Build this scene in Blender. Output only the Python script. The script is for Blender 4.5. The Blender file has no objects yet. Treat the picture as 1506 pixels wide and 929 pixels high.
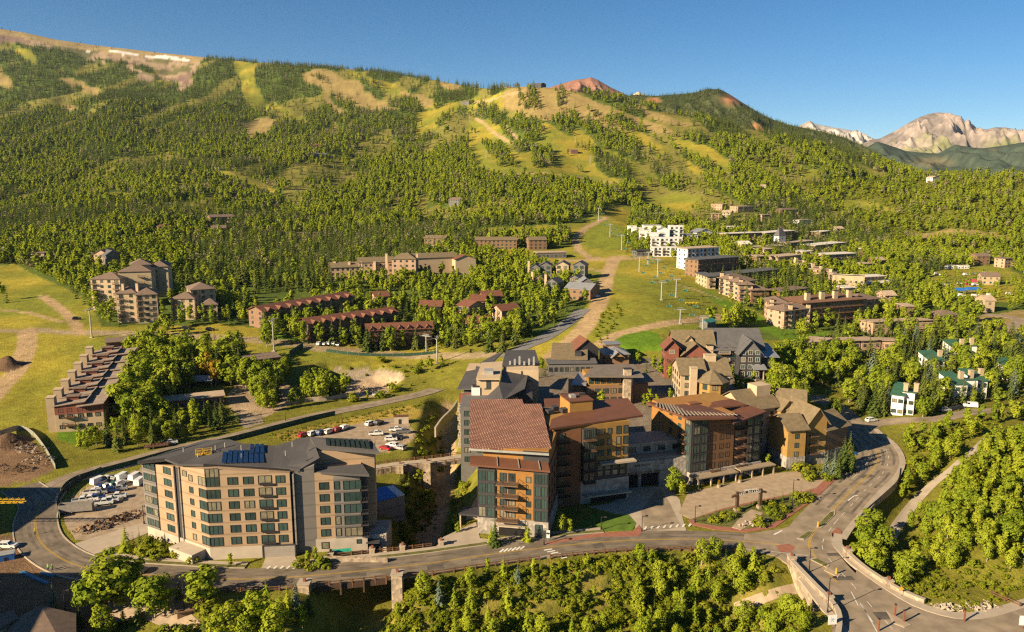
import bpy, bmesh, math, random
import numpy as np
from math import radians, sin, cos, tan, pi, atan2, hypot
from mathutils import Vector, Matrix
from mathutils.bvhtree import BVHTree
random.seed(7); RNG = np.random.default_rng(11)
S = bpy.context.scene
COL = S.collection
# ------------------------------------------------------------------ camera, sky, sun, exposure
HC, F_PX, PITCH = 96.0, 1150.0, math.atan(204.5/1150.0)
cam_d = bpy.data.cameras.new('camera'); cam = bpy.data.objects.new('camera', cam_d); COL.objects.link(cam)
cam.location = (0, 0, HC); cam.rotation_euler = (pi/2-PITCH, 0, 0)
cam_d.sensor_fit = 'HORIZONTAL'; cam_d.sensor_width = 36; cam_d.lens = 36*F_PX/1506
cam_d.clip_start = 1; cam_d.clip_end = 40000
S.camera = cam
SUN_EL, SUN_AZ = radians(25), radians(57)      # azimuth: degrees to the left of straight behind the camera
to_sun = Vector((-sin(SUN_AZ)*cos(SUN_EL), -cos(SUN_AZ)*cos(SUN_EL), sin(SUN_EL)))
W_ = bpy.data.worlds.new('World'); S.world = W_; W_.use_nodes = True
nt = W_.node_tree; nt.nodes.clear()
sky = nt.nodes.new('ShaderNodeTexSky'); sky.sky_type = 'NISHITA'; sky.sun_disc = False
sky.sun_elevation = SUN_EL; sky.sun_rotation = atan2(to_sun.x, to_sun.y)
sky.altitude = 2600; sky.air_density = 0.95; sky.dust_density = 0.0; sky.ozone_density = 3.2
bg = nt.nodes.new('ShaderNodeBackground'); bg.inputs['Strength'].default_value = 0.05
wo = nt.nodes.new('ShaderNodeOutputWorld')
hs = nt.nodes.new('ShaderNodeHueSaturation'); hs.inputs['Saturation'].default_value = 1.25; hs.inputs['Value'].default_value = .80; hs.inputs['Hue'].default_value = .496; nt.links.new(sky.outputs[0], hs.inputs['Color']); nt.links.new(hs.outputs[0], bg.inputs['Color']); nt.links.new(bg.outputs[0], wo.inputs['Surface'])
sl = bpy.data.lights.new('sun', 'SUN'); sl.energy = 5.0; sl.angle = radians(0.5); sl.color = (1.0, 0.81, 0.54)
so = bpy.data.objects.new('sun', sl); COL.objects.link(so); so.location = (-200, -200, 400)
so.rotation_euler = to_sun.to_track_quat('Z', 'Y').to_euler()
S.view_settings.view_transform = 'Standard'; S.view_settings.look = 'None'
S.view_settings.exposure = 1.38; S.view_settings.gamma = 1.0; S.view_settings.use_curve_mapping = False
S.render.engine = 'CYCLES'
S.cycles.use_denoising = False; S.cycles.pixel_filter_type = 'BLACKMAN_HARRIS'; S.cycles.filter_width = 1.25; S.cycles.max_bounces = 5; S.cycles.diffuse_bounces = 2; S.cycles.glossy_bounces = 2
S.cycles.transmission_bounces = 3; S.cycles.transparent_max_bounces = 4; S.cycles.sample_clamp_indirect = 4.0
S.cycles.use_adaptive_sampling = False
S.render.use_persistent_data = False

# ------------------------------------------------------------------ picture <-> place
CP, SP = cos(PITCH), sin(PITCH)
def kpy(py):                                  # (camera height - z) / Y for a row of the photograph
    t = (464.5-py)/F_PX
    return (SP-t*CP)/(CP+t*SP)
def zat(Y, py): return HC-kpy(py)*Y
def W(px, py, z=0.0):                         # the place at height z seen at a pixel
    Y = (HC-z)/kpy(py)
    zc = Y*CP+(HC-z)*SP
    return Vector(((px-753)/F_PX*zc, Y, z))
def WY(px, py, Y):                            # the place at distance Y seen at a pixel
    z = zat(Y, py); zc = Y*CP+(HC-z)*SP
    return Vector(((px-753)/F_PX*zc, Y, z))
def proj(x, y, z):
    dz = z-HC
    zc = y*CP-dz*SP; yc = y*SP+dz*CP
    return 753+F_PX*x/zc, 464.5-F_PX*yc/zc
def inpoly(X, Y, poly):
    X = np.asarray(X, float); Y = np.asarray(Y, float)
    inside = np.zeros(X.shape, bool); n = len(poly); j = n-1
    for i in range(n):
        xi, yi = poly[i]; xj, yj = poly[j]
        if yi != yj:
            c = ((yi > Y) != (yj > Y)) & (X < (xj-xi)*(Y-yi)/(yj-yi)+xi)
            inside ^= c
        j = i
    return inside
def sdist(X, Y, poly, closed=True):           # distance to a polyline
    d = np.full(np.shape(X), 1e9); n = len(poly)
    for i in range(n if closed else n-1):
        ax, ay = poly[i][:2]; bx, by = poly[(i+1) % n][:2]
        ux, uy = bx-ax, by-ay; L2 = ux*ux+uy*uy+1e-9
        t = np.clip(((X-ax)*ux+(Y-ay)*uy)/L2, 0, 1)
        d = np.minimum(d, np.hypot(X-ax-t*ux, Y-ay-t*uy))
    return d
def sstep(x): x = np.clip(x, 0, 1); return x*x*(3-2*x)
def vnoise(x, y, seed=0):
    xi = np.floor(x).astype(np.int64); yi = np.floor(y).astype(np.int64)
    fx = x-xi; fy = y-yi; fx = fx*fx*(3-2*fx); fy = fy*fy*(3-2*fy)
    def h(a, b):
        v = (a*374761393+b*668265263+seed*144665) & 0xffffffff
        v = ((v ^ (v >> 13))*1274126177) & 0xffffffff
        return ((v ^ (v >> 16)) & 0xffff)/65535.0
    return (h(xi, yi)*(1-fx)+h(xi+1, yi)*fx)*(1-fy)+(h(xi, yi+1)*(1-fx)+h(xi+1, yi+1)*fx)*fy
def fbm(x, y, o=4, seed=0):
    s = 0; a = .5
    for i in range(o):
        s = s+a*(vnoise(x, y, seed+i)-.5); x = x*2.03+17; y = y*2.03+5; a *= .5
    return s*2

# ------------------------------------------------------------------ materials
MATS = {}
def new_mat(name):
    m = bpy.data.materials.new(name); m.use_nodes = True; m.node_tree.nodes.clear()
    MATS[name] = m; return m, m.node_tree
def mat(name, col, rough=.8, var=.12, scale=1.0, metallic=0.0, spec=.3, bump=0.0, bscale=4.0, streak=None, orand=0.0):
    """plain procedural surface: noise mottling, optional bump, optional stripes in object space, optional per object shift"""
    if name in MATS: return MATS[name]
    m, t = new_mat(name); N, L = t.nodes, t.links
    o = N.new('ShaderNodeOutputMaterial'); b = N.new('ShaderNodeBsdfPrincipled'); L.new(b.outputs[0], o.inputs[0])
    b.inputs['Roughness'].default_value = rough; b.inputs['Metallic'].default_value = metallic
    b.inputs['Specular IOR Level'].default_value = spec
    tc = N.new('ShaderNodeTexCoord')
    n = N.new('ShaderNodeTexNoise'); n.inputs['Scale'].default_value = scale; n.inputs['Detail'].default_value = 6
    L.new(tc.outputs['Object'], n.inputs['Vector'])
    mr = N.new('ShaderNodeMapRange'); mr.inputs[1].default_value = .25; mr.inputs[2].default_value = .75
    mr.inputs[3].default_value = 1-var*1.6; mr.inputs[4].default_value = 1+var*1.6
    L.new(n.outputs[0], mr.inputs[0])
    mx = N.new('ShaderNodeVectorMath'); mx.operation = 'SCALE'; mx.inputs[0].default_value = [c*.76 for c in col[:3]]
    L.new(mr.outputs[0], mx.inputs['Scale']); out = mx.outputs[0]
    if streak:                                # (axis, period m, darkness)
        ax, per, dk = streak
        sx = N.new('ShaderNodeSeparateXYZ'); L.new(tc.outputs['Object'], sx.inputs[0])
        mm = N.new('ShaderNodeMath'); mm.operation = 'MULTIPLY'; mm.inputs[1].default_value = 1/per
        L.new(sx.outputs['XYZ'.index(ax)], mm.inputs[0])
        fr = N.new('ShaderNodeMath'); fr.operation = 'FRACT'; L.new(mm.outputs[0], fr.inputs[0])
        lt = N.new('ShaderNodeMath'); lt.operation = 'LESS_THAN'; lt.inputs[1].default_value = .14; L.new(fr.outputs[0], lt.inputs[0])
        ma = N.new('ShaderNodeMath'); ma.operation = 'MULTIPLY_ADD'; ma.inputs[1].default_value = -dk; ma.inputs[2].default_value = 1
        L.new(lt.outputs[0], ma.inputs[0])
        m2 = N.new('ShaderNodeVectorMath'); m2.operation = 'SCALE'; L.new(out, m2.inputs[0]); L.new(ma.outputs[0], m2.inputs['Scale']); out = m2.outputs[0]
    if orand:
        oi = N.new('ShaderNodeObjectInfo')
        r = N.new('ShaderNodeMapRange'); r.inputs[3].default_value = 1-orand; r.inputs[4].default_value = 1+orand; L.new(oi.outputs['Random'], r.inputs[0])
        m3 = N.new('ShaderNodeVectorMath'); m3.operation = 'SCALE'; L.new(out, m3.inputs[0]); L.new(r.outputs[0], m3.inputs['Scale']); out = m3.outputs[0]
    L.new(out, b.inputs['Base Color'])
    if bump:
        n2 = N.new('ShaderNodeTexNoise'); n2.inputs['Scale'].default_value = bscale; n2.inputs['Detail'].default_value = 4
        L.new(tc.outputs['Object'], n2.inputs['Vector'])
        bp = N.new('ShaderNodeBump'); bp.inputs['Strength'].default_value = bump; bp.inputs['Distance'].default_value = .3
        L.new(n2.outputs[0], bp.inputs['Height']); L.new(bp.outputs[0], b.inputs['Normal'])
    return m
def stone_mat(name, c1, c2, scale=1.2):
    if name in MATS: return MATS[name]
    m, t = new_mat(name); N, L = t.nodes, t.links
    o = N.new('ShaderNodeOutputMaterial'); b = N.new('ShaderNodeBsdfPrincipled'); L.new(b.outputs[0], o.inputs[0]); b.inputs['Roughness'].default_value = .9
    tc = N.new('ShaderNodeTexCoord'); v = N.new('ShaderNodeTexVoronoi'); v.inputs['Scale'].default_value = scale; L.new(tc.outputs['Object'], v.inputs['Vector'])
    mp = N.new('ShaderNodeMix'); mp.data_type = 'RGBA'; mp.inputs[6].default_value = (*c1, 1); mp.inputs[7].default_value = (*c2, 1)
    sp = N.new('ShaderNodeSeparateColor'); L.new(v.outputs['Color'], sp.inputs[0]); L.new(sp.outputs[0], mp.inputs[0])
    L.new(mp.outputs[2], b.inputs['Base Color'])
    bp = N.new('ShaderNodeBump'); bp.inputs['Strength'].default_value = .6; bp.inputs['Distance'].default_value = .2; L.new(v.outputs['Distance'], bp.inputs['Height']); L.new(bp.outputs[0], b.inputs['Normal'])
    return m
def glass_mat(name, dark, light, rough=.08):
    if name in MATS: return MATS[name]
    m, t = new_mat(name); N, L = t.nodes, t.links
    o = N.new('ShaderNodeOutputMaterial'); b = N.new('ShaderNodeBsdfPrincipled'); L.new(b.outputs[0], o.inputs[0])
    b.inputs['Roughness'].default_value = rough; b.inputs['Specular IOR Level'].default_value = .8
    oi = N.new('ShaderNodeObjectInfo'); tc = N.new('ShaderNodeTexCoord')
    n = N.new('ShaderNodeTexNoise'); n.noise_dimensions = '4D'; n.inputs['Scale'].default_value = .9; L.new(tc.outputs['Object'], n.inputs['Vector'])
    k = N.new('ShaderNodeMath'); k.operation = 'MULTIPLY'; k.inputs[1].default_value = 50; L.new(oi.outputs['Random'], k.inputs[0]); L.new(k.outputs[0], n.inputs['W'])
    a = N.new('ShaderNodeMath'); a.operation = 'MULTIPLY_ADD'; a.inputs[1].default_value = .9; a.inputs[2].default_value = -.22; L.new(n.outputs[0], a.inputs[0])
    c = N.new('ShaderNodeMath'); c.operation = 'MULTIPLY_ADD'; c.inputs[1].default_value = .6; c.use_clamp = True; L.new(oi.outputs['Random'], c.inputs[0]); L.new(a.outputs[0], c.inputs[2])
    mp = N.new('ShaderNodeMix'); mp.data_type = 'RGBA'; mp.inputs[6].default_value = (*dark, 1); mp.inputs[7].default_value = (*light, 1)
    L.new(c.outputs[0], mp.inputs[0])
    k7 = N.new('ShaderNodeMath'); k7.operation = 'MULTIPLY'; k7.inputs[1].default_value = 7.13; L.new(oi.outputs['Random'], k7.inputs[0]); f7 = N.new('ShaderNodeMath'); f7.operation = 'FRACT'; L.new(k7.outputs[0], f7.inputs[0])
    g7 = N.new('ShaderNodeMath'); g7.operation = 'GREATER_THAN'; g7.inputs[1].default_value = .80; L.new(f7.outputs[0], g7.inputs[0])
    h7 = N.new('ShaderNodeMath'); h7.operation = 'MULTIPLY'; L.new(g7.outputs[0], h7.inputs[0]); L.new(n.outputs[0], h7.inputs[1])
    cu = N.new('ShaderNodeMix'); cu.data_type = 'RGBA'; cu.inputs[7].default_value = (.34,.27,.17,1); L.new(h7.outputs[0], cu.inputs[0]); L.new(mp.outputs[2], cu.inputs[6]); L.new(cu.outputs[2], b.inputs['Base Color'])
    return m

# ------------------------------------------------------------------ objects
def tag(o, label=None, cat=None, group=None, kind=None):
    if label:
        if not 4 <= len(label.split()) <= 16: print('LABEL', len(label.split()), label)
        o['label'] = label
    if cat: o['category'] = cat
    if group: o['group'] = group
    if kind: o['kind'] = kind
    return o
def empty(name, loc=(0, 0, 0), rz=0.0, label=None, cat=None, group=None):
    o = bpy.data.objects.new(name, None); o.empty_display_size = .5; COL.objects.link(o)
    o.location = loc; o.rotation_euler = (0, 0, rz)
    return tag(o, label, cat, group)
def link(name, me, parent=None, loc=(0, 0, 0), rz=0.0):
    o = bpy.data.objects.new(name, me); COL.objects.link(o); o.location = loc; o.rotation_euler = (0, 0, rz)
    if parent: o.parent = parent
    return o
class MB:                                     # collects faces of one mesh
    def __init__(s): s.v = []; s.f = []; s.m = []
    def face(s, pts, mi=0):
        n = len(s.v); s.v += [tuple(p) for p in pts]; s.f.append(tuple(range(n, n+len(pts)))); s.m.append(mi)
    def box(s, x0, x1, y0, y1, z0, z1, mi=0):
        n = len(s.v)
        s.v += [(x0, y0, z0), (x1, y0, z0), (x1, y1, z0), (x0, y1, z0), (x0, y0, z1), (x1, y0, z1), (x1, y1, z1), (x0, y1, z1)]
        for q in ((0, 3, 2, 1), (4, 5, 6, 7), (0, 1, 5, 4), (1, 2, 6, 5), (2, 3, 7, 6), (3, 0, 4, 7)):
            s.f.append(tuple(n+i for i in q)); s.m.append(mi)
    def prism(s, poly, z0, z1, mi=0, top=True, bottom=False):   # poly anticlockwise; z0, z1 number or one per corner
        k = len(poly); n = len(s.v)
        a = z0 if hasattr(z0, '__len__') else [z0]*k; b = z1 if hasattr(z1, '__len__') else [z1]*k
        s.v += [(p[0], p[1], a[i]) for i, p in enumerate(poly)]+[(p[0], p[1], b[i]) for i, p in enumerate(poly)]
        for i in range(k):
            j = (i+1) % k; s.f.append((n+i, n+j, n+k+j, n+k+i)); s.m.append(mi)
        if top: s.f.append(tuple(n+k+i for i in range(k))); s.m.append(mi)
        if bottom: s.f.append(tuple(n+i for i in reversed(range(k)))); s.m.append(mi)
    def slab(s, pts, t, mi=0):                # a slanted plate: pts are its top corners, anticlockwise seen from above
        k = len(pts); s.prism([(p[0], p[1]) for p in pts], [p[2]-t for p in pts], [p[2] for p in pts], mi, True, True)
    def tube(s, p, q, r0, r1=None, n=6, mi=0, cap=True):
        r1 = r0 if r1 is None else r1
        p = Vector(p); q = Vector(q); d = (q-p).normalized()
        u = d.orthogonal().normalized(); w = d.cross(u); b = len(s.v)
        for c, r in ((p, r0), (q, r1)):
            for i in range(n):
                a = 2*pi*i/n; s.v.append(tuple(c+u*(r*cos(a))+w*(r*sin(a))))
        for i in range(n):
            j = (i+1) % n; s.f.append((b+i, b+j, b+n+j, b+n+i)); s.m.append(mi)
        if cap:
            s.f.append(tuple(b+n+i for i in range(n))); s.m.append(mi)
            s.f.append(tuple(b+i for i in reversed(range(n)))); s.m.append(mi)
    def mesh(s, name, mats, smooth=False):
        me = bpy.data.meshes.new(name); me.from_pydata(s.v, [], s.f)
        for m in (mats if isinstance(mats, (list, tuple)) else [mats]): me.materials.append(m)
        me.polygons.foreach_set('material_index', s.m)
        if smooth: me.polygons.foreach_set('use_smooth', [True]*len(s.f))
        me.update(); return me
    def obj(s, name, mats, parent=None, loc=(0, 0, 0), rz=0.0, smooth=False):
        return link(name, s.mesh(name, mats, smooth), parent, loc, rz)
def grid_mesh(name, V, nr, nc, mats, smooth=True):
    me = bpy.data.meshes.new(name)
    idx = np.arange(nr*nc).reshape(nr, nc)
    q = np.stack([idx[:-1, :-1], idx[:-1, 1:], idx[1:, 1:], idx[1:, :-1]], -1).reshape(-1, 4)
    me.vertices.add(nr*nc); me.vertices.foreach_set('co', V.reshape(-1).astype(np.float32))
    me.loops.add(q.size); me.loops.foreach_set('vertex_index', q.reshape(-1).astype(np.int32))
    me.polygons.add(len(q)); me.polygons.foreach_set('loop_start', np.arange(0, q.size, 4, dtype=np.int32))
    me.polygons.foreach_set('loop_total', np.full(len(q), 4, np.int32))
    me.polygons.foreach_set('use_smooth', np.full(len(q), smooth))
    for m in mats: me.materials.append(m)
    me.update(calc_edges=True); me.validate()
    return me, q
# ------------------------------------------------------------------ terrain: one sheet, laid out by bearing and distance
def zv(v): return ('z', v)
KN = {
 -300: [(120,zv(-4)),(180,zv(-2)),(250,zv(0)),(290,zv(1)),(325,580),(365,532),(410,488),(500,438),(600,398),(800,348),(1050,300),(1400,250),(1850,200),(2400,130),(3500,20)],
 0:    [(120,zv(-4)),(180,zv(-2)),(250,zv(0)),(290,zv(1)),(325,580),(365,532),(410,490),(500,440),(600,400),(800,350),(1050,300),(1400,250),(1850,200),(2400,140),(3500,38)],
 150:  [(120,zv(-4)),(180,zv(-2)),(250,zv(0)),(285,zv(0)),(325,zv(3.5)),(365,530),(410,492),(500,437),(600,395),(800,345),(1050,300),(1400,250),(1850,195),(2500,130),(3500,66)],
 400:  [(120,zv(-8)),(180,zv(-6)),(250,zv(0)),(305,zv(0)),(335,zv(1)),(375,535),(415,492),(480,455),(600,405),(800,355),(1050,305),(1400,255),(1800,205),(2300,155),(3000,93)],
 600:  [(120,zv(-12)),(180,zv(-8)),(250,zv(-1)),(310,zv(0)),(355,zv(0)),(385,535),(425,500),(490,462),(600,405),(800,350),(1050,300),(1400,250),(1750,205),(2150,157),(2700,112)],
 780:  [(120,zv(-12)),(180,zv(-8)),(240,zv(0)),(290,zv(6)),(345,zv(9)),(385,510),(430,480),(490,450),(600,405),(800,347),(1000,300),(1250,255),(1500,210),(1700,170),(1900,128)],
 950:  [(120,zv(-12)),(180,zv(-6)),(240,zv(0)),(290,zv(6)),(345,zv(9)),(380,508),(410,485),(480,440),(610,400),(800,348),(1000,303),(1200,260),(1420,215),(1620,180),(1780,155)],
 1120: [(120,zv(-10)),(180,zv(-2)),(230,zv(0)),(285,zv(2)),(340,zv(5)),(385,zv(8)),(440,zv(11)),(520,440),(640,395),(820,350),(1000,310),(1180,270),(1350,240),(1500,214),(1650,193)],
 1280: [(120,zv(-4)),(180,zv(0)),(230,zv(0)),(290,zv(0)),(350,zv(2)),(420,zv(5)),(490,zv(8)),(580,zv(10)),(720,zv(13)),(900,355),(1050,320),(1200,292),(1350,266),(1450,250),(1550,236)],
 1400: [(120,zv(0)),(180,zv(0)),(230,zv(3)),(290,zv(2)),(350,zv(1)),(420,zv(4)),(500,zv(8)),(620,zv(9)),(760,zv(9)),(900,355),(1020,330),(1130,305),(1230,285),(1320,270),(1400,262)],
 1506: [(120,zv(0)),(180,zv(4)),(230,zv(6)),(290,zv(4)),(350,zv(1)),(430,zv(5)),(510,zv(8)),(620,zv(9)),(740,zv(9)),(850,365),(950,340),(1050,315),(1150,292),(1230,275),(1300,262)],
 1900: [(120,zv(0)),(180,zv(4)),(230,zv(6)),(290,zv(4)),(350,zv(1)),(430,zv(5)),(510,zv(8)),(620,zv(9)),(740,zv(9)),(850,365),(950,340),(1050,315),(1150,292),(1230,275),(1300,262)],
}
SKY = [(-300,20),(0,38),(60,48),(100,58),(150,66),(200,72),(290,82),(350,88),(400,93),(500,100),(560,106),(640,118),(690,127),(725,131),(770,127),(800,128),(850,135),(900,143),(950,156),(1000,170),(1050,180),(1100,190),(1150,198),(1200,208),(1250,225),(1300,243),(1350,260),(1400,263),(1450,262),(1506,258),(1900,240)]
def pchip(xs, ys, x):                          # monotone cubic through knots (vectors along axis 0)
    xs = np.asarray(xs, float); ys = np.asarray(ys, float); h = np.diff(xs); d = np.diff(ys, axis=0)/h.reshape(-1, *([1]*(ys.ndim-1)))
    m = np.zeros_like(ys); m[0] = d[0]; m[-1] = d[-1]
    a, b = d[:-1], d[1:]; w = a*b > 0
    m[1:-1] = np.where(w, 2*a*b/np.where(np.abs(a+b) < 1e-12, 1, a+b), 0)
    i = np.clip(np.searchsorted(xs, x)-1, 0, len(h)-1); t = (x-xs[i])/h[i]
    sh = (-1, *([1]*(ys.ndim-1))); t = t.reshape(sh); hh = h[i].reshape(sh)
    return (2*t**3-3*t**2+1)*ys[i]+(t**3-2*t**2+t)*hh*m[i]+(-2*t**3+3*t**2)*ys[i+1]+(t**3-t**2)*hh*m[i+1]
cols = sorted(KN); NK = 15
tabY = np.array([[k[0] for k in KN[c]] for c in cols], float)
tabZ = np.array([[k[1][1] if isinstance(k[1], tuple) else zat(k[0], k[1]) for k in KN[c]] for c in cols], float)
PXC = np.arange(-320, 1860, 3.0); NC = len(PXC)
AX = (PXC-753)/1168.0
Yk = pchip(cols, tabY, PXC); Zk = pchip(cols, tabZ, PXC)          # NC x NK
sk = np.interp(PXC, [s[0] for s in SKY], [s[1] for s in SKY])
crest = np.array([zat(Yk[i, 14], sk[i]) for i in range(NC)])
dcr = crest-Zk[:, 14]; Zk[:, 14] = crest; Zk[:, 13] += dcr*.55; Zk[:, 12] += dcr*.2
CRESTY = Yk[:, 14].copy()
Yk = np.concatenate([Yk, (Yk[:, 14]*1.06)[:, None], (Yk[:, 14]*1.6)[:, None]], 1)
Zk = np.concatenate([Zk, (Zk[:, 14]-.006*CRESTY)[:, None], (Zk[:, 14]*.4-60)[:, None]], 1)
Yk = np.concatenate([np.full((NC, 1), 40.), Yk], 1); Zk = np.concatenate([Zk[:, :1]-3, Zk], 1)
PER = [8]+[20]*14+[6, 5]
sv = np.concatenate([np.linspace(i, i+1, n, endpoint=False) for i, n in enumerate(PER)]+[[17.]])
TY = pchip(np.arange(18), Yk.T, sv); TZ = pchip(np.arange(18), Zk.T, sv); NR = len(sv)
TX = TY*AX[None, :]
# ruggedness grows with distance; gullies run down the high slopes
sg = np.repeat(sv[:, None], NC, 1)
far = sstep((TY-430)/900)*np.clip((15-sg)/1.5, 0, 1)
TZ = TZ+far*TY*.013*fbm(TX/(90+TY*.10), TY/(90+TY*.10), 4, 3)
TZ = TZ+sstep((TY-560)/500)*np.clip((15-sg)/2.0, 0, 1)*TY*.026*fbm(TX/(120+TY*.09)+3, TY/(200+TY*.12)+TX/900, 3, 19)
hi = sstep((TY-1300)/1200)*np.clip((15-sg)/1.2, 0, 1)
rid = 1-np.abs(fbm(TX/260, TY/520+TX/900, 4, 31))*2
TZ = TZ-hi*34*np.clip(rid-.35, 0, 1)
TZ = TZ+.25*fbm(TX/14, TY/14, 3, 9)*sstep((TY-330)/60)
def w2(pts, z=0): return [tuple(W(p[0], p[1], z)[:2]) for p in pts]
# level ground of the village, the raised plaza behind it
FLAT = w2([(-160,940),(-160,760),(60,690),(330,640),(500,603),(640,575),(680,575),(690,640),(900,680),(1010,690),(1130,650),(1260,610),(1330,640),(1345,680),(1330,720),(1300,770),(1290,810),(1400,850),(1700,900),(1700,1300),(-160,1300)])
i_ = inpoly(TX, TY, FLAT); d_ = sdist(TX, TY, FLAT); wgt = np.where(i_, 1, sstep(1-d_/14)); TZ = TZ*(1-wgt)
PLAZA = [(-16,292),(-14,262),(30,247),(66,262),(112,285),(112,330),(92,372),(40,372),(10,350)]
i_ = inpoly(TX, TY, PLAZA); d_ = sdist(TX, TY, PLAZA); wgt = np.where(i_, 1, sstep(1-d_/10)); TZ = TZ*(1-wgt)+8.6*wgt
# the creek ravine below the road, the gully between the hotels, the trail underpass, the building pit
RAV = w2([(556,862),(640,846),(760,832),(880,814),(1000,805),(1120,811),(1150,838),(1185,890),(1205,960),(1180,1200),(360,1200),(440,930),(480,880)])
i_ = inpoly(TX, TY, RAV); d_ = sdist(TX, TY, RAV); TZ = TZ-np.where(i_, sstep(d_/16)*8.5, 0)
TZ = TZ+np.where(i_, 1.2*fbm(TX/9, TY/9, 3, 5)*sstep(d_/8), 0)
BL = w2([(-160,905),(40,880),(200,868),(330,880),(450,890),(430,1200),(-160,1200)])
i_ = inpoly(TX, TY, BL); d_ = sdist(TX, TY, BL); TZ = TZ-np.where(i_, sstep(d_/14)*5, 0)
GUL = w2([(668,600),(662,640),(658,690),(640,745),(605,815),(545,870),(500,930),(470,1010)], -3)
dg = sdist(TX, TY, GUL, False); TZ = TZ-8.5*sstep(1.25-dg/11)
TRL = w2([(1500,610),(1440,650),(1372,712),(1330,762),(1300,812),(1262,848),(1190,868),(1120,885),(1060,910),(1000,960)], -2)
dt = sdist(TX, TY, TRL, False); TZ = TZ-5.5*sstep(1.3-dt/9)*np.where(dt < 60, 1, 0)*sstep((275-TY)/50)
PIT = w2([(442,552),(480,544),(560,543),(598,552),(590,566),(540,578),(470,582)], 0)
i_ = inpoly(TX, TY, PIT); d_ = sdist(TX, TY, PIT); TZ = TZ-np.where(i_, sstep(d_/9)*6, 0)
MOUND = [W(8,650,1), W(10,545,6)]
for mo, r, h in ((MOUND[0], 9, 4), (MOUND[1], 8, 5)):
    TZ = TZ+h*sstep(1-np.hypot(TX-mo.x, TY-mo.y)/r)*(1+.4*fbm(TX/3, TY/3, 3, 8))
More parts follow.
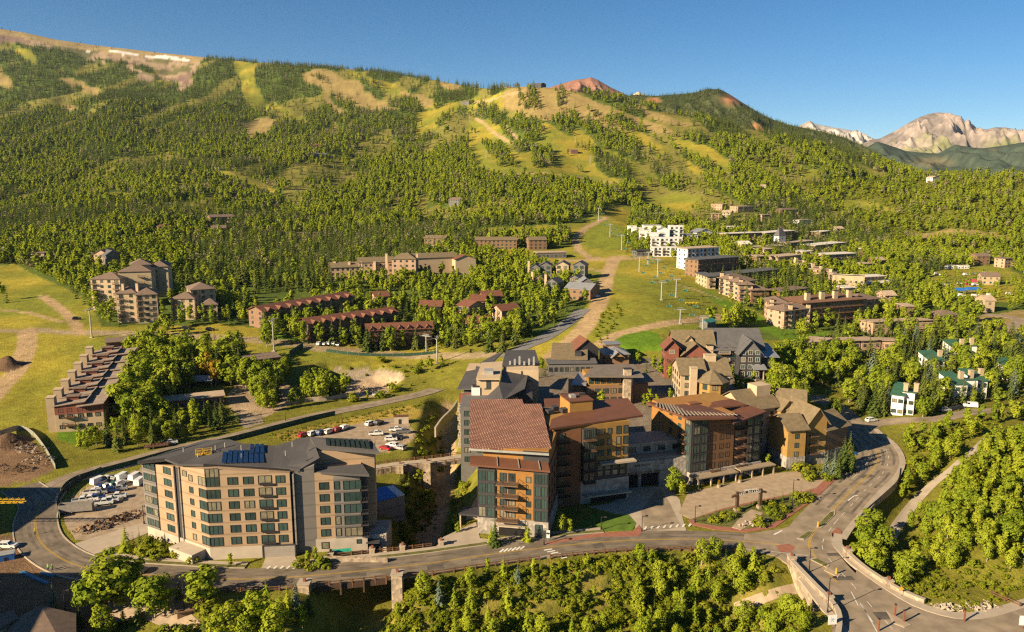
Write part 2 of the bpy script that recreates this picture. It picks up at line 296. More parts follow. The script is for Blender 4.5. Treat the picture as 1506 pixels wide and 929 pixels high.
# ------------------------------------------------------------------ what covers the ground, found by where it lies
PXg, PYg = proj(TX, TY, TZ)
jit = np.clip(TY/500, .5, 3)
QX = PXg+5*jit*fbm(TX/(TY*.03), TY/(TY*.03)+TX*.013, 3, 41); QY = PYg+2.4*jit*fbm(TX/(TY*.03)+7, TX*.017+TY*.021, 3, 43)
OPEN = {   # open ground without trees: polygon -> colour
 'meadow_left': ([(-350,392),(20,388),(70,412),(130,438),(150,480),(330,476),(400,485),(460,498),(640,510),(668,520),(640,535),(560,537),(440,530),(330,515),(180,512),(150,520),(92,600),(85,640),(40,648),(-350,660)], 'meadow'),
 'run_a': ([(308,247),(345,256),(412,280),(405,293),(370,284),(320,258)], 'meadow'),
 'run_b': ([(350,182),(392,169),(412,178),(395,200),(360,205)], 'tan'),
 'run_c': ([(72,110),(110,116),(152,138),(142,142),(100,126)], 'tan'),
 'run_c2': ([(80,150),(118,156),(112,163),(84,160)], 'tan'),
 'run_c3': ([(-20,108),(14,112),(18,128),(-20,132)], 'tan'),
 'alpine': ([(-350,0),(0,30),(100,50),(290,76),(302,84),(282,100),(272,126),(254,118),(205,97),(150,92),(100,76),(60,70),(30,62),(-350,45)], 'rock'),
 'scar': ([(250,113),(286,118),(280,131),(258,132)], 'rock'),
 'run_d': ([(348,90),(374,93),(374,120),(388,142),(402,166),(375,160),(354,130)], 'meadow'),
 'run_e': ([(445,106),(482,102),(522,120),(562,150),(584,162),(540,165),(500,142),(450,122)], 'tan'),
 'run_f': ([(505,101),(540,110),(600,135),(644,154),(625,159),(590,142),(540,123)], 'meadow'),
 'run_g': ([(470,130),(500,150),(520,170),(505,172),(480,150)], 'tan'),
 'run_g2': ([(582,133),(612,136),(640,152),(620,156)], 'tan'),
 'run_h': ([(608,168),(652,154),(690,149),(735,139),(775,128),(800,129),(792,150),(728,158),(700,163),(664,164),(645,175),(642,200),(606,206)], 'meadow'),
 'knob': ([(740,137),(775,126),(820,128),(852,138),(870,160),(862,184),(836,170),(800,178),(760,166),(735,152)], 'tan'),
 'run_i': ([(688,176),(726,171),(742,198),(762,226),(790,216),(801,200),(792,190),(806,180),(832,195),(852,206),(884,250),(925,270),(900,277),(830,268),(790,264),(740,266),(700,252),(688,215)], 'meadow'),
 'run_j': ([(842,188),(872,200),(884,220),(932,240),(974,262),(940,260),(890,242),(850,216)], 'meadow'),
 'run_k': ([(836,138),(852,140),(902,160),(962,180),(1002,196),(985,200),(930,181),(880,166)], 'tan'),
 'run_l': ([(925,152),(962,165),(1022,182),(1012,190),(950,172)], 'tan'),
 'run_m': ([(868,160),(910,178),(960,205),(950,210),(900,192),(870,175)], 'tan'),
 'run_n': ([(1040,215),(1075,240),(1070,262),(1048,250),(1030,225)], 'meadow'),
 'run_n2': ([(985,205),(1040,215),(1060,238),(1020,235),(985,216)], 'meadow'),
 'run_p': ([(640,118),(664,122),(690,134),(676,138),(650,128)], 'tan'), 'run_q': ([(400,150),(425,158),(452,178),(440,180),(410,164)], 'meadow'), 'run_r': ([(20,62),(36,72),(60,96),(48,98),(22,76)], 'meadow'), 'run_s': ([(470,112),(492,120),(548,158),(536,160),(480,128)], 'tan'), 'run_t': ([(906,182),(940,196),(985,222),(970,224),(920,200)], 'meadow'), 'run_u': ([(1000,232),(1040,250),(1085,272),(1070,276),(1020,256)], 'meadow'), 'run_v': ([(180,90),(200,104),(232,116),(222,120),(186,104)], 'rock'), 'run_w': ([(160,282),(190,286),(196,294),(165,292)], 'meadow'), 'run_x': ([(1230,292),(1290,298),(1330,310),(1300,314),(1240,302)], 'meadow'),
 'lower': ([(840,342),(888,318),(905,300),(928,306),(924,345),(930,368),(985,376),(1010,395),(1060,430),(1120,462),(1190,486),(1222,486),(1215,505),(1140,494),(1100,474),(1050,474),(970,500),(930,500),(905,510),(800,535),(740,528),(800,500),(855,465),(870,440),(870,420),(800,395),(780,388),(700,372),(620,372),(700,362),(800,365),(850,362)], 'meadow'),
 'run_o': ([(948,291),(1000,283),(1026,290),(1012,313),(960,313),(938,305)], 'meadow'),
 'strip': ([(688,339),(760,332),(850,327),(884,318),(862,342),(770,347),(700,347)], 'meadow'),
 'strip2': ([(1180,250),(1210,255),(1200,262),(1175,258)], 'meadow'),
 'scree': ([(1345,345),(1400,336),(1480,344),(1492,352),(1420,352),(1360,354)], 'tan'),
 'lot_v': ([(1352,402),(1400,395),(1470,388),(1506,410),(1506,444),(1440,446),(1388,440),(1358,420)], 'meadow'),
 'lot_w': ([(1430,466),(1512,455),(1512,495),(1456,492)], 'tan'),
 'lawn_a': ([(1028,428),(1046,430),(1120,466),(1190,488),(1222,486),(1210,506),(1150,500),(1100,474)], 'lawn'),
 'lawn_b': ([(908,494),(935,484),(965,488),(978,505),(975,516),(930,518),(905,510)], 'lawn'),
 'lawn_c': ([(400,487),(462,500),(455,510),(398,498)], 'lawn'),
 'lawn_d': ([(180,512),(150,522),(92,602),(84,645),(130,660),(120,600),(160,540)], 'lawn'),
 'lawn_e': ([(880,318),(925,335),(924,366),(868,366),(862,346)], 'brightg'),
 'lawn_f': ([(935,384),(990,380),(1030,420),(970,430),(935,400)], 'meadow'),
}
PATHS = [   # worn earth: (centre line, half width m, colour)
 ([(-60,486),(60,486),(110,490),(200,490),(300,494),(400,502),(470,512),(560,520),(640,522),(720,522)], 4.0, 'track'),
 ([(62,436),(90,455),(112,478),(118,492)], 2.6, 'dirt'),
 ([(40,486),(38,515),(25,545),(-30,600)], 4.0, 'dirt'),
 ([(-60,450),(40,458),(90,472)], 1.2, 'dirt'),
 ([(890,320),(862,335),(846,352),(850,368),(870,378),(905,382),(915,378)], 3.5, 'dirt'),
 ([(800,385),(850,382),(900,380),(960,378)], 6.0, 'dirt'),
 ([(905,378),(896,400),(888,425),(878,450),(860,480),(838,505),(815,525)], 5.0, 'dirt'),
 ([(895,400),(840,392),(790,396)], 2.5, 'dirt'),
 ([(1080,462),(1020,470),(960,480),(905,492),(885,505)], 3.6, 'dirt'),
 ([(1000,420),(1060,440)], 1.0, 'dirt'),
 ([(700,175),(735,200),(760,215)], 3.0, 'dirt'),
 ([(740,185),(775,215)], 3.0, 'dirt'),
 ([(700,262),(780,255),(860,262),(920,272)], 4.0, 'dirt'),
 ([(690,150),(730,145),(770,135)], 4.0, 'dirt'),
 ([(660,605),(658,650),(655,700),(642,745),(628,800)], 3.2, 'dirt'),
]
PALE = [(488,541),(560,543),(592,549),(594,560),(560,566),(520,560)]
SITE = [(-160,640),(40,640),(68,668),(82,690),(40,710),(-160,730)]
SITE2 = [(-160,770),(60,790),(150,850),(190,880),(120,960),(-160,960)]
LOTS = [[(130,790),(95,770),(92,742),(130,715),(205,690),(260,690),(260,770)], [(425,650),(470,635),(590,612),(612,640),(590,660),(540,668),(440,660)], [(330,590),(345,566),(420,562),(445,588),(392,612),(350,615)], [(442,572),(560,552),(594,558),(562,582),(470,588)]]
CC = dict(forest=(.085,.115,.020), meadow=(.28,.225,.030), tan=(.25,.185,.07), rock=(.30,.215,.135), lawn=(.10,.175,.014), dirt=(.36,.245,.135), track=(.30,.225,.135), brush=(.16,.15,.022), brightg=(.17,.185,.024))
TC = np.zeros((NR, NC, 3)); TC[:] = CC['forest']
br = fbm(TX/60, TY/60, 3, 51)
openm = np.zeros((NR, NC), bool)
near = (PYg > 500) | (TY < 330)
TC[near] = CC['brush']
rightscrub = inpoly(QX, QY, [(1180,270),(1330,262),(1900,240),(1900,400),(1340,360),(1250,330)])
TC[rightscrub] = (.12,.125,.02)
for nme, (pl, c) in OPEN.items():
    i_ = inpoly(QX, QY, pl) & (sv[:, None] > 3.2); openm |= i_
    cc = np.array(CC[c])
    if c == 'meadow':
        mixn = sstep(br*1.6+.62)[..., None]; v = np.array((.17,.175,.024))*mixn+cc*(1-mixn)
        TC = np.where(i_[..., None], v, TC)
    else: TC = np.where(i_[..., None], cc, TC)
gl = fbm(TX/70, TY/420+TX/500, 3, 111)
glade = (gl > .24) & (TY > 950) & ~openm & ~rightscrub
TC = np.where(glade[..., None], np.array((.17,.155,.035)), TC)
# alpine bands of scrub, red earth and snow
alp = inpoly(QX, QY, OPEN['alpine'][0])
n1 = fbm(TX/120, TY/160, 4, 61)
TC = np.where((alp & (n1 > .12))[..., None], np.array((.13,.12,.05)), TC); TC = np.where((alp & (n1 < -.2))[..., None], np.array((.20,.13,.10)), TC)
TC = np.where((alp & (PYg < sk[None, :]+9))[..., None], np.array((.30,.22,.10)), TC)
for pl in ([(160,74),(190,76),(208,82),(200,83),(165,77)], [(213,82),(240,81),(262,84),(280,88),(276,90),(245,85),(216,85)], [(126,73),(140,78),(136,80),(124,76)]):
    TC = np.where(inpoly(PXg+2*fbm(TX/20, TY/20, 3, 3), PYg+1.5*fbm(TX/15, TY/15, 3, 4), pl)[..., None], np.array((.62,.58,.52)), TC)
PATHMASK = np.zeros((NR, NC), bool)
def px_world(pts):                             # pixels to ground, by marching each column of the sheet
    out = []
    for p in pts:
        ci = np.abs(PXg-p[0])+((np.abs(PYg-p[1])*3))
        vis = ci+np.where(sv[:, None] > 15.2, 1e6, 0)
        k = np.unravel_index(np.argmin(vis), vis.shape); out.append((TX[k], TY[k]))
    return out
for pts, hw, c in PATHS:
    wl = px_world(pts); d_ = sdist(TX, TY, wl, False)+.9*fbm(TX/6, TY/6, 3, 71)
    a = sstep((hw+1.2-d_)/1.6)[..., None]*.92; TC = TC*(1-a)+np.array(CC[c])*a; openm |= d_ < hw+2; PATHMASK |= d_ < hw+2
i_ = inpoly(QX, QY, PALE); TC = np.where(i_[..., None], np.array((.27,.215,.155)), TC)
for pl in (SITE, SITE2): TC = np.where(inpoly(QX, QY, pl)[..., None], np.array((.17,.105,.06)), TC)
for pl in LOTS: TC = np.where(inpoly(QX, QY, pl)[..., None], np.array((.36,.26,.165)), TC)
for mo, r in ((MOUND[1], 8), (MOUND[0], 9)): TC = np.where((np.hypot(TX-mo.x, TY-mo.y) < r)[..., None], np.array((.13,.08,.05)), TC)
i_ = inpoly(TX, TY, RAV) & ~PATHMASK
m_ = sstep(fbm(TX/10, TY/10, 3, 77)*1.5+.5)[..., None]
TC = np.where(i_[..., None], np.array((.10,.105,.016))*m_+np.array((.23,.19,.04))*(1-m_), TC)
TC = np.where(inpoly(TX, TY, PLAZA)[..., None], np.array((.17,.135,.10)), TC)  # plaza paving colour darkened to hold the shadows lying on it
GRASSB = inpoly(QX, QY, [(400,640),(470,625),(600,596),(640,612),(560,618),(470,640),(430,655)]); TC = np.where(GRASSB[..., None], np.array((.30,.215,.045)), TC)
TC = TC*(1+.30*fbm(TX/7, TY/7, 3, 81)+.25*fbm(TX/40, TY/40, 3, 83))[..., None]
TC = np.clip(TC, .004, .9)

m, t = new_mat('ground_cover'); N, L = t.nodes, t.links
o = N.new('ShaderNodeOutputMaterial'); b = N.new('ShaderNodeBsdfPrincipled'); L.new(b.outputs[0], o.inputs[0]); b.inputs['Roughness'].default_value = 1; b.inputs['Specular IOR Level'].default_value = .05
at = N.new('ShaderNodeAttribute'); at.attribute_name = 'cover'; tc = N.new('ShaderNodeTexCoord')
vals = []
for sc, lo, hi_ in ((.35, .72, 1.28), (1.6, .70, 1.30)):
    n = N.new('ShaderNodeTexNoise'); n.inputs['Scale'].default_value = sc; n.inputs['Detail'].default_value = 8; n.inputs['Roughness'].default_value = .65; L.new(tc.outputs['Object'], n.inputs['Vector'])
    r = N.new('ShaderNodeMapRange'); r.inputs[1].default_value = .3; r.inputs[2].default_value = .7; r.inputs[3].default_value = lo; r.inputs[4].default_value = hi_; L.new(n.outputs[0], r.inputs[0]); vals.append(r.outputs[0])
pm = N.new('ShaderNodeMath'); pm.operation = 'MULTIPLY'; L.new(vals[0], pm.inputs[0]); L.new(vals[1], pm.inputs[1])
vm = N.new('ShaderNodeVectorMath'); vm.operation = 'SCALE'; L.new(at.outputs['Color'], vm.inputs[0]); L.new(pm.outputs[0], vm.inputs['Scale']); L.new(vm.outputs[0], b.inputs['Base Color'])
bp = N.new('ShaderNodeBump'); bp.inputs['Strength'].default_value = .8; bp.inputs['Distance'].default_value = .5; L.new(n.outputs[0], bp.inputs['Height']); L.new(bp.outputs[0], b.inputs['Normal'])
TV = np.stack([TX, TY, TZ], -1)
me, TQ = grid_mesh('terrain', TV, NR, NC, [m])
ca = me.color_attributes.new('cover', 'FLOAT_COLOR', 'POINT')
ca.data.foreach_set('color', np.concatenate([TC, np.ones((NR, NC, 1))], -1).reshape(-1).astype(np.float32))
tag(link('terrain', me), kind='structure')
BVH = BVHTree.FromPolygons(TV.reshape(-1, 3).tolist(), TQ.tolist())
def zt(x, y):
    h = BVH.ray_cast(Vector((x, y, 3000)), Vector((0, 0, -1))); return h[0].z if h[0] else 0.0
def P(px, py):                                 # ground seen at a pixel
    d = Vector(((px-753)/F_PX, CP+(464.5-py)/F_PX*SP, -SP+(464.5-py)/F_PX*CP)).normalized()
    h = BVH.ray_cast(Vector((0, 0, HC)), d)
    return h[0].copy() if h[0] else W(px, max(py, 300), 0)
# a wide valley floor round everything
mb = MB(); mb.face([(-9500, -3000, -70), (9500, -3000, -70), (9500, 10500, -70), (-9500, 10500, -70)])
tag(mb.obj('valley_floor', mat('valley_floor', (.08,.09,.03), 1, .3, .002)), kind='structure')

# ------------------------------------------------------------------ far mountains
def cmat(name):
    m, t = new_mat(name); N, L = t.nodes, t.links
    o = N.new('ShaderNodeOutputMaterial'); b = N.new('ShaderNodeBsdfPrincipled'); L.new(b.outputs[0], o.inputs[0]); b.inputs['Roughness'].default_value = 1; b.inputs['Specular IOR Level'].default_value = 0
    at = N.new('ShaderNodeAttribute'); at.attribute_name = 'cover'; tc = N.new('ShaderNodeTexCoord')
    n = N.new('ShaderNodeTexNoise'); n.inputs['Scale'].default_value = .02; n.inputs['Detail'].default_value = 8; L.new(tc.outputs['Object'], n.inputs['Vector'])
    r = N.new('ShaderNodeMapRange'); r.inputs[1].default_value = .3; r.inputs[2].default_value = .7; r.inputs[3].default_value = .7; r.inputs[4].default_value = 1.3; L.new(n.outputs[0], r.inputs[0])
    vm = N.new('ShaderNodeVectorMath'); vm.operation = 'SCALE'; L.new(at.outputs['Color'], vm.inputs[0]); L.new(r.outputs[0], vm.inputs['Scale']); L.new(vm.outputs[0], b.inputs['Base Color'])
    return m
CM = cmat('far_cover'); MTN = {}
def mountain(name, prof, Yc, dep, pyb, colf, amp=.05, wl=.10, seed=1, n=(90, 170)):
    nr, nc = n; pxs = np.linspace(prof[0][0], prof[-1][0], nc)
    pys = np.interp(pxs, [p[0] for p in prof], [p[1] for p in prof])+.5*fbm(pxs/6, pxs*0+seed, 3, seed)
    r = np.concatenate([[-.5, -.2], np.linspace(0, 1, nr-2)])[:, None]
    a = ((pxs-753)/1168.0)[None, :]
    X = a*(Yc-r*dep*.6); Y = Yc-r*dep+0*X
    zc = np.array([zat(Yc, p) for p in pys])[None, :]; zb = zat(Yc-dep, pyb)
    prf = np.where(r >= 0, (1-np.clip(r, 0, 1))**1.25, 1-np.abs(r)*1.5)
    Z = zb+(zc-zb)*prf
    H = (zc-zb).max(); s = wl*Yc
    rg = 1-np.abs(fbm(X/s, Y/(s*2.2)+X/(s*3), 5, seed))*2.2
    rg2 = fbm(X/(s*.3), Y/(s*.5), 4, seed+5)
    Z = Z+np.where(r > 0, 1, 0)*sstep(r*6)*(amp*Yc*(rg-.75)+amp*.38*Yc*rg2)*np.clip(1.05-r, 0, 1)
    nz = fbm(X/(s*.7), Y/(s*.7), 4, seed+9)
    PX_, PY_ = proj(X, Y, Z)
    C = colf(np.broadcast_to(r, X.shape), nz, rg, PX_, PY_)
    MTN[name] = (X, Y, Z, PX_, PY_, nz)
    me, _ = grid_mesh(name, np.stack([X, Y, Z], -1), nr, nc, [CM])
    ca = me.color_attributes.new('cover', 'FLOAT_COLOR', 'POINT')
    ca.data.foreach_set('color', np.concatenate([C, np.ones((*X.shape, 1))], -1).reshape(-1).astype(np.float32))
    return tag(link(name, me), kind='structure')
def blend(a, b, w): return np.array(a)*(1-w[..., None])+np.array(b)*w[..., None]
mountain('red_mountain', [(740,150),(800,131),(830,121),(845,117),(857,116),(866,113.5),(876,117),(895,128),(920,140),(950,150),(985,160)], 5200, 1500, 210,
   lambda r, nz, rg, x, y: blend((.23,.115,.08), (.15,.13,.055), sstep(r*2.4-.4+nz*1.2)), .022, .03, 4)
mountain('tan_mountain', [(690,140),(725,130),(750,127),(770,131),(800,140)], 4600, 900, 200, lambda r, nz, rg, x, y: blend((.36,.22,.12), (.22,.17,.07), sstep(r*2+nz)), .01, .03, 14)
mountain('pale_knob', [(905,150),(925,141),(935,134.5),(945,139),(970,150)], 6200, 900, 200, lambda r, nz, rg, x, y: blend((.5,.40,.24), (.42,.33,.2), sstep(r+nz)), .01, .03, 24)
mountain('forested_mountain', [(860,160),(900,145),(930,139),(960,141),(1000,138),(1020,135),(1032,131),(1050,130.5),(1058,133),(1070,140),(1090,153),(1110,165),(1130,175),(1150,182),(1180,188),(1210,195),(1240,203),(1275,220),(1310,240),(1345,258),(1380,275)], 3400, 1300, 300,
   lambda r, nz, rg, x, y: blend(blend((.060,.068,.026), (.25,.11,.06), sstep(1-np.hypot((x-1074)/38, (y-147)/17)*1.2+nz*.7)+0*r), (.26,.13,.055), np.clip(sstep(nz*4-1.3)*sstep(1.6-r*3), 0, 1)), .020, .05, 6, (110, 260))
mountain('pale_spire', [(1150,200),(1165,189),(1176,182),(1185,177),(1192,181),(1204,184),(1220,187),(1245,191),(1265,197),(1285,205),(1320,225)], 8000, 1800, 260,
   lambda r, nz, rg, x, y: blend((.36,.33,.30), (.24,.21,.19), sstep(nz*2+.3)), .030, .03, 7)
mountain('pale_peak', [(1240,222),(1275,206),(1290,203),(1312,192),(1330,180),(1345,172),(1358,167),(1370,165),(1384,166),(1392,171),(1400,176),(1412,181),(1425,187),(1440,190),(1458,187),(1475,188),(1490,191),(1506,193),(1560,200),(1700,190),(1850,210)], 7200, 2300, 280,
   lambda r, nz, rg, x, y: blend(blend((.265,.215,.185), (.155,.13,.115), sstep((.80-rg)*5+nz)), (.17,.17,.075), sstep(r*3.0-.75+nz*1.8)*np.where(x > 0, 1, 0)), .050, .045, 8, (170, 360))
mountain('dark_foothill', [(1225,235),(1262,222),(1285,208),(1300,212),(1330,222),(1352,224),(1375,226),(1400,212),(1420,216),(1440,218),(1470,214),(1506,208),(1560,206),(1700,200),(1850,205)], 4300, 1900, 300,
   lambda r, nz, rg, x, y: blend((.052,.070,.050), (.14,.11,.06), np.clip(sstep(nz*3-1.0)+sstep(1.15-np.hypot((x-1370)/42, (y-238)/10))*.6, 0, 1)), .022, .05, 9, (100, 200))
# ------------------------------------------------------------------ roads, walks, lots
ASPH = mat('asphalt', (.205,.165,.122), .92, .26, .22, spec=.15, bump=.1)
ASPH2 = mat('worn_asphalt', (.30,.235,.165), .92, .22, .25, spec=.15, bump=.1)
CONC = mat('concrete', (.44,.36,.27), .9, .10, .3)
PAVER = mat('tan_paver', (.40,.30,.20), .9, .14, .5)
REDP = mat('red_paver', (.33,.13,.085), .9, .12, .8)
YEL = mat('yellow_paint', (.55,.34,.04), .8, .15, 1); WHI = mat('white_paint', (.72,.68,.60), .8, .15, 1)
GRAV = mat('gravel', (.36,.27,.18), 1, .2, .4, bump=.3)
GRASS = mat('lawn_grass', (.10,.17,.015), 1, .25, .5, bump=.4); PLANTG = mat('planting_bed', (.13,.13,.03), 1, .35, .6, bump=.6)
STONE = stone_mat('rubble_stone', (.20,.155,.11), (.42,.32,.22), .9); STONEG = stone_mat('grey_stone', (.17,.15,.13), (.36,.31,.26), .9)
WOODD = mat('dark_timber', (.085,.048,.028), .85, .2, 1.5); WOODM = mat('brown_timber', (.17,.085,.04), .8, .2, 1.5)
STEEL = mat('galvanised_steel', (.55,.54,.50), .45, .08, 1, metallic=.5); DKMET = mat('dark_metal', (.045,.042,.042), .5, .1, 1, metallic=.3)
def smooth(pts, step=2.5):                     # Catmull-Rom through 3D points
    p = [Vector(a) for a in pts]; p = [p[0]*2-p[1]]+p+[p[-1]*2-p[-2]]; out = []
    for i in range(1, len(p)-2):
        n = max(2, int((p[i+1]-p[i]).length/step))
        for k in range(n):
            t = k/n; out.append(.5*((2*p[i])+(p[i+1]-p[i-1])*t+(2*p[i-1]-5*p[i]+4*p[i+1]-p[i+2])*t*t+(3*p[i]-p[i-1]-3*p[i+1]+p[i+2])*t**3))
    return out+[p[-2]]
def track(px, z=0.0):                          # z None: on the ground
    if z is None: return smooth([P(*p) for p in px])
    return smooth([W(p[0], p[1], p[2] if len(p) > 2 else z) for p in px])
def normals(c):
    out = []
    for i in range(len(c)):
        d = c[min(i+1, len(c)-1)]-c[max(i-1, 0)]; d.z = 0; d.normalize(); out.append(Vector((d.y, -d.x, 0)))
    return out                                  # to the right of travel
def ribbon(name, c, a, b, h, m, drape=False, thick=.5, kind='structure', parent=None):   # between offsets a..b to the right, top at h
    nn = normals(c); mb = MB(); k = 4 if drape else 1; rows = []
    for i, p in enumerate(c):
        r = []
        aa = a(i/(len(c)-1)) if callable(a) else a; bb = b(i/(len(c)-1)) if callable(b) else b
        for j in range(k+1):
            q = p+nn[i]*(aa+(bb-aa)*j/k)
            q.z = (zt(q.x, q.y) if drape else p.z)+h; r.append(q)
        rows.append([r[0]-Vector((0, 0, thick))]+r+[r[-1]-Vector((0, 0, thick))])
    for r, s in zip(rows, rows[1:]):
        for j in range(len(r)-1): mb.face([r[j], r[j+1], s[j+1], s[j]])
    o = mb.obj(name, m, parent)
    if kind: o['kind'] = kind
    return o
def sheet(name, px, h, m, z=0.0, thick=.4):
    pts = [W(p[0], p[1], z) for p in px]
    A = sum(pts[i].x*pts[i-1].y-pts[i-1].x*pts[i].y for i in range(len(pts)))
    if A > 0: pts.reverse()
    mb = MB(); mb.prism([(p.x, p.y) for p in pts], z+h-thick, z+h); return tag(mb.obj(name, m), kind='structure')
def dashes(name, c, off, w, h, m, on=None, gap=0, i0=0, i1=None):
    nn = normals(c); mb = MB(); i1 = len(c) if i1 is None else i1; s = 0
    for i in range(i0, i1-1):
        L_ = (c[i+1]-c[i]).length
        if on is None or (s % (on+gap)) < on:
            p, q = c[i], c[i+1]; u, v = nn[i], nn[i+1]; z = Vector((0, 0, h))
            mb.face([p+u*(off-w/2)+z, p+u*(off+w/2)+z, q+v*(off+w/2)+z, q+v*(off-w/2)+z])
        s += L_
    return tag(mb.obj(name, m), kind='structure')
R1 = track([(30,716),(58,738),(52,768),(62,800),(105,829),(170,842),(250,848),(330,852),(400,851),(470,846),(550,838),(630,829),(720,816),(800,806),(880,798),(960,794),(1040,794),(1110,798),(1185,806)])
R0 = track([(56,742),(80,714),(120,697),(180,681),(250,662),(330,645),(400,627),(460,612),(520,600),(580,588),(630,576),(665,562),(690,548),(720,533)], 0)
R2 = track([(1330,985),(1290,925),(1262,894),(1232,858),(1205,828),(1190,800),(1205,772),(1230,745),(1258,716),(1282,694),(1292,673),(1284,653),(1268,640),(1258,630)])

HB = .14
ribbon('road', R1, -5.2, 5.2, HB, ASPH); ribbon('road', R0, -3.6, 3.6, HB+.004, ASPH2); ribbon('road', R2, -6.6, 6.6, HB+.008, ASPH2)
sheet('road', [(1222,905),(1240,880),(1256,850),(1262,833),(1285,852),(1310,869),(1345,890),(1385,904),(1420,909),(1460,904),(1506,890),(1600,862),(1700,1000),(1600,1150),(1230,1150),(1226,960)], HB+.012, ASPH2)
sheet('road_junction', [(1095,786),(1150,778),(1215,757),(1245,775),(1225,800),(1240,840),(1175,840),(1140,818),(1090,808)], HB+.016, ASPH2)
dashes('centre_line', R1, -.15, .13, HB+.02, YEL, i0=6); dashes('centre_line', R1, .15, .13, HB+.02, YEL, i0=6)
dashes('centre_line', R2, -.2, .18, HB+.03, YEL, i0=12, i1=len(R2)-8); dashes('centre_line', R2, .2, .18, HB+.03, YEL, i0=12, i1=len(R2)-8)
dashes('lane_line', R2, 3.2, .15, HB+.03, WHI, 3, 4); dashes('lane_line', R2, -3.0, .14, HB+.03, WHI, 5, 3, i0=40)
dashes('centre_line', R0, 0, .2, HB+.02, mat('tar_seam', (.17,.13,.09), .9)); dashes('edge_line', R1, 4.5, .12, HB+.02, WHI, i0=60)
WEAR = mat('tyre_wear', (.165,.132,.098), .9, .3, .3); PATCH = mat('asphalt_patch', (.11,.092,.075), .92, .2, .4)
for k, o_ in enumerate((-3.6, -1.6, 1.6, 3.5)): dashes('tyre_track', R1, o_, .75, HB+.010+.0005*k, WEAR, 23, 3+k)
for k, o_ in enumerate((-5.0, -1.6, 1.7, 4.9)): dashes('tyre_track', R2, o_, .8, HB+.0215+.0005*k, WEAR, 17, 4+k, i0=30)
for px_, py_, w_, l_ in ((640,833,2.2,4),(520,845,1.6,6),(880,802,2.4,3),(1240,850,2.0,5),(1275,700,2.2,5),(760,815,.6,1.0),(450,843,.7,.9),(1010,800,.6,1),(1300,905,3,4),(300,856,2.2,5),(1225,815,1.6,3)):
    p = W(px_, py_, HB+.028); mb = MB(); mb.face([(-l_/2, -w_/2, 0), (l_/2, -w_/2, 0), (l_/2, w_/2, 0), (-l_/2, w_/2, 0)]); tag(mb.obj('road_patch', PATCH, None, p, random.uniform(0, .6)), kind='structure')
# kerbs and pavements
def idx_near(c, px, py, z=0):
    w = W(px, py, z); return min(range(len(c)), key=lambda i: (c[i]-w).length)
K1, K2, K3 = idx_near(R1, 372, 851), idx_near(R1, 455, 848), idx_near(R1, 905, 797)
for a_, b_ in ((0, K1), (K2, K3)):
    ribbon('kerb', R1[a_:b_], -5.55, -5.2, HB+.13, CONC); ribbon('pavement', R1[max(a_, 26):b_], -8.4, -6.9, HB+.13, CONC); ribbon('verge', R1[max(a_, 26):b_], -6.9, -5.55, HB+.10, PLANTG)
ribbon('kerb', R1[:idx_near(R1, 1110, 798)], 5.2, 5.5, HB+.13, CONC)
ribbon('kerb', R0, 3.6, 3.9, HB+.12, CONC); ribbon('pavement', R0[:28], 3.9, 5.6, HB+.12, CONC)
J1, J2 = idx_near(R2, 1215, 840), idx_near(R2, 1222, 754)
ribbon('kerb', R2[J2-6:], 6.6, 6.95, HB+.13, CONC); ribbon('pavement', R2[J2-6:], 6.95, 8.4, HB+.13, CONC)
ribbon('kerb', R2[:J1], -6.95, -6.6, HB+.13, CONC); ribbon('pavement', R2[:J1], -8.6, -6.95, HB+.13, CONC)
ribbon('pavement', R2[J2+4:idx_near(R2, 1276, 700)], -9.2, -6.6, HB+.13, REDP)
PV = track([(1232,786),(1231,800),(1240,812),(1258,830),(1285,850),(1310,867),(1345,888),(1385,902),(1420,907),(1460,902),(1506,888),(1570,868)])
ribbon('pavement', PV, -1.3, 1.0, HB+.15, CONC); ribbon('kerb', PV, 1.0, 1.35, HB+.145, CONC)
sheet('red_walk', [(1222,785),(1231,777),(1238,782),(1236,800),(1229,803)], HB+.145, REDP)
sheet('red_crossing', [(1141,803),(1160,800),(1170,805),(1164,812),(1148,813)], HB+.024, REDP)
# paved courts and drives
sheet('plaza_court', [(1012,724),(1060,714),(1130,697),(1186,692),(1213,703),(1218,714),(1180,724),(1110,738),(1060,750),(1020,765),(998,755)], .10, PAVER)
sheet('court_kerb', [(1012,765),(1062,748),(1110,737),(1180,723),(1217,713),(1226,716),(1175,750),(1140,776),(1100,783),(1050,779),(1018,772)], .12, REDP)
sheet('planting_bed', [(1018,764),(1064,750),(1108,740),(1176,726),(1212,718),(1212,722),(1165,752),(1134,772),(1100,778),(1055,774),(1025,770)], .20, PLANTG)
sheet('garden_path', [(1092,758),(1105,750),(1122,755),(1112,768),(1090,780),(1076,776)], .24, PAVER)
sheet('garage_drive', [(898,740),(922,718),(980,714),(1000,735),(1004,762),(1010,782),(955,789),(935,776),(930,762),(865,745)], .09, CONC)
sheet('drive_lane', [(942,752),(965,723),(972,720),(985,740),(1002,775),(950,783)], .10, ASPH2)
sheet('lawn', [(830,790),(870,756),(925,757),(936,770),(930,780),(880,781),(838,794)], .12, GRASS)
sheet('red_walk', [(800,799),(830,793),(880,784),(932,781),(940,772),(945,782),(938,789),(880,790),(830,797),(806,802)], .16, REDP)
sheet('forecourt', [(652,790),(700,768),(706,792),(800,801),(805,806),(730,818),(700,812),(655,817),(640,806)], .12, CONC)
sheet('garage_drive', [(392,818),(433,817),(445,838),(380,846)], .12, CONC)
sheet('gravel_lot', [(96,770),(92,745),(130,718),(200,694),(212,690),(216,770),(140,794),(112,794)], .08, GRAV)
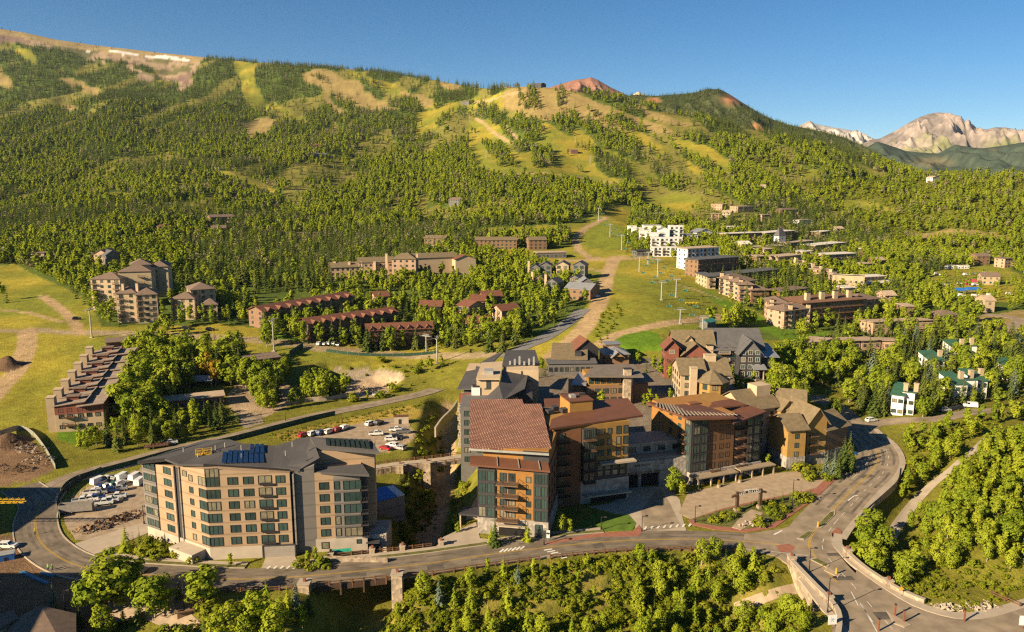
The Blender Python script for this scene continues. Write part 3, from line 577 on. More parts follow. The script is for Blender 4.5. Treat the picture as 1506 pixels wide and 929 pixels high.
sheet('forecourt', [(118,797),(214,768),(222,782),(150,812),(100,826),(78,812)], .10, CONC)
sheet('gravel_lot', [(455,648),(470,636),(530,622),(590,612),(604,622),(598,640),(575,662),(545,668),(530,655)], .06, GRAV)
sheet('gravel_drive', [(336,598),(362,588),(384,608),(388,622),(362,630),(350,622)], .06, ASPH2)
for nm, c, w_ in (('road', [(1258,632),(1246,612),(1226,596),(1206,588),(1196,582)], 4.5), ('road', [(1262,634),(1290,622),(1330,618),(1380,616),(1430,606),(1470,603)], 3.6), ('road', [(1430,500),(1462,492),(1494,478),(1496,469),(1470,464),(1440,462)], 4)):
    ribbon(nm, track(c, None), -w_, w_, .16, ASPH2, True)
ribbon('road', track([(858,455),(830,478),(800,497),(775,508),(745,525)], None), -4.5, 4.5, .16, mat('grey_asphalt', (.20,.19,.18), .9), True)
def bars(name, pts, w, m=WHI):                 # painted bars between two rows of pixels
    mb = MB()
    for (a, b), (c, d) in pts:
        p = W(a, b, HB+.03); q = W(c, d, HB+.03); u = (q-p).normalized(); n = Vector((u.y, -u.x, 0))*w/2
        mb.face([p-n, p+n, q+n, q-n])
    return tag(mb.obj(name, m), kind='structure')
bars('crossing', [((800+i*5, 809+i*2.4), (812+i*4.4, 807+i*2.4)) for i in range(6)], .55)
bars('crossing', [((735+i*6, 812-i*.8), (741+i*6, 807-i*.8)) for i in range(6)], .55)
bars('crossing', [((393+i*9.5, 836), (398+i*9.5, 832)) for i in range(5)], .6)
bars('crossing', [((948+i*9.3, 778-i*.6), (951+i*9.3, 774-i*.6)) for i in range(8)], .6)
bars('lane_arrow', [((1247,736),(1256,729)), ((1256,729),(1262,728)), ((1312,872),(1316,866))], .4)
bars('stop_line', [((1138,786),(1150,780)), ((1160,822),(1176,828))], .5)
bars('lane_line', [((1268,890),(1290,929)), ((1265,887),(1284,915)), ((1262,890),(1252,870))], .2)
# islands in the road
def island(px, m=PLANTG): sheet('kerb_island', px, HB+.14, CONC); mb_ = [( (p[0]-sum(a[0] for a in px)/len(px))*.8+sum(a[0] for a in px)/len(px), (p[1]-sum(a[1] for a in px)/len(px))*.8+sum(a[1] for a in px)/len(px)) for p in px]; sheet('island_bed', mb_, HB+.18, m)
island([(1200,775),(1222,752),(1229,750),(1228,758),(1208,777),(1200,778)]); island([(1172,793),(1190,781),(1198,782),(1182,795)])
island([(1190,823),(1200,821),(1220,832),(1216,836)]); island([(1212,840),(1216,835),(1237,845),(1232,850)], PAVER)
island([(1303,899),(1340,920),(1330,924),(1314,918)], PAVER)
# footpaths
ribbon('footpath', track([(1460,640),(1432,664),(1400,690),(1372,712),(1345,740),(1318,776),(1302,808)], None), -1.6, 1.6, .12, CONC, True)
ribbon('footpath', track([(1178,864),(1150,871),(1120,880),(1080,895)], None), -1.1, 1.1, .08, PAVER, True)
ribbon('footpath', track([(250,905),(262,882),(285,872),(320,866)], None), -2.2, 2.2, .12, PAVER, True)
ribbon('footpath', track([(150,905),(200,892),(250,905),(280,930)], None), -2.5, 2.5, .10, PAVER, True)

# ------------------------------------------------------------------ bridges, parapets, fences
def mast(mb, p, w, h, m=0, base=-6): mb.box(p.x-w, p.x+w, p.y-w, p.y+w, p.z+base, p.z+h, m)
def rail_fence(name, c, label, off, h=1.1, post=2.6, mats=(WOODM,), cat='fence', thick=.12, group=None, base=.1):
    r = empty(name, c[0], 0, label, cat, group); nn = normals(c); o = c[0]; s = 0; mb = MB()
    for i in range(len(c)-1):
        p = c[i]+nn[i]*off-o; q = c[i+1]+nn[i+1]*off-o
        for hh in ((.45, .95) if h > .8 else (.5,)): mb.tube(p+Vector((0, 0, base+hh*h)), q+Vector((0, 0, base+hh*h)), thick, n=4, cap=False)
    mb.obj('rail', mats[0], r); k = 0
    for i in range(len(c)):
        if i == 0 or s >= post:
            s = 0; p = c[i]+nn[i]*off-o; pm = MB(); pm.box(-.16, .16, -.16, .16, -.8, base+h+.15); k += 1
            if k < 95: pm.obj('post', mats[-1], r, p)
        if i < len(c)-1: s += (c[i+1]-c[i]).length
    return r
def stone_post(p, label, w=.9, h=1.7, base=-6, group=None):
    mb = MB(); mb.prism([(-w, -w), (w, -w), (w, w), (-w, w)], base, h*.9); mb.obj
    r = mb.obj('stone_pier', STONE, None, p); tag(r, label, 'stone pier', group)
    c = MB(); c.box(-w*1.15, w*1.15, -w*1.15, w*1.15, h*.9+.002, h); c.obj('cap', CONC, r)
    g = MB(); g.box(-.3, .3, -.3, .3, h+.002, h+.7); g.obj('lantern', mat('rust_metal', (.25,.09,.05), .7), r)
    return r
def seg(c, a, b): return c[int(a*(len(c)-1)):int(b*(len(c)-1))+1]
# main road bridge over the gully
i0, i1 = idx_near(R1, 470, 848), idx_near(R1, 566, 838)
br = empty('road_bridge', R1[i0], 0, 'timber railed road bridge over the dark gully at the bottom left of the road', 'bridge')
mb = MB(); nn = normals(R1)
for i in range(i0, i1):
    p, q = R1[i], R1[i+1]; a, b_ = nn[i], nn[i+1]; o = R1[i0]
    for zz in (-.45,):
        mb.face([p-a*5.6-o+Vector((0,0,zz)), q-b_*5.6-o+Vector((0,0,zz)), q+b_*5.7-o+Vector((0,0,zz)), p+a*5.7-o+Vector((0,0,zz))])
    for s in (5.8,):
        u = p+a*s-o; v = q+b_*s-o; mb.slab([u+Vector((0,0,.25)), v+Vector((0,0,.25)), v+b_*.35*-1+Vector((0,0,.25)), u-a*.35+Vector((0,0,.25))], 1.3)
mb.obj('deck', WOODD, br)
for i in range(i0, i1, 2):
    g = MB(); p = R1[i]+nn[i]*6.1-R1[i0]; g.tube(p+Vector((0, 0, -2.2)), p+Vector((0, 0, 1.4)), .28, n=4); g.obj('brace', WOODD, br)
for i, t_ in ((i0-1, 'left'), (i1+1, 'right')): stone_post(R1[i]+nn[i]*6.4, f'tall stone pier at the {t_} end of the timber road bridge', 1.3, 2.2, -9, None)
for i in (i0-1, i1+1):
    mb = MB(); p = R1[i]; d = nn[i]
    a, b_ = p-d*6, p+d*6; e = Vector((-d.y, d.x, 0))*.6
    mb.prism([tuple((a-e)[:2]), tuple((b_-e)[:2]), tuple((b_+e)[:2]), tuple((a+e)[:2])], -10, -.5)
    tag(mb.obj('abutment', STONE), ('left' if i < i0 else 'right')+' stone abutment wall under the timber road bridge', 'abutment')
rail_fence('timber_fence', R1[idx_near(R1, 300, 850):i0+1], 'timber guard rail along the road behind the young conifers', 6.0, 1.1)
rail_fence('timber_fence', R1[i0:i1+1], 'timber guard rail on top of the road bridge', 5.65, 1.1, 2)
rail_fence('timber_fence', R1[i1:idx_near(R1, 800, 806)], 'long timber guard rail above the brushy ravine', 6.0, 1.0)
rail_fence('timber_fence', R1[idx_near(R1, 800, 806):idx_near(R1, 1090, 797)], 'timber guard rail running on to the junction', 6.0, .9)
rail_fence('timber_fence', R1[idx_near(R1, 480, 846):idx_near(R1, 660, 826)], 'timber rail between pavement and gully on the hotel side', -8.8, 1.0)
for k, (a, b_) in enumerate(((484, 836), (545, 828), (605, 821), (655, 816))):
    i = idx_near(R1, a, b_+10); stone_post(R1[i]-nn[i]*8.9, ['first', 'second', 'third', 'fourth'][k]+' stone pier from the left along the pavement rail by the tan hotel', .7, 1.5, -1)
# upper bridge behind the tan hotel
UB = track([(545,690),(585,684),(625,680),(665,675),(700,670)], 1.2)
ub = empty('footbridge', UB[0], 0, 'stone and timber bridge carrying a lane across the gully between the hotels', 'bridge')
ribbon('deck', UB, -3, 3, .1, CONC, False, .9, None, None)
dk = [o for o in COL.objects if o.name.startswith('deck')][-1]; dk.parent = ub; dk.matrix_parent_inverse = Matrix.Translation(-UB[0])
nn = normals(UB); mb = MB()
for i in range(len(UB)-1):
    if UB[i].x < W(630, 680, 1).x:
        p, q = UB[i]+nn[i]*3.05-UB[0], UB[i+1]+nn[i+1]*3.05-UB[0]; mb.slab([p+Vector((0,0,.6)), q+Vector((0,0,.6)), q-nn[i+1]*.4+Vector((0,0,.6)), p-nn[i]*.4+Vector((0,0,.6))], 8)
mb.obj('wall', STONE, ub)
for i in range(0, len(UB), 2):
    if UB[i].x > W(634, 680, 1).x:
        p = UB[i]+nn[i]*3.1-UB[0]; g = MB(); g.tube(p+Vector((0,0,-1.6)), p+Vector((0,0,1)), .3, n=4); g.obj('brace', WOODD, ub)
rail_fence('timber_fence', UB, 'timber rail on the bridge across the gully between the hotels', 2.9, 1.0, 3, base=.1); rail_fence('timber_fence', UB, 'far timber rail on the bridge across the gully', -2.9, 1.0, 3, base=.1)
for a, b_, t_ in ((580, 686, 'left'), (632, 681, 'middle'), (687, 673, 'right')):
    i = idx_near(UB, a, b_, 1.2); stone_post(UB[i]+nn[i]*3.6, f'{t_} stone pier of the bridge across the gully between the hotels', 1.2, 1.9, -10)
# stone parapets of the junction bridge
def parapet(c, label, h=1.2, w=.45, base=-6.5, m=STONE):
    r = empty('stone_parapet', c[0], 0, label, 'wall'); nn = normals(c); mb = MB(); cp = MB()
    for i in range(len(c)-1):
        p, q = c[i]-c[0], c[i+1]-c[0]; a, b_ = nn[i]*w, nn[i+1]*w
        mb.slab([p-a+Vector((0,0,h)), p+a+Vector((0,0,h)), q+b_+Vector((0,0,h)), q-b_+Vector((0,0,h))], h-base)
        cp.slab([p-a*1.25+Vector((0,0,h+.22)), p+a*1.25+Vector((0,0,h+.22)), q+b_*1.25+Vector((0,0,h+.22)), q-b_*1.25+Vector((0,0,h+.22))], .218)
    mb.obj('wall', m, r); cp.obj('coping', CONC, r); return r
parapet(track([(1163,829),(1180,847),(1200,868),(1220,888),(1232,905),(1234,925),(1228,960)]), 'rubble stone parapet wall on the ravine side of the junction bridge')
parapet(track([(1247,818),(1262,832),(1280,846),(1305,862)]), 'stone parapet on the trail side of the junction bridge', 1.1)
parapet(track([(1305,862),(1325,873),(1345,882),(1360,888)]), 'low stone parapet curving on toward the grassy basin', 1.0)
parapet(track([(1322,690),(1318,708),(1300,726),(1275,748),(1262,762)]), 'low stone retaining wall along the outer kerb of the bend', .5, .3, -2)
for a, b_, t_ in ((1164, 828, 'left end of the ravine parapet'), (1218, 886, 'middle of the ravine parapet'), (1246, 817, 'near end of the trail side parapet'), (1306, 863, 'joint between the two trail side parapets')):
    stone_post(W(a, b_, 0), f'stone pier at the {t_}', .9, 2.0, -6.5)
rail_fence('timber_fence', track([(1458,876),(1478,884),(1500,893)], None), 'weathered post and rail fence at the right edge by the gravel path', 0, 1.0, 2.2)
# green screen fence along the lane and site fences
def screen(name, c, off, h, label, m, lean=0.0):
    mb = MB(); nn = normals(c); o = c[0]
    for i in range(len(c)-1):
        p, q = c[i]+nn[i]*off-o, c[i+1]+nn[i+1]*off-o; a, b_ = nn[i]*.04, nn[i+1]*.04
        mb.slab([p-a+Vector((0,0,h)), p+a+Vector((0,0,h)), q+b_+Vector((0,0,h)), q-b_+Vector((0,0,h))], h+.3)
    r = mb.obj(name, m, None, o); tag(r, label, 'fence'); k = 0
    for i in range(0, len(c), 2):
        g = MB(); p = c[i]+nn[i]*off-o; g.tube(p, p+Vector((0, 0, h+.15)), .06, n=4); g.obj('post', STEEL, r); k += 1
        if k > 90: break
    return r
GREENF = mat('green_mesh', (.035,.085,.05), .8, .2, 1); GREYF = mat('grey_mesh', (.26,.25,.21), .8, .2, 1)
screen('screen_fence', seg(R0, .03, .52), 4.6, 1.9, 'green mesh fence along the curving road above the gravel lot', GREENF)
screen('screen_fence', track([(88,762),(84,745),(92,728),(118,708),(150,694)]), 0, 1.9, 'dark mesh fence round the crowded gravel lot', mat('black_mesh', (.03,.035,.03), .8))
screen('screen_fence', track([(0,640),(28,632),(48,640),(66,662),(82,690)], None), 0, 1.8, 'grey mesh fence round the earth heap at the left edge', GREYF)
screen('screen_fence', track([(480,517),(520,522),(570,524),(620,522),(645,519)], None), 0, 1.5, 'green and white banner fence along the track below the red roofed lodges', GREENF)
screen('screen_fence', track([(426,524),(436,518),(446,511)], None), 0, 3.0, 'short dark green screen beside the building pit', GREENF)
parapet(track([(640,632),(650,618),(664,604),(672,592)]), 'curved pale retaining wall beside the gully', .8, .3, -3, CONC)
parapet(track([(420,596),(448,591),(480,589),(510,584)], None), 'low concrete wall along the pit side of the road', 1.6, .25, -2, CONC)
# ------------------------------------------------------------------ building kit
GL = glass_mat('window_glass', (.018,.030,.030), (.05,.088,.078)); GLD = glass_mat('dark_glass', (.012,.016,.018), (.06,.075,.07))  # teal base tint stands in for the hillside reflected in the panes
FRM = mat('window_frame', (.05,.045,.04), .6, .1, 1); FRW = mat('white_frame', (.6,.55,.47), .6, .1, 1)
WM = {}
def win_mesh(w, h, n=2, fm=None, gm=None, sill=False):
    fm = fm or FRM; gm = gm or GL; key = (round(w, 2), round(h, 2), n, fm.name, gm.name)
    if key not in WM:
        mb = MB(); t = .11 if w > 1.2 else .08; d = .12
        mb.box(-w/2, w/2, -d, .02, 0, t); mb.box(-w/2, w/2, -d, .02, h-t, h)
        mb.box(-w/2, -w/2+t, -d, .02, t+.001, h-t-.001); mb.box(w/2-t, w/2, -d, .02, t+.001, h-t-.001)
        for i in range(1, n):
            x = -w/2+w*i/n; mb.box(x-t*.4, x+t*.4, -d*.8, .02, t+.001, h-t-.001)
        mb.face([(-w/2+t, -.03, t), (w/2-t, -.03, t), (w/2-t, -.03, h-t), (-w/2+t, -.03, h-t)], 1)
        WM[key] = mb.mesh('window', [fm, gm])
    return WM[key]
BALM = {}
def bal_mesh(w, d, wood, rail):
    key = (round(w, 2), round(d, 2), wood.name, rail.name)
    if key not in BALM:
        mb = MB(); mb.box(-w/2, w/2, -d, -.02, -.28, 0)
        r = MB(); r.box(-w/2, w/2, -d, -d+.06, 1.0, 1.1); r.box(-w/2, -w/2+.06, -d+.061, -.02, 1.0, 1.1); r.box(w/2-.06, w/2, -d+.061, -.02, 1.0, 1.1)
        n = max(4, int(w/.45))
        for i in range(n+1): x = -w/2+.04+(w-.08)*i/n; r.box(x-.04, x+.04, -d+.005, -d+.055, .002, .998)
        for y in (-d*.4, -d*.75):
            for s in (-1, 1): r.box(s*(w/2-.03)-.03, s*(w/2-.03)+.03, y-.03, y+.03, .002, .998)
        BALM[key] = (mb.mesh('balcony', wood), r.mesh('railing', rail))
    return BALM[key]
class Bld:
    def __init__(s, name, label, cat, at, group=None):
        s.at = Vector(at); s.root = empty(name, s.at, 0, label, cat, group); s.f = Vector((0, 0, 0)); s.rz = 0.0; s.nw = 0; s.nb = 0
    def frame(s, p, q=None, rz=0.0):            # local x runs p -> q, y goes away behind it, z up from p
        p = Vector(p); s.f = p-s.at
        if q is not None: q = Vector(q); s.rz = atan2(q.y-p.y, q.x-p.x); return (Vector(q)-p).xy.length
        s.rz = rz; return 0
    def put(s, mb, name, m, parent=None): return mb.obj(name, m, parent or s.root, s.f if not parent else (0, 0, 0), s.rz if not parent else 0)
    def mass(s, poly, z0, z1, m, name='wall'):
        mb = MB(); mb.prism(poly, z0, z1); return s.put(mb, name, m)
    def box(s, x0, x1, y0, y1, z0, z1, m, name='wall'):
        mb = MB(); mb.box(x0, x1, y0, y1, z0, z1); return s.put(mb, name, m)
    def slab(s, pts, t, m, name='roof'):
        A = sum(pts[i][0]*pts[i-1][1]-pts[i-1][0]*pts[i][1] for i in range(len(pts)))
        mb = MB(); mb.slab(list(reversed(pts)) if A > 0 else pts, t, 0); return s.put(mb, name, m)
    def flat(s, x0, x1, y0, y1, z, m, ov=.5, t=.35, name='roof'):
        mb = MB(); mb.box(x0-ov, x1+ov, y0-ov, y1+ov, z+.002, z+t); return s.put(mb, name, m)
    def shed(s, x0, x1, y0, y1, za, zb, zc, zd, m, ov=.8, t=.3):    # heights at (x0y0) (x1y0) (x1y1) (x0y1)
        return s.slab([(x0-ov, y0-ov, za), (x1+ov, y0-ov, zb), (x1+ov, y1+ov, zc), (x0-ov, y1+ov, zd)], t, m)
    def gable(s, x0, x1, y0, y1, z, rise, m, wm, axis='x', ov=.7, t=.25):
        mb = MB(); g = MB()
        if axis == 'x':
            ym = (y0+y1)/2; sl = rise/(ym-y0); e = ov*sl
            mb.slab([(x0-ov, y0-ov, z-e+t), (x1+ov, y0-ov, z-e+t), (x1+ov, ym, z+rise+t), (x0-ov, ym, z+rise+t)], t)
            mb.slab([(x0-ov, ym, z+rise+t), (x1+ov, ym, z+rise+t), (x1+ov, y1+ov, z-e+t), (x0-ov, y1+ov, z-e+t)], t)
            for x, n in ((x0, 0), (x1, 1)):
                f = [(x, y0, z), (x, y1, z), (x, ym, z+rise)]; g = MB(); g.face(f if n else f[::-1]); s.put(g, 'gable_wall', wm)
        else:
            xm = (x0+x1)/2; sl = rise/(xm-x0); e = ov*sl
            mb.slab([(x0-ov, y0-ov, z-e+t), (xm, y0-ov, z+rise+t), (xm, y1+ov, z+rise+t), (x0-ov, y1+ov, z-e+t)], t)
            mb.slab([(xm, y0-ov, z+rise+t), (x1+ov, y0-ov, z-e+t), (x1+ov, y1+ov, z-e+t), (xm, y1+ov, z+rise+t)], t)
            for y, n in ((y0, 0), (y1, 1)):
                f = [(x0, y, z), (x1, y, z), (xm, y, z+rise)]; g = MB(); g.face(f[::-1] if n else f); s.put(g, 'gable_wall', wm)
        return s.put(mb, 'roof', m)
    def hip(s, x0, x1, y0, y1, z, rise, m, ov=.7):
        x0 -= ov; x1 += ov; y0 -= ov; y1 += ov; mb = MB(); w, d = x1-x0, y1-y0; k = min(w, d)/2
        if w >= d: a, b = (x0+k, (y0+y1)/2, z+rise), (x1-k, (y0+y1)/2, z+rise)
        else: a, b = ((x0+x1)/2, y0+k, z+rise), ((x0+x1)/2, y1-k, z+rise)
        c = [(x0, y0, z), (x1, y0, z), (x1, y1, z), (x0, y1, z)]
        if w >= d: fs = [[c[0], c[1], b, a], [c[1], c[2], b], [c[2], c[3], a, b], [c[3], c[0], a]]
        else: fs = [[c[0], c[1], a], [c[1], c[2], b, a], [c[2], c[3], b], [c[3], c[0], a, b]]
        if abs(w-d) < .01: fs = [[c[i], c[(i+1) % 4], a] for i in range(4)]
        for f in fs: mb.face(f)
        mb.box(x0, x1, y0, y1, z-.25, z-.002); return s.put(mb, 'roof', m)
    def wall_at(s, p, q, u, out=0.0):
        p = Vector((*p, 0)); q = Vector((*q, 0)); d = (q-p).normalized(); n = Vector((d.y, -d.x, 0))
        return p+d*u+n*out, atan2(d.y, d.x)
    def win(s, p, q, u, z, w, h, n=2, fm=None, gm=None, out=0.0):
        s.nw += 1
        if s.nw > 98: return
        c, a = s.wall_at(p, q, u, out); R = Matrix.Rotation(s.rz, 3, 'Z')
        o = link('window', win_mesh(w, h, n, fm, gm), s.root, s.f+R @ Vector((c.x, c.y, z)), s.rz+a); return o
    def wins(s, p, q, us, zs, w, h, n=2, fm=None, gm=None, out=0.0, skip=0.0):
        L_ = hypot(q[0]-p[0], q[1]-p[1])
        if isinstance(us, int): us = [(i+.5)/us for i in range(us)]
        for z in zs:
            for u in us:
                if random.random() >= skip: s.win(p, q, u*L_, z, w, h, n, fm, gm, out)
    def bal(s, p, q, u, z, w, d, wood=None, rail=None):
        s.nb += 1
        if s.nb > 90: return
        c, a = s.wall_at(p, q, u); R = Matrix.Rotation(s.rz, 3, 'Z'); b, r = bal_mesh(w, d, wood or WOODM, rail or DKMET)
        o = link('balcony', b, s.root, s.f+R @ Vector((c.x, c.y, z)), s.rz+a); link('railing', r, o); return o
    def chim(s, x, y, z0, z1, w, d, m, cap=None):
        o = s.box(x-w/2, x+w/2, y-d/2, y+d/2, z0, z1, m, 'chimney'); c = MB(); c.box(x-w/2-.15, x+w/2+.15, y-d/2-.15, y+d/2+.15, z1+.002, z1+.25); c.obj('cap', cap or DKMET, o); return o
    def block(s, p1, p2, depth, h, wm, rm, roof='flat', floors=3, fh=None, cols=None, rise=2.5, side='both', ww=1.5, wh=1.5, bal=0, zb=0.0, ov=.6, fm=None, gm=None, axis='x', base=None, drop=4, n=2):
        """a rectangular wing from a front edge: walls, roof, windows on the front and sides, balconies in some bays"""
        w = s.frame(p1, p2); fh = fh or (h-zb)/floors
        s.box(0, w, 0, depth, -drop, h, wm)
        if base: s.box(-.12, w+.12, -.12, depth+.12, -drop, base[1], base[0], 'stone_base')
        if roof == 'flat': s.flat(0, w, 0, depth, h, rm, ov)
        elif roof == 'gable': s.gable(0, w, 0, depth, h, rise, rm, wm, axis, ov)
        elif roof == 'hip': s.hip(0, w, 0, depth, h, rise, rm, ov)
        elif roof == 'shed': s.shed(0, w, 0, depth, h+.3, h+.3, h+rise, h+rise, rm, ov); s.mass([(0, .01), (w, .01), (w, depth-.01), (0, depth-.01)], h+.001, [h+.002, h+.002, h+rise-.4, h+rise-.4], wm, 'gable_wall')
        elif roof == 'shedf': s.shed(0, w, 0, depth, h+rise, h+rise, h+.3, h+.3, rm, ov); s.mass([(0, .01), (w, .01), (w, depth-.01), (0, depth-.01)], h+.001, [h+rise-.4, h+rise-.4, h+.002, h+.002], wm, 'gable_wall')
        cols = cols or max(1, int(w/3.6)); zs = [zb+fh*k+fh*.28 for k in range(floors)]
        for i in range(cols):
            u = (i+.5)/cols*w
            for k, z in enumerate(zs):
                if bal and i % bal == 0 and (k > 0 or drop < 1): s.win((0, 0), (w, 0), u, z-.5, min(2.2, w/cols*.7), 2.1, 2, fm, GLD); s.bal((0, 0), (w, 0), u, zb+fh*k, min(3.4, w/cols*.92), 1.5)
                else: s.win((0, 0), (w, 0), u, z, ww, wh, n, fm, gm)
        sc = max(1, int(depth/4.5)); us = [(i+.5)/sc for i in range(sc)]
        if side in ('both', 'right'): s.wins((w, 0), (w, depth), us, zs, ww*.9, wh, n, fm, gm)
        if side in ('both', 'left'): s.wins((0, depth), (0, 0), us, zs, ww*.9, wh, n, fm, gm)
        return w
def raypl(px, py, a, b, c):                    # where the sight line of a pixel meets the plane of three points
    d = Vector(((px-753)/F_PX, CP+(464.5-py)/F_PX*SP, -SP+(464.5-py)/F_PX*CP)); o = Vector((0, 0, HC))
    n = (b-a).cross(c-a); return o+d*((a-o).dot(n)/d.dot(n))
# ------------------------------------------------------------------ building materials
TANP = mat('tan_panel', (.43,.295,.18), .75, .06, .25, streak=('Z', 3.2, .22)); GREYP = mat('grey_panel', (.23,.205,.18), .6, .08, .4, streak=('Z', 3.2, .3)); DKP = mat('dark_panel', (.055,.052,.055), .6, .1, .5)
GREYT = mat('grey_tower_panel', (.20,.18,.16), .7, .06, .4, streak=('Z', 3.2, .2)); CONW = mat('pale_concrete', (.50,.42,.33), .85, .08, .4)
RFG = mat('dark_grey_roof', (.085,.078,.076), .7, .10, .2, streak=('X', 1.2, .10)); RFB = mat('rust_brown_roof', (.165,.068,.036), .65, .10, .3, streak=('X', .9, .18))
ORW = mat('orange_brick', (.35,.165,.042), .85, .08, .8, streak=('Z', .55, .12)); BRW = mat('brown_brick', (.22,.095,.042), .85, .10, .8, streak=('Z', .55, .12))
CREAM = mat('cream_stucco', (.55,.41,.26), .85, .06, .4); TANST = mat('tan_stucco', (.46,.35,.22), .85, .08, .4); TANR = mat('tan_shingle', (.20,.15,.085), .85, .16, .8, streak=('Y', .7, .12)); GOLDW = mat('gold_siding', (.37,.22,.065), .8, .1, .8)
REDW = mat('red_siding', (.27,.095,.06), .8, .1, .8, streak=('Z', .5, .15)); BRR = mat('brown_shingle', (.21,.145,.105), .85, .15, .8); REDR = mat('red_roof', (.185,.075,.043), .7, .12, .6)
WHITEW = mat('white_wall', (.80,.77,.72), .8, .05, .3); SLATE = mat('slate_roof', (.12,.115,.115), .7, .12, .5, streak=('X', 1.0, .12)); LGR = mat('light_metal_roof', (.33,.33,.34), .45, .08, .5, metallic=.3, streak=('X', 1.0, .12)); PINKW = mat('pink_stucco', (.50,.33,.22), .85, .08, .4)
GREENR = mat('green_roof', (.045,.13,.075), .7, .14, .5); SOLAR = mat('solar_cell', (.012,.035,.10), .18, .2, 1.2, spec=.8); SOLARD = mat('dark_solar_cell', (.02,.028,.02), .2, .2, 1, spec=.8); BRNW = mat('brown_siding', (.25,.15,.085), .8, .12, .8); MGREY = mat('mid_grey_siding', (.16,.15,.14), .8, .1, .8)
ORS = mat('ochre_wall', (.35,.19,.048), .8, .08, .5)
# ------------------------------------------------------------------ the tan hotel
def hotel_tan():
    a1, a2 = W(311, 822.7), W(432, 817); a0 = W(219, 789)
    b = Bld('tan_hotel', 'large tan and grey hotel with dark faceted roof and solar panels left of the gully', 'hotel', a1)
    o = b.at; a = lambda v: Vector((v.x-o.x, v.y-o.y, 0))
    A0, A1, A2 = a(a0), a(a1), a(a2); d = (A2-A1).normalized(); back = Vector((-d.y, d.x, 0))
    A3 = A2+back*19; A4 = A0+back*12+d*6
    H = [20.9, 24.2, 22.4, 22.4, 20.0]
    poly = [tuple(p[:2]) for p in (A0, A1, A2, A3, A4)]
    b.frame(o); b.mass(poly, 3.2, H, TANP)
    def edge(p, q, f): return p+(q-p)*f
    base = [A0-back*.25, A1-d*.1-back*.25, A2+d*.2-back*.25, A3+d*.2, A4]
    b.mass([tuple(p[:2]) for p in base], -3, 3.198, CONW, 'concrete_base')
    P2 = lambda v: (v.x, v.y)
    n0 = Vector(((A1-A0).y, -(A1-A0).x, 0)).normalized()
    L0 = (A1-A0).length; L1 = (A2-A1).length
    def panel(p, q, f0, f1, z0, z1, n, out, m, name):
        u, v = edge(p, q, f0), edge(p, q, f1); b.mass([P2(u+n*out), P2(v+n*out), P2(v-n*.2), P2(u-n*.2)], z0, z1, m, name)
    panel(A0, A1, -.004, .215, 3.25, 20.9, n0, .25, GREYP, 'grey_cladding'); panel(A0, A1, .535, .60, .2, 22.6, n0, .04, DKP, 'recess')  # flat dark strip imitates the shade of a recess
    panel(A0, A1, .52, .537, .2, 22.7, n0, .35, DKP, 'fin'); panel(A0, A1, .597, .612, .2, 22.9, n0, .35, GREYP, 'fin')
    zs = [3.2*k+3.9 for k in range(6)]; D1 = -back
    q0, q1 = A0+n0*.25, A1+n0*.25
    b.wins(P2(q0), P2(q1), [.075], zs[:6], 2.7, 1.9, 2); b.wins(P2(q0), P2(q1), [.178], [z for z in zs[:6]], 1.7, 2.0, 1)
    b.wins(P2(A0), P2(A1), [.40], zs, 3.0, 1.9, 2); b.wins(P2(A0), P2(A1), [.77], zs, 1.5, 1.7, 1); b.wins(P2(A0), P2(A1), [.945], [z-.25 for z in zs], 3.0, 2.3, 2)
    b.win(P2(A0), P2(A1), L0*.68, 22.0-1.2, 1.8, 1.5, 1)
    b.wins(P2(A1), P2(A2), [.075], [z-.3 for z in zs]+[23.0-1.0], 3.4, 2.35, 3)
    b.wins(P2(A1), P2(A2), [.315, .50], zs, 2.5, 2.0, 2); b.wins(P2(A1), P2(A2), [.885], zs, 2.3, 2.0, 2); b.wins(P2(A1), P2(A2), [.70], [z-.2 for z in zs], 3.3, 2.35, 2)
    for z in zs: b.box(*(0, 0, 0, 0, 0, 0), DKMET) if False else None
    for z in zs[:6]:
        c = edge(A1, A2, .72)+D1*.3; mb = MB(); mb.box(-1.6, 1.6, -.25, .02, 0, .18); mb.box(-1.6, 1.6, -.25, -.20, .18, .75); mb.obj('balcony', DKMET, b.root, (c.x, c.y, z-.32), atan2(d.y, d.x))
    # garage door
    c = edge(A1, A2, .83)+D1*.25; mb = MB(); mb.box(-3.9, 3.9, -.16, 0, -.1, 2.9); g = mb.obj('garage_entry', mat('garage_door_paint', (.33,.29,.25), .7, .06, 1, streak=('Z', .6, .25)), b.root, (c.x, c.y, .1), atan2(d.y, d.x))
    fr = MB(); fr.box(-4.2, -3.92, -.3, 0, 0, 3.1); fr.box(3.92, 4.2, -.3, 0, 0, 3.1); fr.box(-4.2, 4.2, -.3, 0, 3.102, 3.3); fr.obj('frame', DKP, g)
    c = edge(A0, A1, .6)+n0*.2; mb = MB(); mb.box(-.5, 8.5, -4.2, .2, -2, 2.6); mb.obj('annex', CONW, b.root, (c.x, c.y, 0), atan2((A1-A0).y, (A1-A0).x))
    # roof planes from their corners
    S = lambda px, py, z: (W(px, py, z)-Vector((o.x, o.y, 0)))
    e0, r0, v0, e1, e2 = S(202, 678.5, 21.6), S(242, 674.2, 25.0), S(264, 682.5, 24.0), S(299, 682.5, 24.6), S(440, 691, 22.7)
    rb, vb, eb, bl = S(338, 646, 26.0), S(357, 652, 25.6), S(408, 655.5, 25.2), S(300, 647, 23.6)
    for pts, nm in (([e0, r0, rb, bl], 'roof'), ([r0, v0, e1, vb, rb], 'roof'), ([e1, e2, eb, vb], 'roof')):
        tr = [tuple(p) for p in pts]; b.slab(tr, .55, RFG, nm)
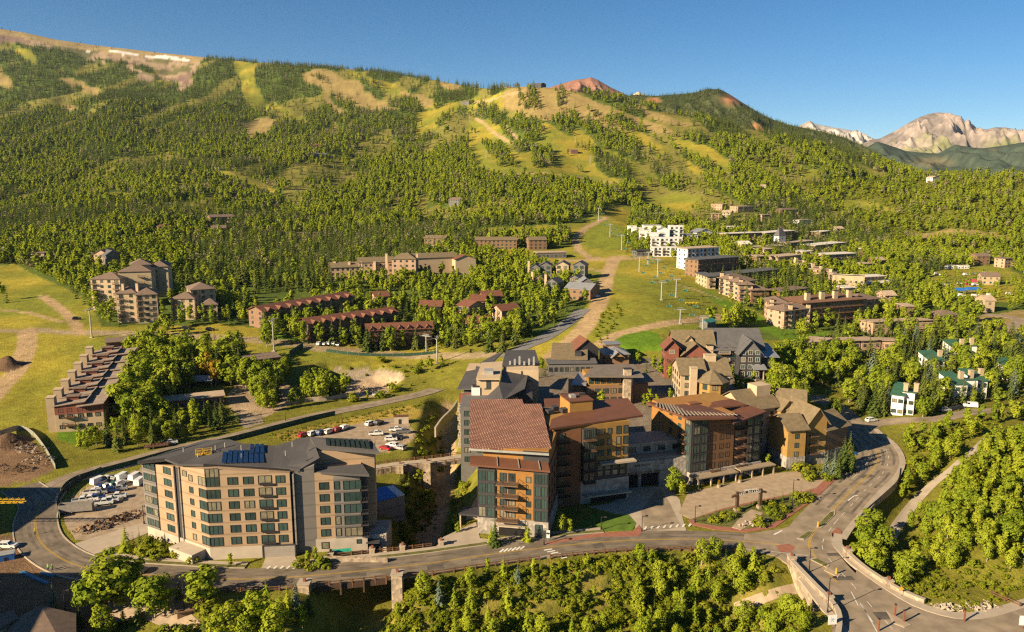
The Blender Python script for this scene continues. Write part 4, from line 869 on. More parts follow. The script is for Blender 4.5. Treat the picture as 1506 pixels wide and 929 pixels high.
    ev = lambda p, q: b.slab([tuple(p+Vector((0,0,.03))), tuple(q+Vector((0,0,.03))), tuple(q+back*.5+Vector((0,0,.03))), tuple(p+back*.5+Vector((0,0,.03)))], .8, DKMET, 'fascia')
    ev(e1, e2); ev(e0, r0)
    def array(cells, A, B, C, m=SOLAR, par=b):
        O = Vector((o.x, o.y, 0))
        for q in cells:
            pts = [raypl(x, y, A+O, B+O, C+O)-O+Vector((0, 0, .42)) for x, y in q]; par.slab([tuple(p) for p in pts], .12, m, 'solar_panel')
    cells = []
    for i in range(8):
        x = 326+i*8.0; cells.append([(x, 682.3-i*.15), (x+6.6, 682.6-i*.15), (x+8.2-i*.3, 665.5-(1.5 if i > 0 else -1)), (x+2.4-i*.3, 665-(1.5 if i > 0 else -1))])
    for i in range(3): cells.append([(368+i*7.6, 667), (374+i*7.6, 667), (374+i*7.2, 654.6), (368.6+i*7.2, 654.6)])
    array(cells[:8], e1, e2, vb); array(cells[8:], e1, e2, eb)
    cells = []
    for i in range(16):
        t = i/16; x, y = 226+t*88, 673-t*24; cells.append([(x, y), (x+5.0, y-1.4), (x+11-t*3, y-3.2+t*.8), (x+6-t*3, y-1.9+t*.8)])
    array(cells, e0, r0, rb)
    # yellow rooftop lift cage, vent pipes
    p = raypl(300, 668, r0+Vector((o.x,o.y,0)), v0+Vector((o.x,o.y,0)), rb+Vector((o.x,o.y,0)))
    mb = MB(); YM = mat('safety_yellow', (.65,.40,.02), .6)
    for x0, x1 in ((-2, -.2), (.1, 1.9)):
        for x in (x0, x1):
            for y in (-.7, .7): mb.tube((x, y, 0), (x, y, 1.3), .07, n=4)
        for zz in (.65, 1.3):
            for y in (-.7, .7): mb.tube((x0, y, zz), (x1, y, zz), .07, n=4)
            for x in (x0, x1): mb.tube((x, -.7, zz), (x, .7, zz), .07, n=4)
        mb.box(x0, x1, -.7, .7, -.05, .12)
    tag(mb.obj('rooftop_cage', YM, None, p+Vector((0, 0, .1)), .3), 'small yellow tubular safety cage standing on the grey hotel roof', 'safety cage')
    for x, y in ((291, 671), (317, 660), (331, 656), (270, 664), (355, 660), (420, 668), (430, 655)):
        p = raypl(x, y, e1+Vector((o.x,o.y,0)), v0+Vector((o.x,o.y,0)), rb+Vector((o.x,o.y,0)))-Vector((o.x, o.y, 0)); mb = MB(); mb.tube((0, 0, -.3), (0, 0, 1.0), .16, n=6); mb.obj('vent_pipe', STEEL, b.root, p)
    # grey stair tower and the right wing
    t0, t1 = a(W(439, 815)), a(W(467, 812.5)); tt = (t1-t0)
    b.frame(o); g0 = A2+d*.2+back*3
    b.mass([P2(A2+back*2.2+d*.05), P2(t0+back*2.2), P2(t0+back*18), P2(A2+back*18+d*.05)], -3, 22.0, DKP, 'recess')
    b.mass([P2(t0+back*.4), P2(t1+back*.4), P2(t1+back*18), P2(t0+back*18)], -3, [22.4, 23.6, 25.5, 24.0], GREYT)
    b.box(t0.x-.5, t0.x-.1, t0.y-.4, t0.y+.4, -1, 22, GREYP, 'fin')
    roof = [S(400, 686.5, 23.4), S(441, 690, 23.0), S(470, 673, 25.0), S(459, 642, 26.6), S(441, 644, 26.2), S(404, 656, 25.4)]
    b.slab([tuple(p) for p in roof], .5, RFG)
    w0, w1 = a(W(466, 811.5)), a(W(541, 806.5)); dw = (w1-w0).normalized(); bw = Vector((-dw.y, dw.x, 0)); LW = (w1-w0).length
    b.mass([P2(w0), P2(w0+dw*LW*.90), P2(w0+dw*LW*.90+bw*6), P2(w0+bw*6)], 3.5, 21.6, TANP)
    b.mass([P2(w0-bw*.2-dw*.1), P2(w1-bw*.2), P2(w1+bw*13), P2(w0+bw*13-dw*.1)], -3, 3.498, CONW, 'concrete_base')
    b.mass([P2(w0+dw*LW*.38-bw*.3), P2(w0+dw*LW*.89-bw*.3), P2(w0+dw*LW*.89), P2(w0+dw*LW*.38)], 3.6, 20.8, GREYP, 'grey_cladding')
    b.mass([P2(w0+bw*6.01), P2(w1+bw*6.01+dw*2.2), P2(w1+bw*16+dw*2.2), P2(w0+bw*16)], 3.5, [25.0, 25.0, 24.6, 24.6], TANP)
    b.mass([P2(w0+dw*LW*.9+bw*.6), P2(w1+bw*.6+dw*.2), P2(w1+bw*6+dw*.2), P2(w0+dw*LW*.9+bw*6)], 3.5, 20.6, DKP, 'recess')
    q0, q1 = P2(w0), P2(w0+dw*LW); zz = [3.2*k+4.2 for k in range(5)]
    b.wins(q0, q1, [.19], zz, 2.4, 2.0, 2); q0, q1 = P2(w0-bw*.3), P2(w1-bw*.3)
    b.wins(q0, q1, [.44], zz, 1.4, 2.2, 1); b.wins(q0, q1, [.74], [z-.2 for z in zz], 4.6, 2.4, 3)
    for z in zz: b.bal(P2(w0+dw*LW*.9+bw*.6), P2(w1+bw*.6), 1.0, z-.5, 1.7, 1.2, DKP)
    b.win(P2(w0-bw*.2), P2(w1-bw*.2), LW*.17, .9, 1.9, 1.8, 1); b.win(P2(w0-bw*.2), P2(w1-bw*.2), LW*.83, 1.7, 1.2, 1.2, 1)
    r1 = [S(456, 688, 22.0), S(463, 693.5, 21.8), S(543, 697.7, 21.6), S(533, 682, 22.4)]
    b.slab([tuple(p) for p in r1], .6, RFG)
    r2 = [S(456, 642.5, 27.2), S(464.5, 657, 25.8), S(558, 664.5, 25.8), S(545, 645.5, 27.2)]
    b.slab([tuple(p) for p in r2], .7, RFG)
    cells = []
    for i in range(9):
        x = 480+i*7.4; cells.append([(x, 656.3+i*.55), (x+5.8, 656.7+i*.55), (x+4.2-i*.25, 646+i*.35), (x-1.2-i*.2, 645.6+i*.35)])
    array(cells, r2[1], r2[2], r2[0], SOLARD)
    c = w1+bw*3; b.box(c.x+.3, c.x+5, c.y-1, c.y+8, -4, 3.0, CONW, 'annex'); b.box(c.x+.6, c.x+3.5, c.y-1.4, c.y-1.02, -2, 1.4, DKP, 'door'); b.box(c.x+.1, c.x+3.6, c.y-3.5, c.y-1.42, 1.6, 1.9, DKP, 'canopy')
    return b
hotel_tan()
# ------------------------------------------------------------------ the rust roofed lodge by the road
def snow_dots(name='rust_roof_with_snow_guards'):
    if name in MATS: return MATS[name]
    m, t = new_mat(name); N, L = t.nodes, t.links
    o = N.new('ShaderNodeOutputMaterial'); b_ = N.new('ShaderNodeBsdfPrincipled'); L.new(b_.outputs[0], o.inputs[0]); b_.inputs['Roughness'].default_value = .65
    tc = N.new('ShaderNodeTexCoord'); br = N.new('ShaderNodeTexBrick'); L.new(tc.outputs['Object'], br.inputs['Vector'])
    br.inputs['Scale'].default_value = 1.0; br.inputs['Brick Width'].default_value = .75; br.inputs['Row Height'].default_value = .95; br.inputs['Mortar Size'].default_value = .28; br.inputs['Mortar Smooth'].default_value = .3; br.offset = .5
    br.inputs['Color1'].default_value = (.50,.34,.24,1); br.inputs['Color2'].default_value = (.30,.17,.11,1); br.inputs['Mortar'].default_value = (.155,.062,.034,1)
    n = N.new('ShaderNodeTexNoise'); n.inputs['Scale'].default_value = .25; n.inputs['Detail'].default_value = 5; L.new(tc.outputs['Object'], n.inputs['Vector'])
    r = N.new('ShaderNodeMapRange'); r.inputs[1].default_value = .3; r.inputs[2].default_value = .7; r.inputs[3].default_value = .82; r.inputs[4].default_value = 1.18; L.new(n.outputs[0], r.inputs[0])
    v = N.new('ShaderNodeVectorMath'); v.operation = 'SCALE'; L.new(br.outputs[0], v.inputs[0]); L.new(r.outputs[0], v.inputs['Scale']); L.new(v.outputs[0], b_.inputs['Base Color'])
    return m
def lodge_front():
    p, q = W(704.5, 783), W(804.8, 791.5)
    b = Bld('rust_roof_lodge', 'tall orange lodge on stone base under the biggest rust brown roof, beside the road', 'lodge', p)
    w = b.frame(p, q); d = (q-p).normalized(); R = lambda v: Matrix.Rotation(-b.rz, 3, 'Z') @ (v-p)
    b.box(0, w, 0, 34, 4.81, 19.2, BRW); b.box(-.3, w+.3, -.35, 34, -4, 4.8, STONEG, 'stone_base')
    b.box(w*.255, w*.80, -.12, .2, 4.82, 18.9, ORW, 'front_panel')
    for x0, x1 in ((-.15, .25), (.81, 1.01)):
        b.box(w*x0 if x0 > 0 else x0, w*x1, -.55, .3, 4.83, 18.7, DKP, 'glass_bay')
    zs = [5.1+3.45*k for k in range(4)]
    b.wins((0, -.55), (w, -.55), [.055, .185], zs, 2.05, 2.8, 2); b.wins((0, -.55), (w, -.55), [.865, .955], zs, 1.55, 2.8, 2)
    b.wins((0, -.12), (w, -.12), [.36, .485], zs, 1.9, 2.4, 2, None, GLD); b.wins((0, -.12), (w, -.12), [.725], zs, 1.4, 1.7, 1)
    for z in zs: b.bal((0, -.12), (w, -.12), w*.435, z-.25, w*.32, 2.4, mat('balcony_timber', (.20,.12,.07), .8), DKMET)
    b.wins((w, 0), (w, 34), [.1, .25, .4, .55, .7, .85], zs, 1.6, 1.9, 2)
    b.win((0, -.35), (w, -.35), w*.88, 2.0, 2.0, 1.9, 1); b.win((0, -.35), (w, -.35), w*.46, 3.5, 2.2, .7, 3)
    b.box(w*.30, w*.67, -.55, -.3, -.5, 2.7, mat('garage_black', (.015,.012,.012), .8), 'garage_entry'); b.box(w*.82, w*1.0, -.5, -.3, -.3, 2.4, GLD, 'door')  # black panel imitates the shade inside the garage opening
    b.box(w*.28, w*.69, -1.6, -.36, 2.9, 3.25, CONC, 'canopy')
    S = lambda px, py, z: tuple(R(W(px, py, z)))
    b.slab([S(691, 682.5, 20.2), S(809, 692.5, 19.6), S(803, 668, 21.0), S(691.5, 670, 20.9)], .5, RFB)
    for k in (.35, .62, .88):
        x0, x1 = Vector(S(691, 682, 20.3)).lerp(Vector(S(809, 692, 19.7)), k), Vector(S(691.5, 670, 21)).lerp(Vector(S(803, 668, 21.1)), k); mb = MB(); mb.tube(x0+Vector((0,0,.08)), x1+Vector((0,0,.08)), .13, n=4); b.put(mb, 'snow_rail', STEEL)
    b.box(.6, w-.3, 3.4, 34, 19.201, 23.4, ORW, 'upper_wall'); b.box(w*.62, w-.2, 3.2, 3.41, 20, 23.2, DKP, 'front_panel')
    fr, br_ = [S(690, 658.5, 23.6), S(811, 658.5, 23.4)], [S(796, 593.5, 26.2), S(770, 593.5, 26.2), S(768, 586.5, 26.5), S(691, 587, 26.4)]
    b.slab(fr+br_, .55, snow_dots())
    b.box(fr[0][0], fr[1][0], fr[0][1]-.12, fr[0][1]+.02, 22.9, 23.5, STEEL, 'gutter')
    # entrance canopy and terrace on the shaded left side
    b.box(-6.5, -.4, 3, 8, 3.2, 3.7, DKP, 'canopy'); b.box(-6.3, -5.9, 3.2, 3.6, -3, 3.19, CONC, 'post'); b.box(-5.5, -.4, 8, 22, -4, 1.2, CONC, 'terrace')
    # left long side behind
    return b
lodge_front()
# ------------------------------------------------------------------ the orange wing with the terrace
def wing_orange():
    p, q = W(812, 746), W(922, 731.5)
    b = Bld('orange_wing', 'orange hotel wing with swept rust roof and terrace, half in shadow behind the lawn', 'hotel', p)
    w = b.frame(p, q); R = lambda v: Matrix.Rotation(-b.rz, 3, 'Z') @ (v-p); S = lambda px, py, z: tuple(R(W(px, py, z)))
    b.box(0, w, 0, 21, 7.01, 24.3, ORS); b.box(-8, w*.36, -.5, 21, -3, 23.6, BRW); b.box(w*.36+.01, w+.3, -.4, 21, -3, 7.0, STONEG, 'stone_base')
    b.box(w*.37, w*.53, -1.6, .2, 7.1, 23.4, DKP, 'glass_bay'); zs = [7.6+3.3*k for k in range(5)]
    b.wins((0, -1.6), (w, -1.6), [.41, .49], zs, 1.6, 2.5, 2); b.wins((0, 0), (w, 0), [.62], zs, 2.6, 1.9, 3); b.wins((0, 0), (w, 0), [.74], zs, 1.3, 1.9, 1); b.wins((0, 0), (w, 0), [.86, .955], [z-.2 for z in zs], 1.5, 2.5, 1)
    b.wins((-8, -.5), (w, -.5), [.07, .2, .33], [.9+3.3*k for k in range(7)], 1.8, 2.0, 2, None, None)
    for k in range(6): b.bal((-8, -.5), (w, -.5), 11, 3.4+3.3*k, 4.2, 1.8); b.bal((0, -1.6), (w, -1.6), w*.45, 7.2+3.3*min(k, 4), 3.8, 1.3) if k < 5 else None
    b.box(w*.60, w+1.6, -2.6, -.42, 12.2, 12.7, CONC, 'canopy'); b.box(w*.55, w-.5, -.35, -.05, 7.2, 12.1, DKP, 'front_panel'); b.wins((0, -.36), (w, -.36), [.62, .72, .82, .92], [8.0, 9.9], 1.8, 1.7, 1)
    b.box(w*.5, w*.98, -.45, -.39, -2, 2.6, mat('garage_black', (.015,.012,.012), .8), 'garage_entry'); b.box(w*.4, w*1.0, -3.0, -.46, 2.8, 3.2, CONC, 'canopy')
    b.slab([S(808, 630, 24.9), S(946, 610, 25.1), S(923, 585, 25.6), S(868, 589, 25.2), S(838, 606, 25.0), S(811, 616, 24.9)], .55, RFB)
    b.slab([S(804, 612, 24.2), S(840, 609, 24.2), S(836, 584.5, 24.4), S(800, 586, 24.4)], .6, RFB, 'terrace')
    c = R(W(838, 610, 24.2)); e = R(W(873.5, 609, 24.2)); wd = (e-c).length
    pent = b.box(c.x, c.x+wd, c.y, c.y+8.5, 24.3, 28.2, ORS, 'penthouse'); par = MB(); par.box(c.x-.3, c.x+wd+.3, c.y-.3, c.y+8.8, 28.21, 28.5); par.obj('roof', RFB, pent)
    for i in range(4): un = MB(); un.box(-1.1, 1.1, -1, 1, 0, 1.2); un.obj('roof_unit', DKP, b.root, b.f+Matrix.Rotation(b.rz, 3, 'Z') @ Vector((c.x-7.5+i*2.3-(i % 2)*.4, c.y+5.5-(i % 2)*3, 24.5)), b.rz+.2)
    b.box(c.x+1.5, c.x+3.2, c.y+3, c.y+5, 28.51, 29.4, STEEL, 'roof_unit'); b.box(c.x+5, c.x+7.2, c.y+5, c.y+6, 28.51, 29.2, DKP, 'roof_unit')
    return b
wing_orange()
# ------------------------------------------------------------------ stone garage block with lettering
def text(name, s, size, m, parent, loc, rot, ext=.05):
    c = bpy.data.curves.new(name, 'FONT'); c.body = s; c.size = size; c.extrude = ext; c.align_x = 'CENTER'; c.materials.append(m)
    t_ = bpy.data.objects.new('lettering_curve', c); COL.objects.link(t_); bpy.context.view_layer.update()
    me = bpy.data.meshes.new_from_object(t_.evaluated_get(bpy.context.evaluated_depsgraph_get())); bpy.data.objects.remove(t_)
    me.materials.clear(); me.materials.append(m); o = link(name, me, parent, loc); o.rotation_euler = rot; return o
def garage():
    p, q = W(920, 719.5), W(990, 712)
    b = Bld('garage_block', 'grey stone garage block with two dark openings, shaded between two orange brick hotels', 'garage', p)
    w = b.frame(p, q); BK = mat('garage_black', (.015,.012,.012), .8)
    mb = MB()
    for x0, x1 in ((0, w*.03), (w*.26, w*.32), (w*.70, w+6)): mb.box(x0, x1, 0, 1.2, -3, 4.6)
    mb.box(0, w+6, 0, 1.2, 4.6, 8.6); b.put(mb, 'wall', STONEG)
    b.box(-1, w+8, 1.25, 16, -3, 8.5, DKP, 'interior'); b.box(w*.03, w*.26, 1.15, 1.24, -1, 4.6, BK, 'garage_entry'); b.box(w*.32, w*.70, 1.15, 1.24, -1, 4.6, BK, 'garage_entry')  # black sheets stand in for the shade within the two openings
    b.box(-2, w+8, 1.21, 16, 8.61, 8.9, CONC, 'deck'); b.box(2, w+6, 6, 16, 8.91, 12.2, STONEG, 'upper_wall'); b.wins((2, 6), (w+6, 6), 4, [9.5], 2.4, 1.7, 2, None, GLD); b.box(1.6, w+6.4, 5.6, 16, 12.21, 12.5, CONC, 'roof')
    for k in range(4): b.win((0, 0), (w, 0), w*(.08+.19*k), 4.8, 2.4, .5, 1, None, GLD)
    R = Matrix.Rotation(b.rz, 3, 'Z'); LM = mat('sign_metal', (.55,.52,.47), .5); LD = mat('sign_dark', (.03,.03,.035), .5)
    text('lettering', 'BASE VILLAGE', .85, LD, b.root, b.f+R @ Vector((w*.34, -.06, 7.2)), (pi/2, 0, b.rz)); text('lettering', 'PARKING', .95, LM, b.root, b.f+R @ Vector((w*.34, -.06, 6.1)), (pi/2, 0, b.rz))
    return b
garage()
# ------------------------------------------------------------------ the striped roof hotel on the court
def hotel_court():
    p, q = W(1014, 712), W(1116, 694)
    b = Bld('court_hotel', 'orange brick hotel with striped roof and glass corner, facing the court with the arch', 'hotel', p)
    w = b.frame(p, q); R = lambda v: Matrix.Rotation(-b.rz, 3, 'Z') @ (v-p); S = lambda px, py, z: tuple(R(W(px, py, z)))
    x1 = w*.60
    b.box(0, x1, .02, 23, -3, 21.6, ORW); b.box(.02, x1-.02, -.06, .015, 3.9, 21.5, mat('shade_toned_brick', (.20,.10,.045), .85, .1, .8, streak=('Z', .55, .12)), 'front_panel'); b.box(x1+.01, w, .8, 20, -3, 19.6, BRW); zs = [4.2+3.05*k for k in range(6)]  # front panel coloured darker to imitate sun grazing it; left face stays lit
    b.box(-.4, w*.23, -.45, 3.2, 4.0, 21.4, DKP, 'glass_bay'); b.wins((0, -.45), (w, -.45), [.055, .16], zs, 2.5, 2.55, 2); b.wins((-.4, 3.2), (-.4, -.45), [.5], zs, 2.6, 2.5, 2)
    b.box(-.5, w*.24, -.5, -.46, 4, 21, FRM) if False else None
    b.wins((0, 0), (w, 0), [.30], zs, 2.0, 1.9, 2); b.wins((0, 0), (w, 0), [.42, .51], zs, 1.6, 1.7, 2)
    b.wins((0, 23), (0, 0), [.25, .5, .72], zs, 1.7, 1.8, 2); b.wins((0, .8), (w, .8), [.68], zs[:5], 2.4, 2.2, 2, None, GLD)
    b.box(w*.79, w+.2, .35, 2, 3.6, 19.2, DKP, 'glass_bay'); b.wins((0, .35), (w, .35), [.84, .945], zs[:5], 2.2, 2.8, 2)
    for z in zs[:5]: b.bal((0, .8), (w, .8), w*.70, z-.4, 4.2, 2.0); b.bal((0, 23), (0, 0), 19.5, z-.4, 3.4, 1.6)
    b.bal((0, 0), (w, 0), w*.32, 3.6, 3.8, 1.8); b.wins((w, .8), (w, 20), [.3, .6], zs[:5], 1.6, 1.8, 2)
    b.box(-.3, w+.3, -.6, 1, -3, 3.9, STONEG, 'stone_base'); 
    for a0, a1, y in ((0, .57, -4.2), (.62, 1.14, -3.6)):
        b.box(w*a0, w*a1, y, -.62, 3.0, 3.35, mat('canopy_tan', (.32,.25,.17), .8), 'canopy')
        for k in range(4): xx = w*(a0+.02+(a1-a0-.04)*k/3); b.box(xx-.2, xx+.2, y+.2, y+.6, -2, 2.99, STONE, 'post')
    b.wins((0, -.6), (w, -.6), 7, [.3], 2.4, 2.4, 2, None, GLD)
    RFS = mat('striped_roof', (.30,.24,.18), .6, .1, .3, streak=('X', 1.35, .0))
    b.slab([S(950, 591, 21.0), S(1001, 610.5, 23.2), S(1011, 615.5, 22.9), S(1084, 613.5, 21.9), S(1026, 591.5, 21.4)], .6, RFB)
    A, B_, C = (W(1001, 609, 23.3), W(1083, 613, 22.0), W(963, 590.5, 21.2))
    for i in range(22):                          # pale raised roof ribs
        x0 = 966+i*4.75; pts = [raypl(x0+i*.9-2, 610.5-(0 if i > 7 else (7-i)*1.9), A, B_, C), raypl(x0+i*.9+.2, 610.7-(0 if i > 7 else (7-i)*1.9), A, B_, C), raypl(x0+1.6-i*1.2, 592.2, A, B_, C), raypl(x0-.3-i*1.2, 592.2, A, B_, C)]
        b.slab([tuple(R(v)+Vector((0, 0, .2))) for v in pts], .16, mat('roof_rib', (.42,.34,.25), .6), 'roof_rib')
    b.slab([S(1068, 607, 20.2), S(1079, 622.5, 20.0), S(1128, 604.5, 20.3), S(1100, 595, 21.0)], .5, RFB)
    b.slab([S(1040, 600.5, 21.6), S(1098, 594.5, 21.6), S(1076, 586, 22.4), S(1050, 590, 22.2)], .5, RFB); b.box(6, w-1, 14, 24, 18, 21.2, ORS, 'upper_wall')
    c = R(raypl(1019, 597, A, B_, C)); b.box(c.x-2, c.x+2, c.y-1.2, c.y+1.2, c.z-1, c.z+1.3, BRW, 'chimney')
    return b
hotel_court()
# ------------------------------------------------------------------ grey roofed hotel behind
def hotel_grey():
    o = Vector((-18.5, 262, 0)); b = Bld('grey_roof_hotel', 'rambling dark grey roofed hotel with cream penthouses and white chimney behind the big rust roof', 'hotel', o)
    S = lambda px, py, z: tuple(W(px, py, z)-o)
    def blk(px0, px1, py, z, dep, zt_, m, z0=-6, name='wall'):
        p, q = W(px0, py, z), W(px1, py, z); b.frame(o); b.box(p.x-o.x, q.x-o.x, p.y-o.y, p.y-o.y+dep, z0, zt_, m, name); return p-o, q-o
    p, q = blk(677, 735, 600, 20, 30, 20.5, MGREY, -6); zs = [1.2+3.2*k for k in range(6)]
    b.wins((p.x, p.y+30), (p.x, p.y), 5, zs, 2.0, 1.9, 2); b.wins((p.x, p.y), (q.x, p.y), 3, zs, 2.0, 1.9, 2)
    for k in range(1, 6):
        for u in (4, 9, 15, 21): b.bal((p.x, p.y+30), (p.x, p.y), u, zs[k]-.5, 3.2, 1.5, CREAM, FRW)
    p, q = blk(736, 783, 585, 21, 34, 22.5, DKP); b.wins((q.x, p.y), (q.x, p.y+34), 7, [2+3.2*k for k in range(6)], 1.7, 1.8, 2)
    b.slab([S(672, 572, 21.5), S(714, 571, 23), S(716, 541, 23.5), S(690, 536, 22.0)], .4, RFG); b.slab([S(676, 606, 17), S(692, 600, 18.5), S(694, 584, 19), S(676, 588, 17.5)], .4, RFG)
    b.slab([S(706, 592, 21), S(740, 588, 23.2), S(772, 571, 24), S(777, 548, 24.5), S(741, 539, 26.4), S(734, 566, 25)], .4, RFG)
    b.slab([S(738, 566, 22.6), S(757, 586, 21.6), S(762, 583, 21.6), S(744, 560, 22.6)], .6, CREAM, 'fascia')
    p, q = blk(701, 734, 574, 22.2, 9, 26.4, CREAM, 17, 'penthouse'); b.slab([S(700, 556.5, 26.8), S(735, 556.5, 26.8), S(741, 531, 26.8), S(708, 533, 26.8)], .5, CREAM); b.win((p.x, p.y), (q.x, p.y), 4.2, 22.6, 1.6, 3.2, 1, FRM, GLD)
    p, q = blk(745, 792, 560, 22.2, 12, 26.4, CREAM, 8, 'penthouse'); b.win((p.x, p.y), (q.x, p.y), 5.6, 22.5, .5, 3.4, 1); b.wins((q.x, p.y), (q.x, p.y+12), 2, [12, 15.5, 19], 2, 2, 2)
    b.slab([S(738, 538, 26.8), S(794, 535.5, 26.8), S(787, 514, 27.2), S(744, 515, 27.2)], .5, RFG)
    b.slab([S(686, 543, 22.6), S(716, 543, 22.6), S(719, 534, 22.6), S(690, 534, 22.6)], .8, CREAM); b.slab([S(706, 533, 24), S(724, 533.5, 24.5), S(740, 517, 24.5), S(730, 520, 24)], .4, RFG)
    b.frame(o); c = Vector(S(700, 586, 19.0)); b.box(c.x-1.5, c.x+1.5, c.y-1.2, c.y+1.2, 12, 23.3, WHITEW, 'chimney'); b.box(c.x-1.2, c.x+1.2, c.y-1, c.y+1, 23.31, 24.0, DKMET, 'cap')
    b.box(c.x-6, c.x-1.6, c.y-.3, c.y+1.5, 17, 20.6, REDW, 'dormer'); c = Vector(S(719, 549, 26.8)); b.box(c.x-1.6, c.x+1.6, c.y-2, c.y+2, 26.81, 28.2, STEEL, 'roof_unit')
    for i in range(6): c = Vector(S(750+i*7, 536+(i % 2)*.6, 26.8)); b.box(c.x-.35, c.x+.35, c.y-.35, c.y+.35, 26.81, 28.2+(i % 3)*.9, STEEL, 'vent_pipe')
    return b
hotel_grey()
# ------------------------------------------------------------------ the other village houses
def at(px, py, z=None): return P(px, py) if z is None else W(px, py, z)
def hall_grey():
    p, q = W(862, 594, 8.8), W(930, 592, 8.8); b = Bld('plaza_hall', 'wide hall with grey roof, ochre upper storey and stone chimney on the shaded plaza', 'hall', p)
    w = b.frame(p, q); b.box(0, w, 0, 15, -4, 7.0, BRNW); b.box(1, w-1, 1.5, 14, 7.01, 10.6, ORS, 'upper_wall'); b.wins((1, 1.5), (w-1, 1.5), 7, [7.7], 1.7, 2.1, 2); b.wins((0, 0), (w, 0), 6, [.6, 4.1], 2.2, 2.0, 2, None, GLD)
    R = lambda v: Matrix.Rotation(-b.rz, 3, 'Z') @ (v-p); S = lambda px, py, z: tuple(R(W(px, py, z)))
    b.slab([S(858, 553, 20.2), S(947, 553.5, 20.2), S(932, 535, 21.4), S(876, 536, 21.4)], .5, mat('taupe_roof', (.19,.155,.125), .7, .1, .4, streak=('X', .9, .12))); b.slab([S(839, 565, 16.5), S(862, 566, 16.6), S(866, 548, 17.6), S(851, 547, 17.6)], .4, LGR); b.slab([S(910, 565, 16.2), S(962, 560, 16.2), S(950, 548, 17), S(920, 550, 17)], .4, SLATE); b.box(-5, .0, 2, 12, -4, 7.2, BRNW)
    b.box(w, w+7, 3, 14, -4, 6.8, BRNW); b.chim(w*.86, -.9, -4, 14.0, 3.0, 1.6, STONE); b.chim(w*.99, 1.2, -4, 13.0, 1.0, 1.0, CREAM)
hall_grey()
def simple(name, label, cat, p, q, depth, h, wm, rm, group=None, **k):
    b = Bld(name, label, cat, p, group); b.block(p, q, depth, h, wm, rm, **k); return b
b = simple('covered_walkway', 'long dark covered walkway with a row of roof lights behind the plaza', 'walkway', W(806, 551, 9), W(876, 550, 9), 5, 5.0, MGREY, SLATE, roof='shed', rise=1.2, floors=1, cols=9, ww=1.6, wh=2.0, gm=GLD)
b = simple('tan_gable_house', 'house with wide tan roof and pale yellow front beside the dirt track above the plaza', 'house', W(814, 545, 9.5), W(860, 546, 9.5), 13, 5.5, mat('yellow_stucco', (.55,.42,.16), .85), TANR, roof='shed', rise=4.5, floors=1, cols=4, ov=1.2); b.box(9.5, 12.5, 1.5, 6, 5, 8.2, DKP, 'dormer')
b = simple('dark_gable_house', 'dark steep gabled house with red roof edges behind the tan gable roof', 'house', W(846, 536, 11), W(880, 534, 11), 10, 7, DKP, REDR, roof='gable', axis='y', rise=4.5, floors=2, cols=2)
b = simple('light_roof_cabin', 'low brown cabin with pale metal roofs and a small gable, below the round lawn', 'cabin', W(890, 534, 10), W(925, 533, 10), 12, 4.2, BRNW, LGR, roof='hip', rise=2.6, floors=1, cols=3); b.gable(3, 8, -2, 6, 3.4, 2.2, LGR, GOLDW, 'y'); b.flat(2, 9, 8, 14, 7.2, LGR); b.box(2, 9, 8, 14, 4, 7.2, BRNW)
def lodge_red():
    p, q = W(976, 553, 9), W(1052, 553, 9); b = Bld('red_lodge', 'red brown timber lodge with tan gables and a bright red corner roof', 'lodge', p)
    w = b.frame(p, q); zs = [.8+3.2*k for k in range(4)]
    b.box(5, w, 3, 17, -4, 12.8, BRNW); b.gable(5, w, 3, 17, 12.8, 6.0, TANR, BRNW, 'x'); b.wins((w, 3), (w, 17), 3, zs, 1.7, 1.8, 2)
    b.box(0, 6, -1.5, 6, -4, 13.4, REDW); b.gable(0, 6, -1.5, 6, 13.4, 3.2, REDR, REDW, 'y', 1.0); b.wins((0, -1.5), (6, -1.5), 1, [10.6], 2.4, 1.7, 2, FRW); b.wins((0, 6), (0, -1.5), 2, zs, 1.5, 1.7, 2)
    for k in range(1, 3): b.bal((0, -1.5), (6, -1.5), 3, 3.2*k+.8, 4.5, 2)
    b.box(8, 19, -1, 6, -4, 10.4, REDW); b.gable(8, 19, -1, 8, 10.4, 4.6, TANR, REDW, 'y', 1.2); b.wins((8, -1), (19, -1), 3, zs[:3], 1.9, 1.9, 2); b.chim(w-2.5, 2.2, -4, 13.5, 2.8, 2.0, CREAM)
    b.gable(9, 15, 5, 12, 13.6, 3.4, TANR, CREAM, 'y'); b.box(9, 15, 5, 11.9, 10, 13.6, CREAM, 'dormer')
lodge_red()
